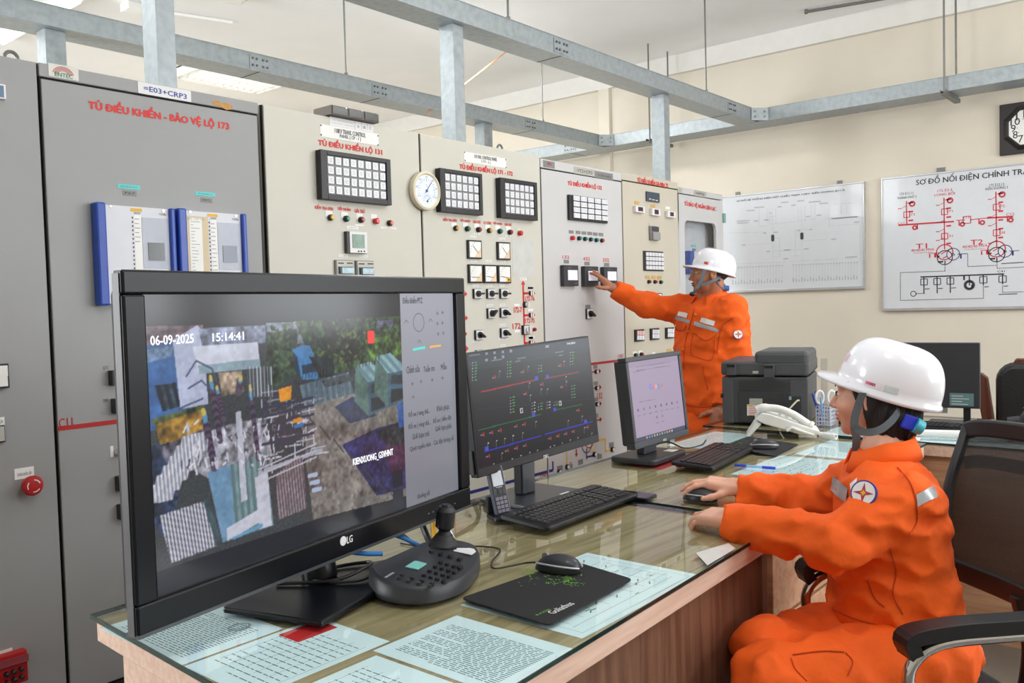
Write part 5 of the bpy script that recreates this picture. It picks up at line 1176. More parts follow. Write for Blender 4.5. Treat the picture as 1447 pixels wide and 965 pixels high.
mb = MB(); cu, cv = FT.px(*T7(806, 153)); q = [(cu+.022*math.cos(a), cv+.022*math.sin(a)) for a in np.linspace(0, 6.2832, 20)]
for a, b in zip(q[:-1], q[1:]): line(mb, FT, a, b, .0022, .0016)
for dx, dy in ((-.05, 0), (.05, 0), (0, .05), (0, -.05)): line(mb, FT, (cu+dx-.008, cv+dy), (cu+dx, cv+dy+.008), .002, .0016); line(mb, FT, (cu+dx, cv+dy+.008), (cu+dx+.008, cv+dy), .002, .0016)
for x, y in ((853, 130), (866, 128), (853, 156), (866, 154), (855, 182), (868, 180), (790, 308), (812, 302), (840, 298), (866, 293), (792, 341)):
    a, b = FT.px(*T7(x, y)); line(mb, FT, (a-.005, b), (a+.005, b), .0025, .0016); line(mb, FT, (a, b-.005), (a, b+.005), .0025, .0016)
obj('panel_icons', mb, m_sgrey if False else M('icon_grey', (92, 94, 104), .5, emit=.15), sc, kind='stuff')
mb = MB(); a, b = FT.px(*T7(791, 222)), FT.px(*T7(822, 216)); line(mb, FT, a, b, .006, .0016); obj('teal_slider', mb, M('screen_teal', (70, 190, 180), .5, emit=.4), sc)
mb = MB(); a, b = FT.px(*T7(834, 215)), FT.px(*T7(862, 211)); line(mb, FT, a, b, .005, .0016); obj('amber_slider', mb, M('screen_amber', (200, 150, 60), .5, emit=.4), sc)
a, b = FT.px(*T7(685, 190)); obj('alarm_icon', MB().prism(FT, rrect(a-.012, b-.014, a+.012, b+.014, .004), .0012, .0018), M('screen_red', (206, 44, 40), .5, emit=.4), sc)
stext(t, FT, 'LG', T7(614, 701), T7(628, 696), m_lgt, .0132, .05, .015); a, b = FT.px(*T7(605, 703)); obj('round_emblem', MB().lathe(FT, a, b, [(.010, .012), (.010, .0132)], 20), m_lgt, t)
mb = MB()
for k in range(7): a, b = FT.px(*T7(822+k*11, 634-k*4.2)); line(mb, FT, (a-.003, b), (a+.003, b), .003, .0126)
obj('touch_keys', mb, m_gry, t, kind='stuff')
# stand
FS = Frame((1.13, 1.46, ZD_), (math.cos(.168), math.sin(.168), 0), (-math.sin(.168), math.cos(.168), 0))
pts = [tuple((onz(*zm(120, 720, 2.894)(*p), ZD_)-FS.O)[:2]) for p in ((565, 425), (970, 485), (1205, 330))]
def loc(p): d = np.array([p[0], p[1], 0]); return (d@FS.ex, d@FS.ey)
A, B_2, C_2 = [loc(p) for p in pts]
obj('stand_base', MB().prism(FS, [A, B_2, (C_2[0]+.12, C_2[1]), (C_2[0]+.16, C_2[1]+.10), (A[0]+.12, A[1]+.10)], 0, .012), m_gloss, t, bevel=.004)
obj('stand_neck', MB().cyl((1.15, 1.52, ZD_+.012), (1.15, 1.535, .86), .038, .036, 20), m_gloss, t, smooth=True)

# ---- wide monitor with the network diagram
W, H = .57, .341; FM = mframe((2.010, 1.5685, .905), -.0193, .0689, .0393)
t = thing('monitor', 'dark monitor showing a network control diagram in the middle of the desk', 'monitor', (2.06, 1.66, ZD_))
b = .006; bb = .024
obj('bezel', MB().fbox(FM, -W/2, 0, W/2, H, -.028, 0), m_satin, t, bevel=.003)
obj('rear_shell', MB().fbox(FM, -W*.36, .03, W*.36, H-.04, -.05, -.026), m_satin, t, bevel=.01)
def dm(p): u, v = FM.px(*p); return (u+W/2-b)/(W-2*b), (v-bb)/(H-bb-b)
O8 = zm(650, 470, 4.595)
P = Paint(460, 262, (24, 25, 32)); P.rect(0, .90, 1, 1, (40, 50, 62)); P.rect(0, .86, 1, .90, (30, 44, 50))
def rows(x, y, n, dx=.0, col=(70, 150, 80)):
    for k in range(n):
        c = dm(O8(x, y+k*19)); w_ = random.uniform(.012, .022); P.rect(c[0]-.018, c[1]-.004, c[0]-.010, c[1]+.005, (150, 152, 160)); P.rect(c[0], c[1]-.005, c[0]+w_, c[1]+.006, col)
for x, y, n in ((95, 195, 7), (320, 190, 6), (520, 215, 3), (725, 130, 5), (735, 345, 5), (340, 420, 6), (520, 460, 3), (620, 450, 2)): rows(x, y, n)
for x, y, n in ((478, 455, 4), (575, 450, 3)): rows(x, y, n, col=(170, 172, 180))
P.line(dm(O8(140, 385)), dm(O8(497, 305)), .012, (170, 36, 48)); P.line(dm(O8(550, 298)), dm(O8(765, 257)), .012, (150, 36, 46)); P.line(dm(O8(120, 633)), dm(O8(525, 530)), .008, (24, 110, 60)); P.line(dm(O8(615, 502)), dm(O8(790, 466)), .008, (24, 110, 60)); P.line(dm(O8(160, 772)), dm(O8(525, 668)), .012, (44, 52, 190)); P.line(dm(O8(552, 660)), dm(O8(858, 576)), .012, (44, 52, 190)); P.line(dm(O8(110, 500)), dm(O8(880, 425)), .004, (46, 54, 66))
for x, y in ((497, 297), (567, 287), (477, 533), (615, 499), (173, 752), (814, 575)): c = dm(O8(x, y)); P.rect(c[0]-.013, c[1]-.018, c[0]+.013, c[1]+.018, (70, 78, 200))
for x, y in ((226, 291), (411, 255), (650, 215), (427, 397), (534, 335), (664, 352), (152, 661), (208, 648), (262, 634), (367, 607), (419, 594), (768, 503), (187, 800), (309, 765), (368, 748), (425, 731), (586, 685), (638, 669), (688, 655), (737, 640), (829, 611)):
    c = dm(O8(x, y)); P.rect(c[0]-.002, c[1]-.016, c[0]+.008, c[1]+.016, (176, 40, 50)); P.rect(c[0]-.020, c[1]-.006, c[0]-.006, c[1]+.006, (130, 132, 140))
for x, y in ((180, 720), (235, 705), (288, 690), (342, 672), (405, 655), (490, 580), (700, 575), (790, 545), (215, 855), (335, 822), (392, 800), (450, 780), (500, 765), (582, 745), (608, 735), (660, 720), (712, 700), (762, 685), (805, 620), (852, 655), (255, 255), (440, 225), (672, 190), (448, 330), (455, 410), (685, 290), (688, 322), (565, 370), (525, 370), (270, 785)):
    c = dm(O8(x, y)); P.line(c, (c[0]-.004, c[1]-.05), .004, (120, 128, 120)); P.rect(c[0], c[1], c[0]+.010, c[1]+.008, (190, 192, 186))
for x, y in ((400, 505), (650, 458)): c = dm(O8(x, y)); P.rect(c[0]-.012, c[1]-.022, c[0]+.010, c[1]+.022, (210, 210, 214)); P.rect(c[0]-.006, c[1]-.014, c[0]+.004, c[1]+.014, (40, 40, 46))
for x, y in ((172, 137), (224, 132), (278, 126), (330, 120), (172, 178), (228, 165), (280, 158)): c = dm(O8(x, y)); P.rect(c[0]-.009, c[1]-.012, c[0]+.009, c[1]+.012, (140, 148, 158))
for x, y, w_ in ((205, 185, .08), (370, 172, .07), (615, 132, .08), (640, 150, .04), (360, 190, .04), (60, 152, .08)): c = dm(O8(x, y)); P.rect(c[0], c[1]-.005, c[0]+w_, c[1]+.006, (110, 116, 120))
sc = screen('screen', t, Frame(FM.w(0, bb), FM.ex, FM.ey), W-2*b, H-bb-b, P, vcol('diagram_picture', .8, .2, .015, 0., .18), .0006)
stext(sc, FM, 'OCC', O8(552, 92), O8(575, 88), m_sw, .0016, h=.007); stext(sc, FM, 'THÁI BÌNH', O8(690, 71), O8(745, 64), m_sw, .0016, h=.008); stext(t, FM, 'DELL', O8(542, 806), O8(574, 798), m_lgt, .001, .05, .009)
obj('side_tab', MB().fbox(FM, -W/2-.006, .01, -W/2, .075, -.03, -.01), m_blk, t)
FN = Frame((2.055, 1.665, ZD_), (1, 0, 0), (0, 1, 0)); m_slate = M('slate_metal', (58, 60, 66), .32, .5)
o_ = [tuple((onz(*m_(q), ZD_)-FN.O)[:2]) for m_, q in [((lambda q: zm(640, 460, 3.2167)(*q)), q) for q in ((285, 835), (355, 722), (578, 765))]]
obj('stand_base', MB().prism(FN, rrect(-.14, -.12, .14, .095, .01), 0, .011), m_slate, t, bevel=.002)
obj('stand_neck', MB().prism(FN, [(-.032, .0), (.032, .0), (.036, .03), (-.036, .03)], .011, .19), m_slate, t, bevel=.004)
obj('white_sticker', MB().fbox(FN, .04, -.10, .085, -.085, .0112, .0117), m_white, t)

# ---- small square monitor
W, H = .358, .286; FG = mframe((2.807, 1.6345, .862), -.0048, .0963, .0119)
t = thing('monitor', 'small square monitor with a white web search page', 'monitor', (2.81, 1.69, ZD_)); m_mb = M('charcoal_bezel', (52, 54, 60), .42)
mb = MB(); e = .017
for q in ((-W/2-e, -.024, W/2+e, 0), (-W/2-e, H, W/2+e, H+e), (-W/2-e, 0, -W/2, H), (W/2, 0, W/2+e, H)): mb.fbox(FG, *q, -.03, .006)
obj('bezel', mb, m_mb, t, bevel=.003); obj('rear_shell', MB().fbox(FG, -W/2-.008, -.012, W/2+.008, H+.008, -.055, -.025), m_mb, t, bevel=.008)
P = Paint(300, 240, (176, 158, 184)); P.rect(0, .93, 1, 1, (168, 152, 178)); P.rect(0, 0, 1, .055, (58, 62, 92))
V2 = zm(820, 480, 8.039)
def gm(p): u, v = FG.px(*p); return (u+W/2)/W, v/H
for k in range(11): x = .2+k*.05; P.rect(x, .015, x+.022, .042, random.choice(((90, 160, 210), (210, 212, 220), (120, 130, 170), (220, 180, 90))))
for y, xa, xb in ((295, 630, 1020), (335, 630, 1020), (355, 600, 740), (690, 670, 850)): P.line(gm(V2(xa, y+18)), gm(V2(xb, y-40 if xb > 1000 else y-14)), .006, (126, 112, 132))
for x, y in ((655, 800), (720, 785), (788, 772), (853, 757), (915, 745), (977, 732), (1038, 720), (1098, 710), (867, 880), (930, 865)): c = gm(V2(x, y)); P.rect(c[0]-.012, c[1]-.016, c[0]+.012, c[1]+.016, random.choice(((80, 70, 110), (130, 116, 140), (50, 50, 70)))); P.rect(c[0]-.03, c[1]-.075, c[0]+.03, c[1]-.065, (136, 122, 142))
sc = screen('screen', t, FG, W, H, P, vcol('web_page_picture', .82, .35, .03), .001)
u0, v0 = FG.px(*V2(780, 580)); u1, v1 = FG.px(*V2(935, 505)); wd = [.0, .235, .405, .57, .735, .82, 1.0]; cols = ((60, 110, 210), (206, 60, 56), (224, 168, 40), (60, 110, 210), (50, 150, 90), (206, 60, 56)); hh = abs(FG.px(*V2(800, 505))[1]-FG.px(*V2(800, 578))[1])
for k, ch in enumerate('Google'):
    lo, hi = {'G': (.18, 1.), 'o': (.2, .75), 'g': (.0, .75), 'l': (.2, 1.), 'e': (.2, .75)}[ch]; a = u0+(u1-u0)*wd[k]; b_ = u0+(u1-u0)*wd[k+1]
    mb = MB(); text_into(mb, FG, ch, a+.0015, v0+hh*lo, b_-.0015, v0+hh*hi, .0018, .01); obj('lettering', mb, M('logo_colour_%d' % k, cols[k], .5, emit=.3, var=0), sc)
stext(t, FG, 'NEC', zm(840, 560, 4.02)(383, 248), zm(840, 560, 4.02)(402, 244), m_lgt, .0066, .03, .008)
FB2 = Frame((2.81, 1.685, ZD_), (1, .05, 0), (-.05, 1, 0))
obj('stand_base', MB().prism(FB2, rrect(-.135, -.085, .135, .10, .02), 0, .022), m_mb, t, bevel=.006); obj('stand_neck', MB().prism(FB2, [(-.05, .0), (.05, .0), (.045, .035), (-.045, .035)], .022, .15), m_mb, t, bevel=.004)
obj('white_sticker', MB().fbox(FB2, .06, -.06, .11, -.02, .0222, .0227), m_white, t)
tag(obj('red_folder', MB().prism(FB2, [(-.13, -.115), (.16, -.11), (.16, .02), (-.13, .02)], -.0088, -.0084), MATS['red_folder']), 'red folder under the glass below the small monitor', 'folder')

# ---- keyboards
def keyboard(label, cx, cy, ang, L, Wd, rows_=6, loc_z=ZD_, mat=None):
    t = thing('keyboard', label, 'keyboard', (cx, cy, loc_z)); ca, sa = math.cos(ang), math.sin(ang)
    tl = .07; fr = Frame((cx, cy, loc_z+.0055), (ca, sa, 0), (-sa*math.cos(tl), ca*math.cos(tl), math.sin(tl)))
    obj('case', MB().prism(fr, rrect(-L/2, -Wd/2, L/2, Wd/2, .012), .004, .018), mat or m_satin, t, bevel=.004)
    for x in (-L*.4, L*.4): obj('foot', MB().fbox(fr, x-.02, Wd/2-.03, x+.02, Wd/2-.01, -.004, .006), m_blk, t)
    mb = MB(); kw = L*.86/19.; y0 = Wd/2-.028
    for r in range(rows_):
        y = y0-r*(Wd-.045)/rows_-(0.004 if r else 0); kh = (Wd-.045)/rows_*.80
        x = -L*.46
        while x < L*.46-kw*.5:
            w_ = kw*(5.5 if r == rows_-1 and abs(x+L*.2) < kw*.6 else 1); gap = .0018
            if not (r == 0 and random.random() < .0): mb.fbox(fr, x, y-kh, x+w_*.98-gap, y, .018, .0225)
            x += w_*1.0
            if abs(x-L*.17) < kw*.5 or abs(x-L*.30) < kw*.5: x += kw*.35
    obj('keys', mb, m_blk, t, kind='stuff')
    mb = MB()
    for r in range(rows_):
        for k in range(18): y = y0-r*(Wd-.045)/rows_-.006; x = -L*.455+k*kw*1.03; line(mb, fr, (x+.003, y), (x+.007, y), .002, .0228)
    obj('key_legends', mb, M('key_legend', (190, 192, 196), .5), t, kind='stuff')
    return t, fr
keyboard('black keyboard in front of the network diagram monitor', 1.975, 1.445, .03, .46, .165)
keyboard('black keyboard in front of the small square monitor', 2.905, 1.475, .13, .46, .155)
keyboard('black keyboard on the right desk behind the white helmet', 4.05, .98, -1.62, .44, .13)
# ---- mice and pads
def pad(label, q, th=.003):
    t = thing('mouse_pad', label, 'mouse pad', (*np.mean(q, 0), ZD_))
    r = []
    for i in range(4):
        p, a, b_ = np.array(q[i]), np.array(q[i-1]), np.array(q[(i+1) % 4]); da, db = (a-p)/np.linalg.norm(a-p), (b_-p)/np.linalg.norm(b_-p)
        for k in range(5): s = k/4; r.append(tuple(p+da*.016*(1-s)**2+db*.016*s**2))
    obj('cloth', MB().prism(FD, r, .0, th), M('black_pad_cloth', (24, 24, 28), .85, bump=.15, bscale=500), t, bevel=.001)
    return t
q = [(1.2514, 1.2), (1.2379, .9633), (1.5532, .9806), (1.5883, 1.1673)]
t = pad('black mouse pad with green splash print at the desk front', q); m_spl = M('green_print', (112, 176, 62), .8); mb = MB()
Zq = zm(500, 660, 2.894)
for cx_, cy_, n_, sx, sy in ((715, 425, 34, 30, 12), (890, 465, 46, 34, 14), (800, 455, 30, 70, 16)):
    for k in range(n_):
        x, y = cx_+random.gauss(0, sx), cy_+random.gauss(0, sy); p = onz(*Zq(x, y), ZD_+.0035); a = random.uniform(0, 3.1); L = random.uniform(.001, .006); line(mb, FD, (p[0]-L*math.cos(a), p[1]-L*math.sin(a)), (p[0]+L*math.cos(a), p[1]+L*math.sin(a)), random.uniform(.001, .003), .0036)
obj('splash_print', mb, m_spl, t, kind='stuff')
def ptext(t, s, pa, pb, hgt, mat, d, bold=0.):
    a = onz(*pa, ZD_+d)[:2]; b_ = onz(*pb, ZD_+d)[:2]; ex = b_-a; L = np.linalg.norm(ex); fr = Frame((a[0], a[1], ZD_), (ex[0], ex[1], 0), (-ex[1], ex[0], 0)); mb = MB(); text_into(mb, fr, s, 0, 0, L, hgt, d+.0006, bold); return obj('lettering', mb, mat, t)
ptext(t, 'Goliathus', Zq(818, 602), Zq(905, 560), .018, m_lgt, .0032, .02); ptext(t, 'RAZER', Zq(752, 608), Zq(808, 582), .006, m_spl, .0032, .01)
t = pad('black mouse pad beside the white telephone', [(3.20, 1.585), (3.085, 1.32), (3.385, 1.345), (3.47, 1.60)])
mb = MB()
for k in range(50): x, y = random.gauss(3.3, .05), random.gauss(1.56, .02); line(mb, FD, (x, y), (x+random.uniform(-.006, .006), y+random.uniform(-.003, .003)), .002, .0036)
obj('splash_print', mb, MATS['green_print'], t, kind='stuff')
def mouse(label, x, y, ang, z, stripe=True, cord=None):
    t = thing('computer_mouse', label, 'mouse', (x, y, z)); ca, sa = math.cos(ang), math.sin(ang)
    n, mrow = 22, 9; V = []; L, Wd, Hh = .054, .031, .036
    for j in range(mrow):
        s = j/(mrow-1); zz = Hh*s; k = math.sqrt(max(0, 1-(s*.97)**2.6))
        for i in range(n):
            a = 2*math.pi*i/n; u = L*k*math.cos(a); v = Wd*k*math.sin(a)*(1-.10*math.cos(a)); u -= .010*s; V.append((x+u*ca-v*sa, y+u*sa+v*ca, z+zz+.001))
    fs = [(j*n+i, j*n+(i+1) % n, (j+1)*n+(i+1) % n, (j+1)*n+i) for j in range(mrow-1) for i in range(n)]+[tuple(range(n))[::-1], tuple(range((mrow-1)*n, mrow*n))]
    obj('shell', (V, fs), M('mouse_shell', (44, 46, 52), .35), t, smooth='all')
    W_ = lambda u, v, w_: (x+u*ca-v*sa, y+u*sa+v*ca, z+w_)
    obj('wheel', MB().cyl(W_(.028, -.004, .030), W_(.028, .004, .030), .008, seg=14), m_gry, t)
    if stripe:
        for sgn in (-1, 1):
            pth = [W_(L*1.0*math.cos(a)-.004, sgn*Wd*1.0*math.sin(a)*(1-.1*math.cos(a)), .012+.008*math.sin(a)) for a in np.linspace(.3, 2.9, 16)]
            obj('silver_stripe', MB().tube(pth, .0022, 6), M('silver_plastic', (206, 208, 214), .3, .3), t, smooth=True)
    if cord is not None: obj('cord', MB().tube(spline([W_(L, 0, .012)]+cord, 10), .0022, 6), m_blk, t, smooth=True)
mouse('black and silver mouse on the green splash pad', 1.505, 1.145, 1.75, ZD_+.0032, True, [(1.50, 1.235, ZD_+.006), (1.44, 1.27, ZD_+.003), (1.475, 1.31, ZD_+.003), (1.56, 1.36, ZD_+.003), (1.545, 1.43, ZD_+.003), (1.48, 1.47, ZD_+.003), (1.46, 1.60, ZD_+.003)])
mouse('black and silver mouse on the pad beside the telephone', 3.215, 1.42, 2.1, ZD_+.0032, True, [(3.14, 1.53, ZD_+.006), (3.0, 1.62, ZD_+.003), (2.98, 1.70, ZD_+.003), (2.93, 1.76, ZD_+.003)])
mouse('dark mouse held under the right hand of the seated worker', 2.300, 1.215, 1.62, ZD_, True)
mouse('black mouse on the right desk behind the blue helmet knob', 3.90, 1.18, 1.5, ZD_, False)

# ---- joystick controller for the cameras
t = thing('camera_controller', 'black joystick controller with keypad beside the television', 'controller', (1.31, 1.32, ZD_))
prof = spline([(1.178, 1.392), (1.153, 1.335), (1.158, 1.275), (1.195, 1.228), (1.285, 1.222), (1.40, 1.282), (1.462, 1.345), (1.462, 1.395), (1.425, 1.43), (1.38, 1.437)], 6)
prof = [(p[0], p[1]) for p in prof]; cc = np.mean(prof, 0); n = len(prof)
def hz(p):                                   # slanted top
    d = (p[0]-1.18)*(-.30)+(p[1]-1.23)*.95; return ZD_+.032+.11*max(0, d+.03)
V = [(p[0], p[1], ZD_+.002) for p in prof]+[(p[0], p[1], hz(p)-.008) for p in prof]+[tuple(cc+(np.array(p)-cc)*.955)+(hz(p),) for p in prof]
obj('housing', (V, [tuple(range(n))[::-1]]+[(i, (i+1) % n, n+(i+1) % n, n+i) for i in range(n)]+[(n+i, n+(i+1) % n, 2*n+(i+1) % n, 2*n+i) for i in range(n)]+[tuple(range(2*n, 3*n))]), M('controller_shell', (48, 50, 56), .45), t, smooth=True, angle=50)
def cpt(u, v, dz=.0):                       # point on the controller's top from zoom pixels
    d = ray(520+u/5.675, 700+v/5.675); lo, hi = 1.0, 2.4
    for _ in range(40):
        md = (lo+hi)/2; p = CAM+d*md
        if p[2] > hz(p)+dz: lo = md
        else: hi = md
    return CAM+d*lo
ux = np.array([.86, .5, 0]); ux /= np.linalg.norm(ux)
nt_ = np.array([.033, -.1045, 1.]); nt_ /= np.linalg.norm(nt_); FK = Frame(cpt(500, 600), (.62, .78, .0), np.cross(nt_, np.array([.62, .78, 0])))
def kq(pts, d0, d1, mat, nm, par=None): 
    P_ = [cpt(*p) for p in pts]; q = [((p-FK.O)@FK.ex, (p-FK.O)@FK.ey) for p in P_]; d = np.mean([(p-FK.O)@FK.n for p in P_]); return obj(nm, MB().prism(FK, q, d+d0, d+d1), mat, par or t)
kq([(298, 580), (378, 520), (470, 550), (398, 606)], .0, .002, M('teal_lcd', (122, 190, 184), .4, emit=.1), 'screen')
kq([(682, 448), (745, 398), (850, 430), (865, 455), (830, 488)], .0, .0012, m_lgt, 'paper_label')
for u, v, r in ((512, 460, 26), (585, 483, 26), (660, 500, 26), (738, 523, 28), (738, 586, 28), (700, 620, 28), (655, 655, 26), (612, 700, 26), (270, 650, 20), (242, 672, 24), (355, 675, 20), (320, 695, 24), (435, 695, 20), (405, 717, 24), (515, 718, 20), (488, 740, 24)) + tuple((450+i*52+j*44, 650-j*34+i*16, 20) for i in range(4) for j in range(4)):
    p = cpt(u, v); s = r/5.675/1227*1.9
    obj('key', MB().cyl(p, p+nt_*.006, s, s*.85, 12), m_blk, t, smooth=True)
mb = MB(); text_into(mb, FK, 'HIKVISION', 0, 0, .04, .006, .0); 
a, b_ = cpt(150, 665), cpt(214, 625); ex = b_-a; fr = Frame(a, ex, np.cross(nt_, ex)); mb = MB(); text_into(mb, fr, 'HIKVISION', 0, 0, np.linalg.norm(ex), .006, .0012, .02); obj('lettering', mb, m_lgt, t)
p = cpt(605, 400); js = obj('joystick_boot', MB().cyl(p-nt_*.002, p+nt_*.006, .042, .040, 4).cyl(p+nt_*.004, p+nt_*.016, .034, .026, 22).cyl(p+nt_*.014, p+nt_*.026, .026, .019, 22).cyl(p+nt_*.024, p+nt_*.036, .018, .012, 22), M('rubber', (38, 39, 43), .6), t, smooth=True)
obj('joystick_knob', MB().cyl(p+nt_*.034, p+nt_*.044, .012, .020, 22).cyl(p+nt_*.044, p+nt_*.082, .0215, .022, 22).cyl(p+nt_*.082, p+nt_*.092, .022, .016, 22).cyl(p+nt_*.092, p+nt_*.096, .011, .010, 16), M('knob_black', (30, 30, 34), .4), t, smooth=True)
# cables under the television
for nm, lab, mt, r, pts in (
    ('network_cable', 'blue network cable bent towards the joystick controller', M('blue_cable', (44, 118, 190), .4), .0055, [(.99, 1.62, .80), (1.08, 1.60, .84), (1.17, 1.535, .835), (1.235, 1.475, .822), (1.27, 1.452, .817)]),
    ('network_cable', 'second blue cable looping below the television frame', MATS['blue_cable'], .005, [(1.22, 1.62, .84), (1.29, 1.575, .85), (1.36, 1.52, .83), (1.405, 1.47, .80)]),
    ('power_cable', 'black cable curving beside the blue network cables', m_blk, .005, [(1.18, 1.62, .86), (1.28, 1.58, .868), (1.36, 1.54, .85), (1.42, 1.50, .79), (1.43, 1.49, .776)]),
    ('power_cable', 'black cables hanging behind the television to the desk', m_blk, .008, [(1.49, 1.60, .90), (1.50, 1.58, .85), (1.49, 1.54, .80), (1.47, 1.50, .779)]),
    ('yellow_cable', 'short yellow cable hanging behind the television', M('yellow_cable', (226, 170, 40), .4), .006, [(1.535, 1.60, .90), (1.54, 1.585, .86), (1.535, 1.56, .83), (1.53, 1.55, .777)]),
    ('white_cable', 'white cable dropping beside the yellow cable', M('white_cable', (220, 222, 226), .4), .004, [(1.565, 1.60, .90), (1.56, 1.57, .85), (1.56, 1.53, .80), (1.55, 1.50, .775)]),
    ('power_cable', 'thick black cables running from the television towards the phone cradle', m_blk, .007, [(1.62, 1.66, .83), (1.72, 1.65, .81), (1.80, 1.66, .80), (1.86, 1.70, .79), (1.90, 1.75, .778)]),
    ('power_cable', 'thin black cable lying behind the small monitor', m_blk, .003, [(2.93, 1.80, .774), (3.02, 1.74, .80), (3.06, 1.68, .775), (3.16, 1.66, .774), (3.28, 1.70, .774)]),
    ('power_cable', 'tangle of black cable on the television stand', m_blk, .004, [(1.06, 1.55, .787), (1.14, 1.46, .79), (1.22, 1.45, .80), (1.27, 1.50, .79), (1.20, 1.54, .787), (1.12, 1.50, .787), (1.18, 1.42, .788), (1.26, 1.44, .80)])):
    tag(obj(nm, MB().tube(spline(pts, 8), r, 8), mt, smooth=True), lab, 'cable')

# ---- cordless phone in its cradle
Y8 = zm(680, 650, 8.775); cw = .052
t = thing('cordless_phone', 'dark cordless phone upright between the monitor stand and the keyboard', 'phone', (1.80, 1.545, ZD_+.01))
FP_ = mframe((1.80, 1.548, ZD_+.012), -.45, .22, .10); Hp = .142; wp = .023
obj('body', MB().prism(FP_, rrect(-wp, 0, wp, Hp, .012), -.018, 0), M('phone_shell', (84, 92, 108), .32), t, bevel=.003)
obj('face', MB().prism(FP_, rrect(-wp+.003, .004, wp-.003, Hp-.004, .010), 0, .001), M('phone_face', (56, 60, 72), .25), t)
obj('screen', MB().fbox(FP_, -.015, .082, .015, .122, .001, .002), M('phone_screen', (196, 202, 212), .2, emit=.2), t)
for r in range(4):
    for c in range(3): obj('key', MB().fbox(FP_, -.0165+c*.0115, .008+r*.0115, -.0068+c*.0115, .0165+r*.0115, .001, .003), M('phone_key', (126, 122, 138), .4), t)
obj('navigation_key', MB().lathe(FP_, 0, .066, [(.008, .001), (.008, .003), (.005, .003), (.005, .0042)], 18), m_dk, t, smooth=True)
for x in (-.014, .014): obj('soft_key', MB().fbox(FP_, x-.005, .058, x+.005, .074, .001, .0025), m_dk, t)
mb = MB(); text_into(mb, FP_, 'Yealink', -.010, .0765, .010, .0805, .0022, .03); obj('lettering', mb, m_lgt, t)
t = thing('phone_cradle', 'black charging cradle holding the cordless phone', 'phone cradle', (1.80, 1.56, ZD_))
FQ = Frame((1.80, 1.555, ZD_), (math.cos(-.45), math.sin(-.45), 0), (-math.sin(-.45), math.cos(-.45), 0))
obj('foot', MB().prism(FQ, rrect(-.034, -.03, .034, .045, .015), 0, .011), m_blk, t, bevel=.003)
obj('back_support', MB().prism(FQ, rrect(-.034, .026, .034, .045, .008), .011, .06), m_blk, t, bevel=.004)
# ---- smartphone
t = thing('smartphone', 'black smartphone lying face up behind the near keyboard', 'smartphone', (2.225, 1.42, ZD_)); fr = Frame((2.225, 1.415, ZD_), (1, .08, 0), (-.08, 1, 0))
obj('body', MB().prism(fr, rrect(-.038, -.08, .038, .08, .01), 0, .009), m_satin, t, bevel=.002); obj('screen', MB().prism(fr, rrect(-.035, -.076, .035, .076, .008), .009, .0095), M('phone_glass', (10, 11, 14), .05), t)
# ---- pen
t = thing('ballpoint_pen', 'blue ballpoint pen on the pale sheet', 'pen', (2.845, 1.29, ZD_)); a, b_ = np.array((2.835, 1.365, ZD_+.005)), np.array((2.848, 1.215, ZD_+.005)); m_pb = M('pen_blue', (36, 70, 200), .3)
L = b_-a; obj('barrel', MB().cyl(a+L*.32, a+L*.72, .0045), M('pen_clear', (150, 190, 235), .25), t, smooth=True); obj('grip', MB().cyl(a+L*.04, a+L*.33, .0042, .0048), m_pb, t, smooth=True); obj('cap', MB().cyl(a+L*.70, b_, .0052), m_pb, t, smooth=True)
# ---- printer
a, b_ = np.array((3.79, 1.875, ZD_)), np.array((3.89, 1.50, ZD_)); WPn = np.linalg.norm(b_-a); FPr = Frame(a, b_-a, (0, 0, 1)); Wz = zm(1010, 480, 5.363)
m_pr = M('printer_grey', (72, 74, 78), .45); m_prd = M('printer_dark', (48, 50, 54), .5)
t = thing('laser_printer', 'dark grey multifunction printer seen from behind on the right desk', 'printer', (a+b_)/2-FPr.n*.2)
def P1(p): return FPr.px(*Wz(*p))
dpt = .40
h1 = P1((100, 270))[1]; h2 = P1((300, 165))[1]; h3 = P1((450, 88))[1]
obj('body', MB().fbox(FPr, 0, .004, WPn, h1-.006, -dpt, -.012), m_pr, t, bevel=.008)
for q in ((0, .004, WPn*.135, h1-.01), (WPn*.80, .004, WPn, h1-.02)): obj('rear_pillar', MB().fbox(FPr, *q, -.02, 0), m_pr, t, bevel=.004)
obj('rear_door', MB().fbox(FPr, WPn*.19, .01, WPn*.76, h1-.075, -.014, -.004), m_prd, t, bevel=.003)
for k in range(8): obj('vent_slat', MB().fbox(FPr, WPn*.2, h1-.068+k*.006, WPn*.76, h1-.0655+k*.006, -.014, -.005), m_pr, t)
obj('scanner', MB().fbox(FPr, -.004, h1, WPn+.004, h2, -dpt-.01, .004), m_pr, t, bevel=.012)
us = P1((300, 120))[0]
obj('document_feeder', MB().fbox(FPr, us, h2-.022, WPn+.004, h3, -dpt+.03, .005), m_pr, t, bevel=.018)
for x0_, x1_, y0_, y1_ in ((92, 162, 268, 172), (374, 452, 285, 180)):
    u0, v0 = P1((x0_, y0_)); u1, v1 = P1((x1_, y1_)); hg = obj('hinge', MB().fbox(FPr, u0, v0, u1, v1, .0, .016), m_pr, t, bevel=.003); obj('hinge_slot', MB().fbox(FPr, u0+.004, v1-.022, u1-.004, v1-.010, .0155, .0168), m_black, hg)
u, v = P1((310, 246)); obj('tag', MB().fbox(FPr, u-.013, v-.006, u+.013, v+.006, .004, .0052), m_alu, t)
u0, v0 = P1((245, 576)); u1, v1 = P1((392, 494)); o = obj('warning_label', MB().fbox(FPr, u0, v0, u1, v1, -.004, -.003), m_white, t); mb = MB()
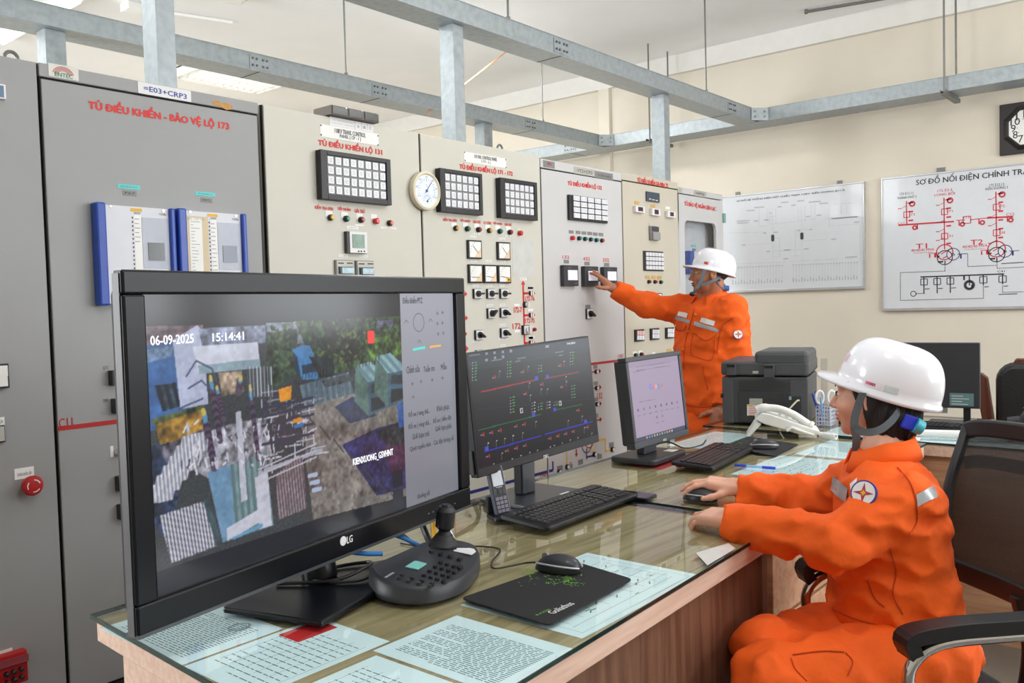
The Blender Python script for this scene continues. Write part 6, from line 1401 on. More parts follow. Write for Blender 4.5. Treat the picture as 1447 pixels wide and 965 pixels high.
for k in range(6): line(mb, FPr, (u0+.006, v1-.012-k*.008), (u1-.006-.02*random.random(), v1-.012-k*.008), .003, -.0025)
obj('print', mb, m_dred, o, kind='stuff'); obj('yellow_flash', MB().fbox(FPr, u0+.002, v1-.008, u0+.026, v1-.002, -.003, -.0024), m_yel, o)
u0, v0 = P1((262, 496)); u1, v1 = P1((360, 447)); obj('serial_label', MB().fbox(FPr, u0, v0, u1, v1, -.004, -.003), m_alu, t)
for p, q, mt in (((535, 600), (655, 430), m_prd), ((620, 620), (645, 575), m_black), ((563, 455), (582, 430), m_lcdb), ((45, 440), (68, 408), m_black)):
    u0, v0 = P1(p); u1, v1 = P1(q); obj('port_panel', MB().fbox(FPr, u0, v0, u1, v1, .0, .001 if mt is m_prd else .0018), mt, t)
a = FPr.w(*P1((625, 462)), .012); obj('power_cord', MB().tube(spline([FPr.w(*P1((640, 460)), .002), a, FPr.w(*P1((580, 510)), .03), FPr.w(*P1((515, 585)), .04), FPr.w(P1((515, 585))[0]-.01, .004, .05)], 8), .004, 8), M('cream_cord', (206, 200, 170), .5), t, smooth=True)
FX = Frame(FPr.w(WPn, 0, 0), -FPr.n, (0, 0, 1)); mb = MB(); line(mb, FX, (.01, h1+.01), (.05, h1-.005), .004, .0046); line(mb, FX, (.05, h1-.005), (.38, h1+.02), .004, .0046); obj('side_seam', mb, m_black, t, kind='stuff')
# ---- white desk telephone
t = thing('desk_telephone', 'white corded desk telephone in front of the printer', 'telephone', (3.53, 1.46, ZD_)); m_wt = M('white_plastic', (226, 226, 222), .4)
ey = np.array((.14, -.30, 0)); ey /= np.linalg.norm(ey); ex = np.array((ey[1], -ey[0], 0))*-1   # ey: towards the keypad end, ex: sideways
FTp = Frame((3.505, 1.575, ZD_), ey, (0, 0, 1))                                   # side profile plane
prof = [(-.01, .075), (.02, .105), (.06, .098), (.255, .028), (.25, .012), (.18, .010), (.03, .055)]
sd = FTp.n
mb = MB(); mb.prism(FTp, prof, -.14, .02); obj('base', mb, m_wt, t, bevel=.006)
obj('rear_leg', MB().prism(FTp, [(-.045, 0), (-.03, .0), (.02, .055), (.0, .07)], -.13, .01), m_wt, t, bevel=.004)
obj('front_foot', MB().prism(FTp, [(.17, 0), (.24, 0), (.245, .016), (.17, .016)], -.13, .01), m_wt, t)
def tp(u, v, d): return FTp.w(u, v, d)
obj('handset', MB().tube(spline([tp(.0, .112, -.005), tp(.03, .122, -.005), tp(.09, .118, -.005), tp(.15, .094, -.005), tp(.20, .060, -.005), tp(.225, .044, -.005)], 6), [.017]*4+[.019]*4+[.016]*19+[.020]*4, 12), m_wt, t, smooth=True)
kf = Frame(tp(.10, .0855, -.05), FTp.ex*.94-np.array([0, 0, .34]), -FTp.n*1.)
for r in range(4):
    for c in range(3): q = tp(.10+r*.028, .0865-r*.0100, -.055-c*.022); obj('key', MB().cyl(q-np.array((0, 0, .003)), q+np.array((0, 0, .004)), .0075, seg=10), M('pale_key', (206, 206, 204), .4), t)
pth = [tp(.12, .03, .03)]+[tp(.14+.09*s, .03*(1-s)+.012, .028+.012*s) for s in np.linspace(0, 1, 6)]
obj('cord', MB().tube(spline(pth, 5), .0065, 8), m_wt, t, smooth=True)
c0 = tp(.25, .014, .05); c1 = c0+FTp.ex*.06+FTp.n*.05; hel = []
for k in range(140): s = k/139; a = s*2*math.pi*13; q = c0+(c1-c0)*s+np.array((0, 0, .004-.0)); side = np.cross((c1-c0)/np.linalg.norm(c1-c0), np.array((0, 0, 1.))); hel.append(q+side*.010*math.cos(a)+np.array((0, 0, .010*math.sin(a))))
obj('coiled_cord', MB().tube(hel, .003, 6), m_wt, t, smooth=True)
# ---- pen basket with scissors, pens and ruler
bx_, by_ = 3.985, 1.455; t = thing('pen_basket', 'white perforated pen basket beside the printer', 'pen holder', (bx_, by_, ZD_)); m_bk = M('basket_plastic', (206, 208, 224), .45)
hw, hb = .032, .09; obj('bottom', MB().box((bx_-hw, by_-hw, ZD_), (bx_+hw, by_+hw, ZD_+.003)), m_bk, t)
for s, (dx, dy) in enumerate(((-1, 0), (1, 0), (0, -1), (0, 1))):
    mb = MB(); fr = Frame((bx_+dx*hw, by_+dy*hw, ZD_), (-dy, dx, 0), (0, 0, 1))
    for k in range(6): u = -hw+k*2*hw/5; mb.fbox(fr, u-.0025, 0, u+.0025, hb, -.002, 0)
    for k in range(6): v = k*hb/5; mb.fbox(fr, -hw, max(0, v-.0035), hw, min(hb, v+.0035), -.0021, .0001)
    obj('side_grid', mb, m_bk, t)
t = thing('scissors', 'scissors with white and purple loop handles in the pen basket', 'scissors', (bx_, by_, ZD_+.02)); m_sc = M('scissor_handle', (236, 232, 236), .4)
fr = Frame((bx_-.01, by_-.005, ZD_+.10), RV*[1, 1, 0], (0, 0, 1))
for s in (-1, 1):
    q = [fr.w(s*.026+.018*math.cos(a)*1.0, .028+.030*math.sin(a), .004*s) for a in np.linspace(0, 2*math.pi, 21)[:-1]]; obj('handle_loop', MB().tube(q, .0055, 8, True), m_sc, t, smooth=True)
    obj('blade', MB().prism(fr, [(s*.018, .0), (s*.026, .0), (-s*.004, -.075), (-s*.008, -.06)], .002*s, .002*s+.002), m_chrome, t)
for k, (dx, dy, h, c, lab) in enumerate(((-.018, .016, .15, (36, 80, 200), 'dark blue pen leaning left in the pen basket'), (-.008, .02, .16, (60, 120, 215), 'blue pen standing upright in the pen basket'), (-.022, .004, .135, (120, 180, 235), 'pale blue pen leaning out of the pen basket'))):
    t = thing('ballpoint_pen', lab, 'pen', (bx_+dx, by_+dy, ZD_+.004)); a = np.array((bx_+dx, by_+dy, ZD_+.006)); b_ = a+np.array((-.02, .03-.014*k, h-.01)); mt = M('basket_pen_%d' % k, c, .3)
    obj('barrel', MB().cyl(a, a+(b_-a)*.75, .004), mt, t, smooth=True); obj('cap', MB().cyl(a+(b_-a)*.75, b_, .0048), mt, t, smooth=True)
t = thing('ruler', 'clear plastic ruler standing in the pen basket', 'ruler', (bx_+.01, by_+.01, ZD_+.004)); obj('blade', MB().fbox(Frame((bx_, by_+.012, ZD_+.005), RV*[1, 1, 0], (0, 0, 1)), -.008, 0, .022, .30, 0, .002), glass('ruler_plastic', (.86, .88, .88)), t)
mb = MB(); frr = Frame((bx_, by_+.012, ZD_+.005), RV*[1, 1, 0], (0, 0, 1))
for k in range(28): line(mb, frr, (-.008, .01+k*.01), (-.003, .01+k*.01), .0008, .0022)
obj('scale_marks', mb, m_dk, t, kind='stuff')
# ---- black file box behind the pen basket
tag(obj('file_box', MB().box((4.02, 1.28, ZD_), (4.13, 1.41, ZD_+.13)), m_blk, bevel=.004), 'low black file box behind the pen basket', 'file box')
# ---- far monitor seen from behind
Fm = mframe((4.20, 1.10, .832), 0, 0); Fm = Frame((4.19, 1.11, .832), (.10, -.995, 0), (0, 0, 1))
t = thing('monitor', 'black monitor seen from behind beyond the white helmet', 'monitor', (4.24, 1.10, ZD_)); u0, v1 = Fm.px(1213, 484); u1, v0 = Fm.px(1385, 578)
obj('rear_shell', MB().fbox(Fm, u0, v0, u1, v1, -.03, 0), M('monitor_back', (44, 47, 53), .4), t, bevel=.004); obj('lower_strip', MB().fbox(Fm, u0, v0-.025, (u0+u1)/2+.12, v0, -.028, -.004), m_gry, t)
(a, b_), (c, d_) = Fm.px(1342, 573), Fm.px(1376, 560); o = obj('info_label', MB().fbox(Fm, a, b_, c, d_+.012, 0, .0012), M('label_teal', (96, 130, 132), .5), t); mb = MB()
for k in range(4): line(mb, Fm, (a+.008, b_+.008+k*.012), (a+.03+.05*random.random(), b_+.008+k*.012), .0025, .0016)
obj('print', mb, m_lgt, o, kind='stuff')
u, _ = Fm.px(1365, 580); obj('stand_neck', MB().fbox(Fm, u-.014, ZD_-.832, u+.014, v0+.02, -.045, -.03), m_blk, t); obj('stand_base', MB().fbox(Fm, u-.16, ZD_-.832, u+.06, ZD_-.832+.012, -.13, .03), m_blk, t, bevel=.003)
# ---- rolled drawing, loose white sheet, black camera bag
t = thing('rolled_drawing', 'long white rolled drawing on the right desk behind the chair', 'paper roll', (3.87, .78, ZD_)); a, b_ = np.array((3.80, 1.06, ZD_+.017)), np.array((3.92, .42, ZD_+.022))
obj('roll', MB().cyl(a, b_, .014, .022, 20, False).cyl(a, b_, .0125, .0205, 20, False), m_white, t, smooth=True); obj('tape_band', MB().cyl(a+(b_-a)*.42, a+(b_-a)*.46, .0182, .0184, 20, False), m_lgt, t, smooth=True)
tag(obj('loose_sheet', MB().prism(FD, [(3.70, 1.10), (3.72, .98), (3.83, 1.0), (3.82, 1.12)], .0, .001), m_white), 'small loose white sheet under the tip of the rolled drawing', 'paper')
t = thing('camera_bag', 'small black camera bag at the right edge of the far desk', 'bag', (3.90, .62, ZD_)); fr = Frame((3.92, .665, ZD_), (.2, -.98, 0), (0, 0, 1)); m_bag = M('bag_black', (30, 31, 34), .6, bump=.2, bscale=90)
obj('body', MB().prism(fr, [(0, .02), (.015, 0), (.18, 0), (.19, .1), (.10, .145), (.04, .13), (.0, .07)], -.11, 0), m_bag, t, bevel=.014); obj('front_pocket', MB().prism(fr, rrect(.045, .02, .15, .09, .02), 0, .025), m_bag, t, bevel=.01); obj('lens_tube', MB().cyl(fr.w(.01, .055, -.05), fr.w(-.035, .052, -.05), .036, .032, 20), m_bag, t, smooth=True)
obj('strap', MB().ribbon(spline([fr.w(.02, .12, -.06), fr.w(.07, .165, -.06), fr.w(.13, .16, -.06), fr.w(.17, .11, -.06)], 6), fr.n, .02, .003), m_blk, t); obj('yellow_tag', MB().fbox(fr, .075, .14, .10, .20, -.02, -.018), m_yel, t)
t = thing('notebook', 'thin green edged notebook beside the far keyboard', 'notebook', (4.06, .62, ZD_)); fr = Frame((4.08, .72, ZD_), (.3, -.95, 0), (.95, .3, 0)); obj('cover', MB().prism(fr, rrect(-.02, -.06, .16, .06, .005), .0, .008), M('green_cover', (70, 120, 100), .5), t); obj('pages', MB().prism(fr, rrect(-.015, -.055, .155, .055, .003), .008, .014), m_white, t)
# ---- wooden chair with black leather behind the right desk
t = thing('leather_chair', 'black leather chair with dark wooden posts at the right edge', 'chair', (5.05, .93, 0)); m_dw = wood('dark_wood', (96, 52, 38), (66, 32, 24), 2, .4)
fr = Frame((5.01, 1.00, 0), (.12, -.99, 0), (0, 0, 1)); m_lea = M('black_leather', (28, 28, 32), .42, bump=.2, bscale=120)
for u in (0, .50): obj('back_post', MB().prism(fr, [(u-.05, .93), (u-.015, .945), (u+.015, .92), (u+.075, .45), (u+.06, .0), (u+.02, .0), (u+.03, .45)] if u == 0 else [(u+.05, .93), (u+.015, .945), (u-.015, .92), (u-.075, .45), (u-.06, 0), (u-.02, 0), (u-.03, .45)], -.03, .03), m_dw, t, bevel=.006)
obj('backrest', MB().prism(fr, rrect(.05, .46, .47, 1.0, .09), -.06, .04), m_lea, t, bevel=.03); obj('top_rail', MB().prism(fr, [(.12, .985), (.14, 1.02), (.36, 1.02), (.38, .985)], -.03, .02), m_dw, t, bevel=.006)
obj('seat', MB().prism(fr, rrect(.02, .36, .50, .46, .03), -.50, -.04), m_lea, t, bevel=.03)
for u in (.05, .47): obj('leg', MB().fbox(fr, u-.02, 0, u+.02, .37, -.49, -.45), m_dw, t)
# ================================================================== people: smooth distance fields meshed with surface nets
def nrm(v): v = np.array(v, float); return v/np.linalg.norm(v)
def s_cone(P, a, b, ra, rb):
    a = np.array(a, float); b = np.array(b, float); ab = b-a; t = np.clip(((P-a)@ab)/(ab@ab), 0, 1)
    return np.linalg.norm(P-a-t[:, None]*ab, axis=1)-(ra+(rb-ra)*t)
def s_ell(P, c, r, R=None):
    q = P-np.array(c, float)
    if R is not None: q = q@np.array(R).T
    r = np.array(r, float); k0 = np.linalg.norm(q/r, axis=1); k1 = np.linalg.norm(q/r**2, axis=1)+1e-9; return k0*(k0-1)/k1
def smin(a, b, k):
    h = np.clip(.5+.5*(b-a)/k, 0, 1); return b+(a-b)*h-k*h*(1-h)
def smax(a, b, k): return -smin(-a, -b, k)
def s_loft(P, secs, fx, fy, zlo, zhi):
    # elliptical sections: (centre, half size along fx, half size along fy), interpolated by height
    z = np.array([s[0][2] for s in secs]); o = np.argsort(z); zs = z[o]
    def ip(vals): return np.interp(P[:, 2], zs, np.array(vals)[o])
    cx, cy = ip([s[0][0] for s in secs]), ip([s[0][1] for s in secs]); a, b = ip([s[1] for s in secs]), ip([s[2] for s in secs])
    dx, dy = P[:, 0]-cx, P[:, 1]-cy; u = (dx*fx[0]+dy*fx[1])/a; v = (dx*fy[0]+dy*fy[1])/b
    k = (np.abs(u)**2.3+np.abs(v)**2.3)**(1/2.3); d = (k-1)*np.minimum(a, b)
    return smax(smax(d, P[:, 2]-zhi, .02), zlo-P[:, 2], .008)
_ph = [(nrm(rng.normal(size=3)), rng.uniform(0, 6.28)) for _ in range(24)]
def folds(P, sc, seed=0):
    d = np.zeros(len(P))
    for k in range(5):
        v, p = _ph[(k+seed*5) % 24]; v2, p2 = _ph[(k+seed*5+7) % 24]; d += np.sin((P@v)*sc*(1+.45*k)+p+1.9*np.sin((P@v2)*sc*.55+p2))/(1+.35*k)
    return d/3.2
def surf(f, lo, hi, h):
    lo = np.array(lo, float); hi = np.array(hi, float); n = np.ceil((hi-lo)/h).astype(int)+1
    g = np.stack(np.meshgrid(*[lo[i]+h*np.arange(n[i]) for i in range(3)], indexing='ij'), -1).reshape(-1, 3)
    F_ = np.concatenate([f(g[i:i+400000]) for i in range(0, len(g), 400000)]).reshape(n)
    for ax in range(3):
        q = [slice(None)]*3
        for e in (0, 1, -1, -2): q[ax] = e; F_[tuple(q)] = np.maximum(F_[tuple(q)], 1e-3)      # always closed
    S = F_ < 0
    c = np.zeros(n-1, int)
    for dx in (0, 1):
        for dy in (0, 1):
            for dz in (0, 1): c += S[dx:n[0]-1+dx, dy:n[1]-1+dy, dz:n[2]-1+dz]
    act = (c > 0) & (c < 8); idx = -np.ones(n-1, int); ii = np.argwhere(act); idx[act] = np.arange(len(ii))
    acc = np.zeros((len(ii), 3)); cnt = np.zeros(len(ii))
    for ax in range(3):
        o1, o2 = [k for k in range(3) if k != ax]
        for a in (0, 1):
            for b in (0, 1):
                off = np.zeros(3, int); off[o1] = a; off[o2] = b; p = ii+off; q = p.copy(); q[:, ax] += 1
                fa = F_[p[:, 0], p[:, 1], p[:, 2]]; fb = F_[q[:, 0], q[:, 1], q[:, 2]]; m_ = (fa < 0) != (fb < 0); t = np.where(m_, fa/(fa-fb+1e-12), 0)
                pt = off+np.zeros((len(ii), 3)); pt[:, ax] += t; acc[m_] += pt[m_]; cnt[m_] += 1
    V = lo+h*(ii+acc/cnt[:, None]); faces = []
    for ax in range(3):
        o1, o2 = (ax+1) % 3, (ax+2) % 3; sl = [slice(None)]*3; sl[ax] = slice(0, n[ax]-1); s2 = [slice(None)]*3; s2[ax] = slice(1, n[ax])
        A, B = S[tuple(sl)], S[tuple(s2)]; e = np.argwhere(A != B); e = e[(e[:, o1] > 0) & (e[:, o2] > 0) & (e[:, o1] < n[o1]-1) & (e[:, o2] < n[o2]-1)]
        inside = A[e[:, 0], e[:, 1], e[:, 2]]; q = []
        for a, b in ((-1, -1), (0, -1), (0, 0), (-1, 0)):
            p = e.copy(); p[:, o1] += a; p[:, o2] += b; q.append(idx[p[:, 0], p[:, 1], p[:, 2]])
        q = np.stack(q, 1); q[~inside] = q[~inside][:, ::-1]; faces.append(q)
    return V, np.concatenate(faces)
def npmesh(name, V, Fq, mat, parent, label=None):
    me = bpy.data.meshes.new(name); V = np.asarray(V)-ORG[parent]; Fq = np.asarray(Fq, np.int32)
    me.vertices.add(len(V)); me.vertices.foreach_set('co', V.ravel()); me.loops.add(Fq.size); me.loops.foreach_set('vertex_index', Fq.ravel())
    me.polygons.add(len(Fq)); me.polygons.foreach_set('loop_start', np.arange(0, Fq.size, 4, dtype=np.int32)); me.update(calc_edges=True); me.validate()
    me.polygons.foreach_set('use_smooth', [True]*len(me.polygons)); me.materials.append(mat)
    o = bpy.data.objects.new(name, me); COL.objects.link(o); o.parent = parent; ORG[o] = ORG[parent]
    if label: o['label'] = label
    return o
def march(f, px, py, d0, d1):
    d = ray(px, py); t = d0; L = np.linalg.norm(d)
    for _ in range(70):
        v = float(f((CAM+d*t)[None])[0])
        if v < .0006: break
        t += v*.8/L
        if t > d1: break
    return CAM+d*t
def decal(parent, f, name, quad, mat, d0, d1, nu=10, nv=4, off=.0025, label=None):
    # a cloth patch lying on the garment: corners in photo pixels (TL, TR, BR, BL)
    q = [np.array(p, float) for p in quad]; V = []
    for j in range(nv):
        for i in range(nu):
            u, v = i/(nu-1), j/(nv-1); p = (q[0]*(1-u)+q[1]*u)*(1-v)+(q[3]*(1-u)+q[2]*u)*v; w_ = march(f, p[0], p[1], d0, d1); e = 2e-3
            g = np.array([float(f((w_+np.eye(3)[k]*e)[None])[0]-f((w_-np.eye(3)[k]*e)[None])[0]) for k in range(3)]); V.append(w_+nrm(g)*off)
    mb = MB(); mb.add(V, [(j*nu+i, j*nu+i+1, (j+1)*nu+i+1, (j+1)*nu+i)[::-1] for j in range(nv-1) for i in range(nu-1)])
    return obj(name, mb, mat, parent, smooth='all', label=label)
def patch(parent, f, px, py, r, d0, d1):
    # round emblem: white disc, blue ring, red four-pointed star with a yellow centre
    c = march(f, px, py, d0, d1); e = 4e-3; n = nrm([float(f((c+np.eye(3)[k]*e)[None])[0]-f((c-np.eye(3)[k]*e)[None])[0]) for k in range(3)])
    n = nrm(n+nrm(CAM-c)*.5); ex = nrm(np.cross((0, 0, 1), n)); fr = Frame(c+n*.001, ex, np.cross(n, ex)); mb = MB()
    mb.lathe(fr, 0, 0, [(r, -.004), (r, .003)], 30); mb.cur = 1; mb.lathe(fr, 0, 0, [(r*.88, .003), (r*.88, .0036)], 30); mb.cur = 2
    star = lambda R_, r_, a0=.0: [(R_*math.cos(a0+k*math.pi/4), R_*math.sin(a0+k*math.pi/4)) if k % 2 == 0 else (r_*math.cos(a0+k*math.pi/4), r_*math.sin(a0+k*math.pi/4)) for k in range(8)]
    mb.prism(fr, star(r*.80, r*.22, math.pi/2), .0036, .0042); mb.cur = 1; mb.prism(fr, star(r*.0+.0001, r*.0001), .0036, .0037); mb.cur = 3; mb.prism(fr, star(r*.26, r*.13, math.pi/2), .0042, .0047)
    return obj('sleeve_patch', mb, [M('patch_blue', (66, 62, 150), .7), m_white, M('patch_red', (186, 44, 72), .7), m_yel], parent, label='round white emblem with a red star')

m_skinw = M('skin_fair', (228, 172, 148), .5, var=.05, scale=30, bump=.03, bscale=200); m_skinm = M('skin_tan', (176, 116, 88), .5, var=.06, scale=30, bump=.03, bscale=200)
m_or = M('orange_cotton', (250, 98, 8), .8, var=.05, scale=9, bump=.35, bscale=26); m_refl = M('reflective_tape', (168, 172, 176), .35, .3, var=.06)
m_hair = M('black_hair', (18, 15, 15), .45, var=.3, scale=90, bump=.5, bscale=160, stretch=(6, 6, .5)); m_lip = M('lip_red', (196, 70, 74), .4); m_lipm = M('lip_brown', (142, 84, 74), .5)
m_helm = M('white_helmet', (238, 238, 246), .18, var=.01, coat=.5); m_strap = M('grey_strap', (92, 104, 110), .7, bump=.2, bscale=300); m_knob = M('blue_buckle', (40, 56, 200), .35); m_eye = M('dark_eye', (22, 16, 14), .12); m_brow = M('brow', (30, 24, 22), .8)

def head_sdf(P, male):
    y = np.abs(P[:, 1]); Q = P.copy(); Q[:, 1] = y
    d = s_ell(P, (-.018, 0, .03), (.094, .074, .086))
    d = smin(d, s_ell(P, (.026, 0, -.026), (.062, .060, .074)), .02)
    d = smin(d, s_ell(P, (.030, 0, -.070), (.048, .047 if male else .041, .036)), .02)
    d = smin(d, np.linalg.norm(P-np.array([.067, 0, -.093]), axis=1)-(.018 if male else .015), .018)
    d = smin(d, s_ell(Q, (.058, .034, -.028), (.026, .026, .026)), .02)                      # cheek
    d = smin(d, s_cone(Q, (.082, .008, .022), (.074, .042, .020), .010, .008), .012)          # brow ridge
    d = smin(d, s_cone(P, (.086, 0, .006), (.104, 0, -.030), .0065, .0105), .010)              # nose
    d = smin(d, np.linalg.norm(Q-np.array([.094, .011, -.034]), axis=1)-.0075, .006)
    d = smax(d, -(np.linalg.norm(Q-np.array([.097, .032, .003]), axis=1)-.013), .010)          # eye socket
    d = smin(d, np.linalg.norm(Q-np.array([.0715, .031, .001]), axis=1)-.0142, .003)           # lids
    d = smax(d, -s_ell(Q, (.088, .032, .001), (.0075, .0125, .0042)), .002)                    # eye opening
    d = smin(d, s_ell(P, (.084, 0, -.0555), (.013, .023, .0055)), .005); d = smin(d, s_ell(P, (.082, 0, -.0665), (.013, .020, .0065)), .005)
    d = smax(d, -s_ell(P, (.096, 0, -.061), (.010, .022, .0012)), .002)
    ear = s_ell(Q, (-.008, .074, -.012), (.017, .008, .031)); ear = smax(ear, -s_ell(Q, (-.004, .083, -.008), (.010, .006, .019)), .004)
    return smin(d, ear, .006)
class Head:
    def __init__(s, o, fwd, pitch=0., k=1.):
        f = nrm((fwd[0], fwd[1], 0)); l = np.array((-f[1], f[0], 0)); s.f = f*math.cos(pitch)+np.array((0, 0, math.sin(pitch))); s.l = l; s.u = np.cross(s.f, s.l); s.o = np.array(o); s.k = k
    def w(s, P): P = np.atleast_2d(P)*s.k; return s.o+P[:, :1]*s.f+P[:, 1:2]*s.l+P[:, 2:3]*s.u
    def inv(s, W): q = np.atleast_2d(W)-s.o; return np.stack([q@s.f, q@s.l, q@s.u], 1)/s.k
def head_parts(per, hd, male, hairf, hlo, hhi):
    for s in (-1, 1):
        V, Fq = surf(lambda P: s_ell(P, (.0775, .0315*s, .001), (.0095, .0140, .0066)), (.06, .0315*s-.02, -.012), (.095, .0315*s+.02, .014), .0016)
        e = npmesh('eye', hd.w(V), Fq, M('eye_white', (222, 214, 206), .2), per)
        q = hd.w((.0862, .0318*s, .0012))[0]; fr = Frame(q, -hd.l, hd.u); obj('iris', MB().lathe(fr, 0, 0, [(.0060, -.0015), (.0056, .0008), (.0025, .0014)], 14), m_eye, e, smooth='all')
        lash = [hd.w((.0878-14*(t_-.030)**2, s*t_, .0062-18*(t_-.031)**2))[0] for t_ in np.linspace(.0175, .0465, 9)]; obj('eyelid_line', MB().tube(lash, [.0008]+[.0017]*7+[.001], 6), m_brow, e, smooth=True)
        path = [hd.w((.0865-.5*(t-.030)**2*8, s*t, .0215+.006*math.sin((t-.01)/.045*3.14)))[0] for t in np.linspace(.012, .052, 9)]; obj('eyebrow', MB().tube(path, [.0016]+[.0028]*6+[.002, .001], 6), m_brow, per, smooth=True)
    V, Fq = surf(lambda P: np.minimum(s_ell(P, (.0865, 0, -.0555), (.0118, .0215, .0048)), s_ell(P, (.0845, 0, -.0660), (.0118, .0190, .0058))), (.06, -.03, -.08), (.105, .03, -.045), .0018)
    npmesh('lips', hd.w(V), Fq, m_lipm if male else m_lip, per)
    V, Fq = surf(hairf, hlo, hhi, .004); npmesh('hair', hd.w(V), Fq, m_hair, per)
def helmet(per, c, fwd, tilt, k, stickers=True, knob=None):
    f0 = nrm((fwd[0], fwd[1], 0)); l = np.array((-f0[1], f0[0], 0)); f = f0*math.cos(tilt)+np.array((0, 0, math.sin(tilt))); u = np.cross(f, l); c = np.array(c)
    A, B, Hh = .136, .112, .143
    def S(th, ph, g=1.):
        cp = max(math.cos(ph), 0)**.62; x = A*cp*math.cos(th)*(1.0 if math.cos(th) > 0 else 1.04); y = B*cp*math.sin(th); z = Hh*math.sin(ph)**.92
        rd = .0028*math.exp(-(y/.026)**2)*min(1, max(0, (ph-.35)*2)); z += rd
        return np.array((x, y, z))*g
    def W(p): return c+(p[0]*f+p[1]*l+p[2]*u)*k
    nT, nP = 64, 20; V = []; 
    rows_ = [('rim', 1.055, -.004), ('rim', 1.045, .006), ('rim', 1.0, .012)]
    for _, g, z in rows_:
        for i in range(nT):
            th = 2*math.pi*i/nT; p = S(th, 0.0, g); a = ((th+math.pi) % (2*math.pi))-math.pi; pk = .050*max(0, math.cos(a*1.25))**1.3 if abs(a) < 1.25 else 0
            if g > 1.03: p = p+np.array((math.cos(a)*pk, math.sin(a)*pk*.6, -.05*pk*0-.10*pk))
            p[2] += z; V.append(W(p))
    for j in range(1, nP):
        ph = .04+(math.pi/2-.04)*j/nP
        for i in range(nT): V.append(W(S(2*math.pi*i/nT, ph)+np.array((0, 0, .012*(1-j/nP)))))
    V.append(W(S(0, math.pi/2))); R_ = 3+nP-1; T = len(V)-1
    Fc = [(j*nT+i, j*nT+(i+1) % nT, (j+1)*nT+(i+1) % nT, (j+1)*nT+i) for j in range(R_-1) for i in range(nT)]+[((R_-1)*nT+i, (R_-1)*nT+(i+1) % nT, T) for i in range(nT)]
    h = obj('hard_hat', (V, Fc), m_helm, per, smooth='all', label='white hard hat'); sm = h.modifiers.new('thickness', 'SOLIDIFY'); sm.thickness = .003; sm.offset = -1
    def stick(nm, th0, th1, ph0, ph1, mat):
        V = []; n1, n2 = 10, 5
        for j in range(n2):
            for i in range(n1): ph = ph0+(ph1-ph0)*j/(n2-1); V.append(W((S(th0+(th1-th0)*i/(n1-1), ph)+np.array((0, 0, .012*(1-(ph-.04)/(1.53)))))*1.006))
        return obj(nm, (V, [(j*n1+i, j*n1+i+1, (j+1)*n1+i+1, (j+1)*n1+i) for j in range(n2-1) for i in range(n1-1)]), mat, h, smooth='all')
    h2 = Frame(c, f, l)
    return h, stick, W
def hand(X, Yt, Z, o, k, bends, splay=(.10, .03, -.04, -.12), thumb=((.35, .75, -.15), .3), curl=0., grid=.0024):
    X, Z = nrm(X), nrm(Z); Z = nrm(Z-X*(X@Z)); Y = np.cross(Z, X); mir = (Y@np.array(Yt)) < 0
    if mir: Y = -Y
    prims = []; tips = []
    base = ((.088, .027, .0), (.092, .008, .003), (.088, -.011, .001), (.080, -.028, -.003)); Ls = ((.040, .024, .019), (.044, .027, .020), (.041, .025, .019), (.032, .019, .017)); Rr = ((.0092, .0085, .0078, .0068), (.0095, .0088, .008, .007), (.009, .0083, .0076, .0066), (.008, .0073, .0067, .006))
    for i in range(4):
        p = np.array(base[i]); a = 0.; sp = splay[i]
        for j in range(3):
            a += bends[i][j]; dv = np.array((math.cos(a)*math.cos(sp), math.cos(a)*math.sin(sp), -math.sin(a))); q = p+dv*Ls[i][j]; prims.append((p, q, Rr[i][j], Rr[i][j+1])); p = q
        tips.append(p)
    p = np.array((.022, .026, -.010)); dv = nrm(thumb[0]); q = p+dv*.040; prims.append((p, q, .0145, .011)); d2 = nrm(dv+np.array((thumb[1], -.12, -.02))); r_ = q+d2*.030; prims.append((q, r_, .0108, .0095)); d3 = nrm(d2+np.array((thumb[1]*.6, -.15, 0))); t_ = r_+d3*.024; prims.append((r_, t_, .0095, .0075))
    def f(P):
        q = np.abs(P-np.array((.048, .0, -.003)))-np.array((.040, .028, .004)); d = np.linalg.norm(np.maximum(q, 0), axis=1)+np.minimum(q.max(1), 0)-.0115
        d = smin(d, s_cone(P, (-.06, 0, -.002), (.015, 0, -.002), .024, .0245), .02); d = smin(d, s_ell(P, (.035, .026, -.010), (.03, .015, .014)), .015)
        for a, b, ra, rb in prims[:12]: d = smin(d, s_cone(P, a, b, ra, rb), .0045)
        for a, b, ra, rb in prims[12:]: d = smin(d, s_cone(P, a, b, ra, rb), .007)
        return d
    V, Fq = surf(f, (-.10, -.065, -.095), (.20, .105, .07), grid)
    V = np.array(o)+k*(V[:, :1]*X+V[:, 1:2]*Y+V[:, 2:3]*Z)
    return V, (Fq[:, ::-1] if mir else Fq)
def joinm(lst):
    V, F_, b = [], [], 0
    for v, f in lst: V.append(v); F_.append(np.asarray(f)+b); b += len(v)
    return np.concatenate(V), np.concatenate(F_)
def remesh(o, vox):
    m_ = o.modifiers.new('skin_surface', 'REMESH'); m_.mode = 'VOXEL'; m_.voxel_size = vox; m_.use_smooth_shade = True

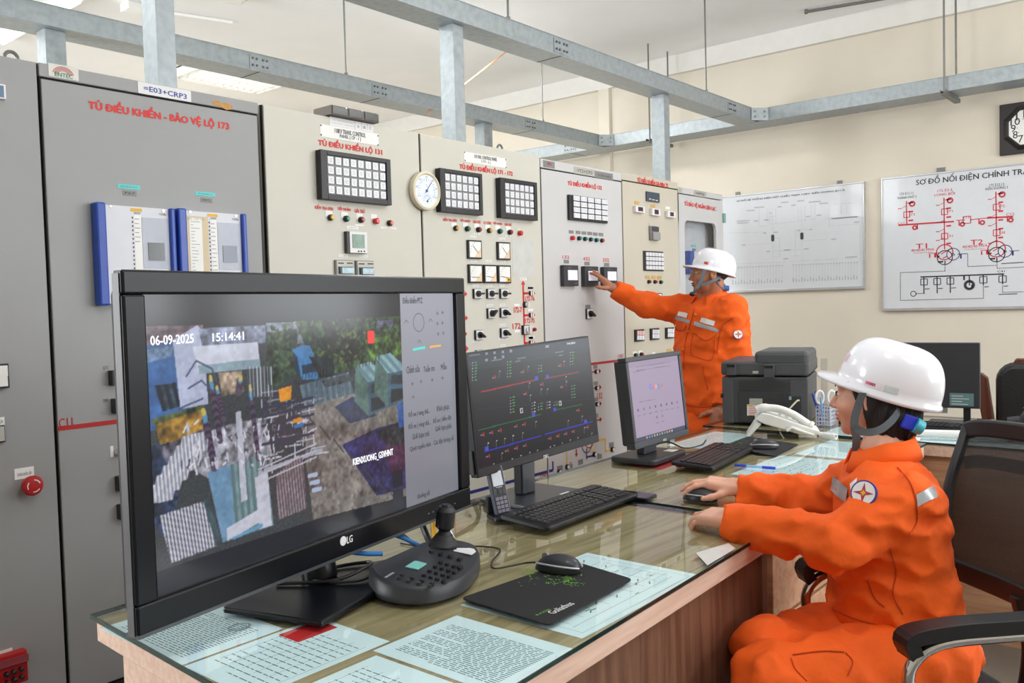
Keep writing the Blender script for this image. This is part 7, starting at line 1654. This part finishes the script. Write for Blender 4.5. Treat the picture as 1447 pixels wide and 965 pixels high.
# ------------------------------------------------------------------ seated worker
td = nrm((-.40, .917, 0)); tl = np.array((-td[1], td[0], 0)); pf = nrm((-.73, .69, 0)); pl = np.array((-pf[1], pf[0], 0))
per = thing('person', 'worker in orange coveralls and white helmet seated at the desk using a mouse', 'person', (2.15, .62, 0))
dp = 2.15
secs = [(D(1264, 912, dp), .150, .180), (D(1263, 855, dp), .152, .176), (D(1260, 800, dp), .140, .165), (D(1258, 745, dp), .132, .170), (D(1256, 705, dp), .124, .172), (D(1254, 678, dp), .108, .158), (D(1250, 655, dp), .080, .110), (D(1247, 640, dp), .060, .066)]
cS = D(1260, 690, dp); shL, shR = cS+tl*.150, cS-tl*.150
elL, wrL = D(1182, 768, 1.99), D(1034, 738, 2.19); elR, wrR = D(1150, 702, 2.47), D(1044, 693, 2.545)
zlo = D(1264, 893, dp)[2]; zhi = D(1247, 636, dp)[2]
def jacketf(P):
    d = s_loft(P, secs, td, tl, zlo, zhi)
    for sh, el, wr in ((shL, elL, wrL), (shR, elR, wrR)):
        v = nrm(wr-el); a = s_cone(P, sh, el, .072, .060); b = smax(s_cone(P, el, wr+v*.03, .060, .046), (P-wr)@v, .003); d = smin(d, smin(a, b, .02), .035)
    w_ = (np.abs(folds(P, 30, 0))*2-.7)*.0125+folds(P, 75, 1)*.003
    lowz = np.clip((P[:, 2]-zlo)/.05, 0, 1); w_ = w_*(.4+.6*lowz)
    # gathered folds at the elbows
    for el in (elL, elR): r = np.linalg.norm(P-el, axis=1); w_ += .005*np.exp(-(r/.09)**2)*np.sin(folds(P, 20, 2)*3+r*95)
    return d+w_
lo = np.min([shL, shR, elL, wrL, elR, wrR, secs[0][0]], 0)-.2; hi = np.max([shL, shR, elL, wrL, elR, wrR, secs[-1][0]], 0)+.2; lo[2] = zlo-.02; hi[2] = zhi+.02
V, Fq = surf(jacketf, lo, hi, .0072); jk = npmesh('jacket', V, Fq, m_or, per)
# jacket details
decal(jk, jacketf, 'chest_stripe', ((1178, 672), (1199, 690), (1196, 712), (1174, 692)), m_refl, 1.6, 2.6, 6, 4)
decal(jk, jacketf, 'back_stripe', ((1294, 699), (1319, 686), (1324, 702), (1296, 716)), m_refl, 1.6, 2.7, 8, 4)
decal(jk, jacketf, 'name_tag', ((1202, 684), (1212, 676), (1210, 690), (1204, 696)), m_white, 1.6, 2.6, 4, 4)
m_seam = M('dark_stitching', (196, 66, 8), .8)
for q in (((1262, 645), (1263, 645), (1294, 705), (1292, 706)), ): pass
def stitch(pts, wd=.003):
    P_ = [march(jacketf, x, y, 1.5, 2.8) for x, y in spline2(pts)]; obj('seam', MB().tube([p+nrm(CAM-p)*.0012 for p in P_], wd/2, 5), m_seam, jk, smooth=True)
def spline2(pts): return [tuple(p[:2]) for p in spline([(a, b, 0) for a, b in pts], 6)]
stitch([(1268, 660), (1285, 680), (1294, 705), (1296, 735), (1286, 755)]); stitch([(1258, 775), (1266, 810), (1262, 840), (1276, 868)]); stitch([(1225, 820), (1236, 845), (1250, 858)], .004); stitch([(1170, 858), (1210, 875), (1270, 890), (1310, 898)])
patch(jk, jacketf, 1221, 697, .030, 1.5, 2.6)
# collar
cc = D(1246, 636, dp); ring_ = []
V = []
for j, (r, z, tk) in enumerate(((.064, -.030, 0), (.060, .004, 0), (.057, .020, 0), (.066, .024, 0), (.076, -.004, 0), (.080, -.024, 0))):
    for i in range(40):
        a = math.radians(22)+math.radians(316)*i/39; q = td*math.cos(a)*r*1.12+tl*math.sin(a)*r; V.append(cc+q+np.array((0, 0, z-.030*math.cos(a)*(1 if math.cos(a) > 0 else .25))))
mb = MB(); mb.add(V, [(j*40+i, j*40+i+1, (j+1)*40+i+1, (j+1)*40+i) for j in range(5) for i in range(39)]); o = obj('collar', mb, m_or, jk, smooth='all'); o.modifiers.new('thickness', 'SOLIDIFY').thickness = .004
# trousers
pc = D(1276, 908, 2.13); hL, hR = pc+pl*.085, pc-pl*.085; knL, knR = D(1085, 962, 1.93), D(1082, 922, 2.07); anL, anR = np.array((knL[0]-.02, knL[1]-.04, .10)), np.array((knR[0]-.02, knR[1]-.05, .10))
def trouf(P):
    d = s_ell(P, pc+np.array((0, 0, -.01)), (.16, .17, .12))
    for h, k_, a in ((hL, knL, anL), (hR, knR, anR)): d = smin(d, smin(s_cone(P, h, k_, .098, .074), smax(s_cone(P, k_, a, .074, .062), .105-P[:, 2], .004), .03), .04)
    return d+(np.abs(folds(P, 27, 3))*2-.7)*.012+folds(P, 70, 1)*.003
lo = np.min([pc, knL, knR, anL, anR], 0)-.19; hi = np.max([pc, knL, knR], 0)+.19; lo[2] = .09
V, Fq = surf(trouf, lo, hi, .0095); tr = npmesh('trousers', V, Fq, m_or, per)
def stitch2(pts, wd=.003):
    P_ = [march(trouf, x, y, 1.4, 2.8) for x, y in spline2(pts)]; obj('pocket_seam', MB().tube([p+nrm(CAM-p)*.0012 for p in P_], wd/2, 5), m_seam, tr, smooth=True)
stitch2([(1195, 922), (1205, 935), (1198, 955)]); stitch2([(1120, 925), (1160, 920), (1193, 921)]); stitch2([(1118, 930), (1124, 945), (1140, 962)])
for an, k_ in ((anL, knL), (anR, knR)):
    v = np.array((-.25, .97, 0)) if an is anR else pf*1.0
    V, Fq = surf(lambda P: smax(smin(s_cone(P, an+np.array((0, 0, -.03)), an+np.array((0, 0, .02)), .046, .05), s_cone(P, an+np.array((0, 0, -.055)), an+v*.13+np.array((0, 0, -.062)), .042, .036), .02), .002-P[:, 2], .004), an-.2, an+.2, .008); npmesh('shoe', V, Fq, m_blk, per)
# body: head, neck, trunk, arms and hands in one skin
hd = Head(D(1236, 558, 2.2), (-.06, .995), .02, .98)
V0, F0 = surf(lambda P: head_sdf(P, False), (-.13, -.10, -.13), (.13, .10, .13), .0026)
nb = D(1246, 655, dp)
hcoord = hd.w((-.028, 0, -.055))[0]
def inner(P):
    d = s_cone(P, hcoord, nb, .046, .052); ch = D(1256, 720, dp); d = smin(d, s_cone(P, nb, ch, .05, .09), .03); d = smin(d, s_cone(P, ch, pc, .09, .11), .03)
    for sh, el, wr in ((shL, elL, wrL), (shR, elR, wrR)): d = smin(d, s_cone(P, ch, sh, .05, .045), .02); d = smin(d, s_cone(P, sh, el, .042, .036), .01); d = smin(d, s_cone(P, el, wr, .036, .024), .01)
    for h, k_, a in ((hL, knL, anL), (hR, knR, anR)): d = smin(d, s_cone(P, h, k_, .07, .05), .02); d = smin(d, s_cone(P, k_, a, .05, .035), .01)
    return d
lo = np.min([wrL, wrR, elL, knL, anL, pc], 0)-.14; hi = np.max([hd.o, wrR, pc, shR], 0)+.14; lo[2] = .06
V1, F1 = surf(inner, lo, hi, .012)
bR = ((.25, .35, .25), (.22, .35, .25), (.25, .4, .3), (.3, .45, .3))
hr_ = hand((-.34, .93, .10), (-.93, -.34, 0), (-.05, -.1, 1), wrR+np.array((.004, .002, .012)), .95, bR, thumb=((.62, .62, -.22), .25))
bL = ((.30, .45, .35), (.25, .45, .35), (.28, .5, .35), (.32, .55, .4))
fL = nrm(onz(985, 731, .79)-wrL); hl_ = hand((fL[0], fL[1], -.10), np.cross(fL, (0, 0, 1)), (-.25, -.1, 1), wrL+np.array((0, 0, .012)), .93, bL, thumb=((.75, .45, -.2), .3))
V, Fq = joinm([(hd.w(V0), F0), (V1, F1), hr_, hl_]); bd = npmesh('body', V, Fq, m_skinw, per); remesh(bd, .0028)
def hairw(P):
    Q = P.copy(); Q[:, 1] = np.abs(P[:, 1])
    d = s_ell(P, (-.018, 0, .035), (.103, .083, .095)); d = smin(d, s_ell(P, (-.036, 0, -.040), (.078, .084, .095)), .03)
    d = smax(d, (P[:, 0]-.012)-2.2*np.clip(P[:, 2]-.008, 0, 1)+.10*np.clip(-P[:, 2]-.02, 0, 1), .008); d = smax(d, -.118-P[:, 2], .01)
    d = np.minimum(d, s_cone(Q, (.050, .052, .055), (.020, .070, -.010), .012, .006))            # side locks
    d = smax(d, P[:, 2]-.030-.20*P[:, 0], .006)
    return d+.0022*np.sin(P[:, 1]*260+P[:, 0]*190+3*np.sin(P[:, 2]*30))
head_parts(per, hd, False, hairw, (-.15, -.11, -.15), (.12, .11, .14))
hh, stick, HW = helmet(per, D(1252, 555, 2.2), (-.06, .995), .30, .91)
stick('sticker', 1.28, 1.62, .05, .16, M('sticker_white', (232, 226, 236), .4, var=.03)); stick('sticker', 1.30, 1.50, .075, .13, M('sticker_pink', (206, 96, 130), .4, var=.4, scale=60)); stick('sticker', 1.66, 1.92, .05, .17, M('sticker_pale', (202, 214, 214), .4, var=.1, scale=60)); stick('sticker', .25, .55, .30, .50, M('sticker_faint', (196, 170, 186), .4))
Wz3 = zm(1150, 470, 5.36)
def strap_(pts, wd, nm='chin_strap', mat=None, wdir=None):
    P_ = spline([D(*Wz3(a, b), d) for a, b, d in pts], 8); obj(nm, MB().ribbon(P_, wdir if wdir is not None else UV*.3+RV, wd, .002), mat or m_strap, hh)
strap_([(372, 455, 2.112), (340, 540, 2.124), (312, 640, 2.131), (308, 720, 2.134), (322, 800, 2.144), (318, 870, 2.155), (310, 940, 2.16)], .020)
strap_([(660, 565, 2.105), (605, 650, 2.095), (520, 725, 2.09), (430, 755, 2.09), (350, 742, 2.10), (315, 700, 2.11)], .018, wdir=UV)
strap_([(660, 600, 2.105), (690, 640, 2.108), (720, 680, 2.112)], .03, 'nape_band', wdir=UV+RV)
mb = MB(); c = D(*Wz3(725, 682), 2.105); fr = Frame(c, RV+UV*-.35, UV+RV*.35); mb.fbox(fr, -.020, -.018, .022, .018, -.03, .008); obj('buckle', mb, m_knob, hh, bevel=.004)
mb = MB(); c = D(*Wz3(785, 708), 2.105); mb.cyl(c-RV*.008+UV*.004-FV*.0, c+RV*.010-UV*.005, .020, .018, 18); obj('adjuster_knob', mb, M('teal_knob', (70, 180, 200), .4), hh, smooth=True)
# bead bracelet
v = nrm(wrL-elL); c = wrL+v*.006; a1 = nrm(np.cross(v, (0, 0, 1))); a2 = np.cross(a1, v)
br = obj('bracelet', MB().tube([c+a1*.030*math.cos(t_)+a2*.027*math.sin(t_) for t_ in np.linspace(0, 2*math.pi, 25)[:-1]], .0015, 5, True), m_blk, per)
f_ = None
for k in range(24): t_ = 2*math.pi*k/24; obj('bead', MB().sphere(c+a1*.030*math.cos(t_)+a2*.027*math.sin(t_), .0042, 8, 6), M('dark_bead', (40, 46, 42), .25), br, smooth='all')
# finger ring
# ------------------------------------------------------------------ office chair
fc = nrm((-.727, .687, 0)); wc = np.array((fc[1], -fc[0], 0)); sc_ = np.array((2.17, .55, 0)); m_mesh = bpy.data.materials.new('black_mesh'); m_mesh.use_nodes = True; nt = m_mesh.node_tree
b0 = nt.nodes['Principled BSDF']; b0.inputs['Base Color'].default_value = (.012, .011, .011, 1); b0.inputs['Roughness'].default_value = .8; tr_ = nt.nodes.new('ShaderNodeBsdfTransparent'); mx = nt.nodes.new('ShaderNodeMixShader'); ck = nt.nodes.new('ShaderNodeTexVoronoi'); ck.inputs['Scale'].default_value = 900; tcn = nt.nodes.new('ShaderNodeTexCoord'); mr = nt.nodes.new('ShaderNodeMapRange')
nt.links.new(tcn.outputs['Object'], ck.inputs['Vector']); nt.links.new(ck.outputs['Distance'], mr.inputs[0]); mr.inputs[1].default_value = .25; mr.inputs[2].default_value = .45; mr.inputs[3].default_value = .80; mr.inputs[4].default_value = .92
nt.links.new(mr.outputs[0], mx.inputs[0]); nt.links.new(tr_.outputs[0], mx.inputs[1]); nt.links.new(b0.outputs[0], mx.inputs[2]); nt.links.new(mx.outputs[0], nt.nodes['Material Output'].inputs[0])
ch = thing('office_chair', 'black mesh office chair with chrome arms under the seated worker', 'chair', sc_)
fs = Frame(sc_+np.array((0, 0, 0)), -wc*-1, fc); m_pad = M('arm_pad', (24, 25, 28), .38, var=.1); m_cfr = M('chair_frame_black', (26, 27, 30), .5)
SF = Frame(sc_, wc, np.cross((0, 0, 1), wc)); SF = Frame(sc_, wc*-1, np.cross((0, 0, 1), wc*-1))    # ex sideways, ey = +-fc, n up
sy = 1 if SF.ey@fc > 0 else -1
obj('seat', MB().prism(SF, rrect(-.24, -.23, .24, .23, .06), .335, .405), M('seat_fabric', (22, 22, 24), .9, bump=.2, bscale=300), ch, bevel=.025)
ft, fb = D(1366, 606, 2.35), D(1341, 800, 2.235); wv = wc*.47
mid = (ft+fb)/2+fc*.03; top2, bot2, mid2 = ft-wv, fb-wv, mid-wv
left = spline([fb+np.array((0, 0, -.02)), fb, mid, ft], 6); right = [p-wv for p in left]
obj('back_frame', MB().tube(left, .014, 10), m_cfr, ch, smooth=True); obj('back_frame', MB().tube(right, .014, 10), m_cfr, ch, smooth=True)
tp_ = spline([ft-np.array((0, 0, .004)), ft-wv*.15+np.array((0, 0, .012)), ft-wv*.5+np.array((0, 0, .018))-fc*.02, ft-wv*.85+np.array((0, 0, .012)), ft-wv-np.array((0, 0, .004))], 6)
obj('top_rail', MB().ribbon(tp_, (0, 0, 1), .045, .022), m_cfr, ch, bevel=.006)
obj('cross_bar', MB().ribbon([p-np.array((0, 0, .088))+fc*.004 for p in tp_], (0, 0, 1), .034, .014), m_cfr, ch, bevel=.004); obj('lower_rail', MB().ribbon([p for p in spline([fb, fb-wv*.5-fc*.02, fb-wv], 8)], (0, 0, 1), .05, .018), m_cfr, ch, bevel=.004)
V = []
for p, q in zip(left, right):
    for k in range(9): s = k/8; V.append(p*(1-s)+q*s-fc*.022*math.sin(math.pi*s)-fc*.002)
nL = len(left); obj('mesh_back', (V, [(j*9+i, j*9+i+1, (j+1)*9+i+1, (j+1)*9+i) for j in range(nL-1) for i in range(8)]), m_mesh, ch, smooth='all')
# lower part of the back: dark lumbar fabric
obj('back_support', MB().tube(spline([fb-wv*.5-fc*.02, fb-wv*.5-fc*.05-np.array((0, 0, .15)), sc_+np.array((0, 0, .33))-fc*.2, sc_+np.array((0, 0, .32))], 6), .022, 10), m_cfr, ch, smooth=True)
for s, tip in ((-1, np.array((1.865, .515, .655))), (1, np.array((2.215, .865, .655)))):
    bk = tip-fc*.33+np.array((0, 0, .012)); pad_ = spline([tip-np.array((0, 0, .035))-fc*.004, tip, tip-fc*.10+np.array((0, 0, .012)), tip-fc*.22+np.array((0, 0, .012)), bk], 6)
    obj('arm_pad', MB().ribbon([p+np.array((0, 0, .0)) for p in pad_], wc, .052, .030), m_pad, ch, bevel=.010)
    lo_ = tip-fc*.05; sd_ = sc_+wc*s*.25
    tube_ = spline([bk-np.array((0, 0, .028)), tip-fc*.20-np.array((0, 0, .014)), tip-fc*.06-np.array((0, 0, .022)), tip-fc*.0-np.array((0, 0, .075)), tip-fc*.02-np.array((0, 0, .16)), np.array((tip[0], tip[1], .40))-fc*.10, np.array((tip[0], tip[1], .355))-fc*.22, np.array((*(sd_-fc*.1)[:2], .33))], 8)
    obj('chrome_arm', MB().tube(tube_, .013, 12), m_chrome, ch, smooth=True)
obj('gas_column', MB().cyl(sc_+np.array((0, 0, .10)), sc_+np.array((0, 0, .335)), .025), m_chrome, ch, smooth=True)
for k in range(5):
    a = 2*math.pi*k/5+.3; e = sc_+np.array((.28*math.cos(a), .28*math.sin(a), .085)); obj('base_leg', MB().tube([sc_+np.array((0, 0, .12)), e], [.024, .016], 8), m_chrome, ch, smooth=True); sv = np.array((-math.sin(a), math.cos(a), 0))*.02; q = e-np.array((0, 0, .055)); obj('caster', MB().cyl(q-sv, q+sv, .030, seg=16), m_blk, ch, smooth=True)

# ------------------------------------------------------------------ standing worker
per = thing('person', 'worker in orange coveralls and white helmet standing and touching a panel meter', 'person', (4.42, 2.24, 0))
mt_ = nrm((-.95, .313, 0)); ml = np.array((-mt_[1], mt_[0], 0)); dm_ = 4.85
secs2 = [(D(994, 600, dm_), .128, .180), (D(994, 570, dm_), .135, .190), (D(996, 530, dm_), .135, .190), (D(999, 485, dm_), .132, .200), (D(1001, 450, dm_), .125, .205), (D(1002, 437, dm_), .112, .190), (D(1003, 427, dm_), .090, .140), (D(1004, 419, dm_), .064, .072)]
c2 = D(1001, 436, dm_); sR, sL = c2-ml*.175, c2+ml*.175; eR, wR = D(914, 431, 5.03), D(869, 409, 5.07); eL, wL = D(1046, 515, 4.70), D(1018, 576, 4.62)
zlo2 = D(994, 583, dm_)[2]; zhi2 = D(1004, 417, dm_)[2]
def jack2(P):
    d = s_loft(P, secs2, mt_, ml, zlo2, zhi2)
    for sh, el, wr in ((sR, eR, wR), (sL, eL, wL)):
        v = nrm(wr-el); a = s_cone(P, sh, el, .082, .066); b = smax(s_cone(P, el, wr+v*.03, .066, .048), (P-wr)@v, .003); d = smin(d, smin(a, b, .02), .04)
    # gathered waistband
    d = d+.006*np.exp(-((P[:, 2]-zlo2-.05)/.012)**2)
    w_ = (np.abs(folds(P, 26, 2))*2-.7)*.014+folds(P, 66, 3)*.004; r = np.linalg.norm(P-eR, axis=1); w_ += .006*np.exp(-(r/.12)**2)*np.sin(r*80+folds(P, 18, 1)*3)
    return d+w_
lo = np.min([sR, sL, eR, wR, eL, wL, secs2[0][0]], 0)-.22; hi = np.max([sR, sL, eR, wR, eL, secs2[-1][0]], 0)+.22; lo[2] = zlo2-.03; hi[2] = max(zhi2+.03, wR[2]+.1)
V, Fq = surf(jack2, lo, hi, .010); jk = npmesh('jacket', V, Fq, m_or, per)
Mz = zm(820, 330, 3.328)
for nm, q, mt in (('chest_stripe', ((446, 385), (517, 408), (514, 424), (442, 402)), m_refl), ('chest_stripe', ((537, 412), (652, 450), (648, 466), (534, 430)), m_refl), ('name_tag', ((464, 366), (508, 376), (502, 398), (458, 386)), m_white), ('name_tag', ((572, 394), (636, 412), (628, 436), (564, 416)), m_white)):
    decal(jk, jack2, nm, [Mz(*p) for p in q], mt, 3.8, 5.6, 8, 4, .004)
patch(jk, jack2, 1043, 472.5, .026, 3.8, 5.6)
def stitch3(pts, wd=.005, nm='seam'):
    P_ = [march(jack2, *Mz(x, y), 3.8, 5.6) for x, y in spline2(pts)]; obj(nm, MB().tube([p+nrm(CAM-p)*.002 for p in P_], wd/2, 5), m_seam, jk, smooth=True)
stitch3([(538, 350), (520, 420), (500, 480), (488, 550), (486, 640)]); stitch3([(530, 465), (580, 500), (612, 495), (640, 475)], nm='pocket_seam'); stitch3([(440, 425), (455, 455), (485, 455), (498, 432)], nm='pocket_seam'); stitch3([(528, 470), (520, 560), (560, 585), (620, 590), (632, 500)], .004, 'pocket_seam'); stitch3([(575, 625), (585, 680), (600, 735)], nm='pocket_seam'); stitch3([(645, 560), (655, 480), (672, 430), (720, 395)]); stitch3([(490, 800), (560, 815), (640, 812)])
for p in ((541, 382), (508, 460), (484, 545)): q = march(jack2, *Mz(*p), 3.8, 5.6); obj('button', MB().sphere(q, .008, 10, 6), M('orange_button', (232, 120, 50), .4), jk, smooth='all')
cc = D(1003, 421, dm_); V = []
for j, (r, z) in enumerate(((.070, -.02), (.066, .018), (.063, .034), (.074, .038), (.092, .006), (.100, -.016))):
    for i in range(40):
        a = math.radians(34)+math.radians(292)*i/39; q = mt_*math.cos(a)*r*1.15+ml*math.sin(a)*r; V.append(cc+q+np.array((0, 0, z-.040*math.cos(a)*(1 if math.cos(a) > 0 else .3))))
mb = MB(); mb.add(V, [(j*40+i, j*40+i+1, (j+1)*40+i+1, (j+1)*40+i) for j in range(5) for i in range(39)]); o = obj('collar', mb, m_or, jk, smooth='all'); o.modifiers.new('thickness', 'SOLIDIFY').thickness = .005
pc2 = D(994, 606, dm_); aL2, aR2 = np.array((*(pc2+ml*.10)[:2], .1)), np.array((*(pc2-ml*.10)[:2], .1))
def trou2(P):
    d = s_ell(P, pc2+np.array((0, 0, .0)), (.165, .185, .14))
    for s, a in ((1, aL2), (-1, aR2)): d = smin(d, smax(s_cone(P, pc2+ml*s*.09, a, .10, .07), .105-P[:, 2], .004), .04)
    return d+folds(P, 28, 1)*.006
V, Fq = surf(trou2, np.minimum(pc2, aL2)-np.array((.3, .3, .02)), np.maximum(pc2, aR2)+np.array((.3, .3, .16)), .011); npmesh('trousers', V, Fq, m_or, per)
for an in (aL2, aR2):
    V, Fq = surf(lambda P: smax(smin(s_cone(P, an+np.array((0, 0, -.03)), an+np.array((0, 0, .02)), .05, .055), s_cone(P, an+np.array((0, 0, -.055)), an+mt_*.15+np.array((0, 0, -.060)), .045, .038), .02), .002-P[:, 2], .004), an-.22, an+.22, .009); npmesh('shoe', V, Fq, m_blk, per)
hf_ = nrm((-.62, .78, 0)); hd = Head(D(1002, 386, 4.80), hf_, .02, 1.0)
V0, F0 = surf(lambda P: head_sdf(P, True), (-.13, -.10, -.13), (.13, .10, .13), .003)
nb = D(1004, 420, dm_); hcoord = hd.w((-.022, 0, -.055))[0]
def inner2(P):
    ch_ = D(999, 470, dm_); d = s_cone(P, hcoord, nb, .060, .064); d = smin(d, s_cone(P, nb, ch_, .06, .10), .03); d = smin(d, s_cone(P, ch_, pc2, .10, .12), .03)
    for sh, el, wr in ((sR, eR, wR), (sL, eL, wL)): d = smin(d, s_cone(P, ch_, sh, .06, .05), .02); d = smin(d, s_cone(P, sh, el, .05, .042), .01); d = smin(d, s_cone(P, el, wr, .042, .028), .01)
    for s, a in ((1, aL2), (-1, aR2)): d = smin(d, s_cone(P, pc2+ml*s*.09, a, .08, .04), .02)
    return d
lo = np.min([wR, eR, eL, wL, aL2, sR], 0)-.15; hi = np.max([wR, sR, sL, hd.o, eL, pc2], 0)+.15; lo[2] = .06
V1, F1 = surf(inner2, lo, hi, .014)
tipw = FC.w(*FC.px(834, 386), .036); tX = nrm(tipw-wR)
bM_ = ((.10, .25, .15), (.05, .1, .05), (.15, .35, .25), (.25, .5, .35))
hm_ = hand(tX*1.0+np.array((0, -.05, .0)), np.cross((0, -1., 0.1), tX)*1., (.25, -.95, .30), wR-tX*.004, 1.08, bM_, splay=(.16, .0, -.16, -.30), thumb=((.25, .85, -.30), .18))
hn = hand(nrm((.05, .0, -1))+mt_*.5, mt_, -ml*-1., wL+np.array((0, 0, -.01)), 1.05, bL, grid=.0028)
V, Fq = joinm([(hd.w(V0), F0), (V1, F1), hm_, hn]); bd = npmesh('body', V, Fq, m_skinm, per); remesh(bd, .0036)
def hairm(P):
    d = s_ell(P, (-.024, 0, .030), (.097, .0755, .086)); d = smax(d, P[:, 0]-.05, .01); d = smax(d, -.012-P[:, 2]-.55*np.clip(-P[:, 0]-.02, 0, 1), .01); d = smax(d, P[:, 2]-.016-.24*P[:, 0], .006)
    return d
head_parts(per, hd, True, hairm, (-.15, -.10, -.11), (.12, .10, .15))
# spectacles
m_gold = M('gold_wire', (170, 140, 90), .3, .8)
for s in (-1, 1):
    pts = [hd.w((.094-.12*abs(y_-.034*1)**1.2*0, s*y_, z_))[0] for y_, z_ in [(.034+.020*math.cos(a), -.002+.015*math.sin(a)) for a in np.linspace(0, 2*math.pi, 19)[:-1]]]
    sp = obj('spectacles', MB().tube(pts, .0011, 5, True).tube([hd.w((.094, s*.054, .004))[0], hd.w((.05, s*.074, .004))[0], hd.w((-.01, s*.082, .004))[0], hd.w((-.02, s*.082, -.01))[0]], .0013, 5), m_gold, per, smooth=True)
hh, stick, HW = helmet(per, D(1007, 384.5, 4.82), hf_, .26, .88)
stick('sticker', .92, 1.12, .10, .22, M('sticker_red', (206, 80, 60), .4))
Wz4 = zm(960, 340, 9.65)
def strap4(pts, wd, nm='chin_strap', wdir=None): obj(nm, MB().ribbon(spline([D(*Wz4(a, b), d) for a, b, d in pts], 8), wdir if wdir is not None else RV+UV*.4, wd, .003), m_strap, hh)
strap4([(345, 395, 4.715), (310, 520, 4.72), (260, 620, 4.725), (215, 680, 4.735), (170, 735, 4.77)], .018); strap4([(560, 500, 4.745), (470, 540, 4.72), (380, 580, 4.718), (290, 600, 4.722)], .014, wdir=UV); strap4([(540, 500, 4.75), (545, 570, 4.75), (620, 640, 4.79)], .034, 'nape_band', UV)
c = D(*Wz4(638, 650), 4.80); obj('adjuster_knob', MB().cyl(c-RV*.01, c+RV*.014, .016, .015, 16), M('blue_knob', (50, 100, 190), .4), hh, smooth=True)
c = D(*Wz4(178, 728), 4.77); obj('chin_cup', MB().sphere(c, .017, 12, 8, (1, 1, .8)), m_blk, hh, smooth='all')
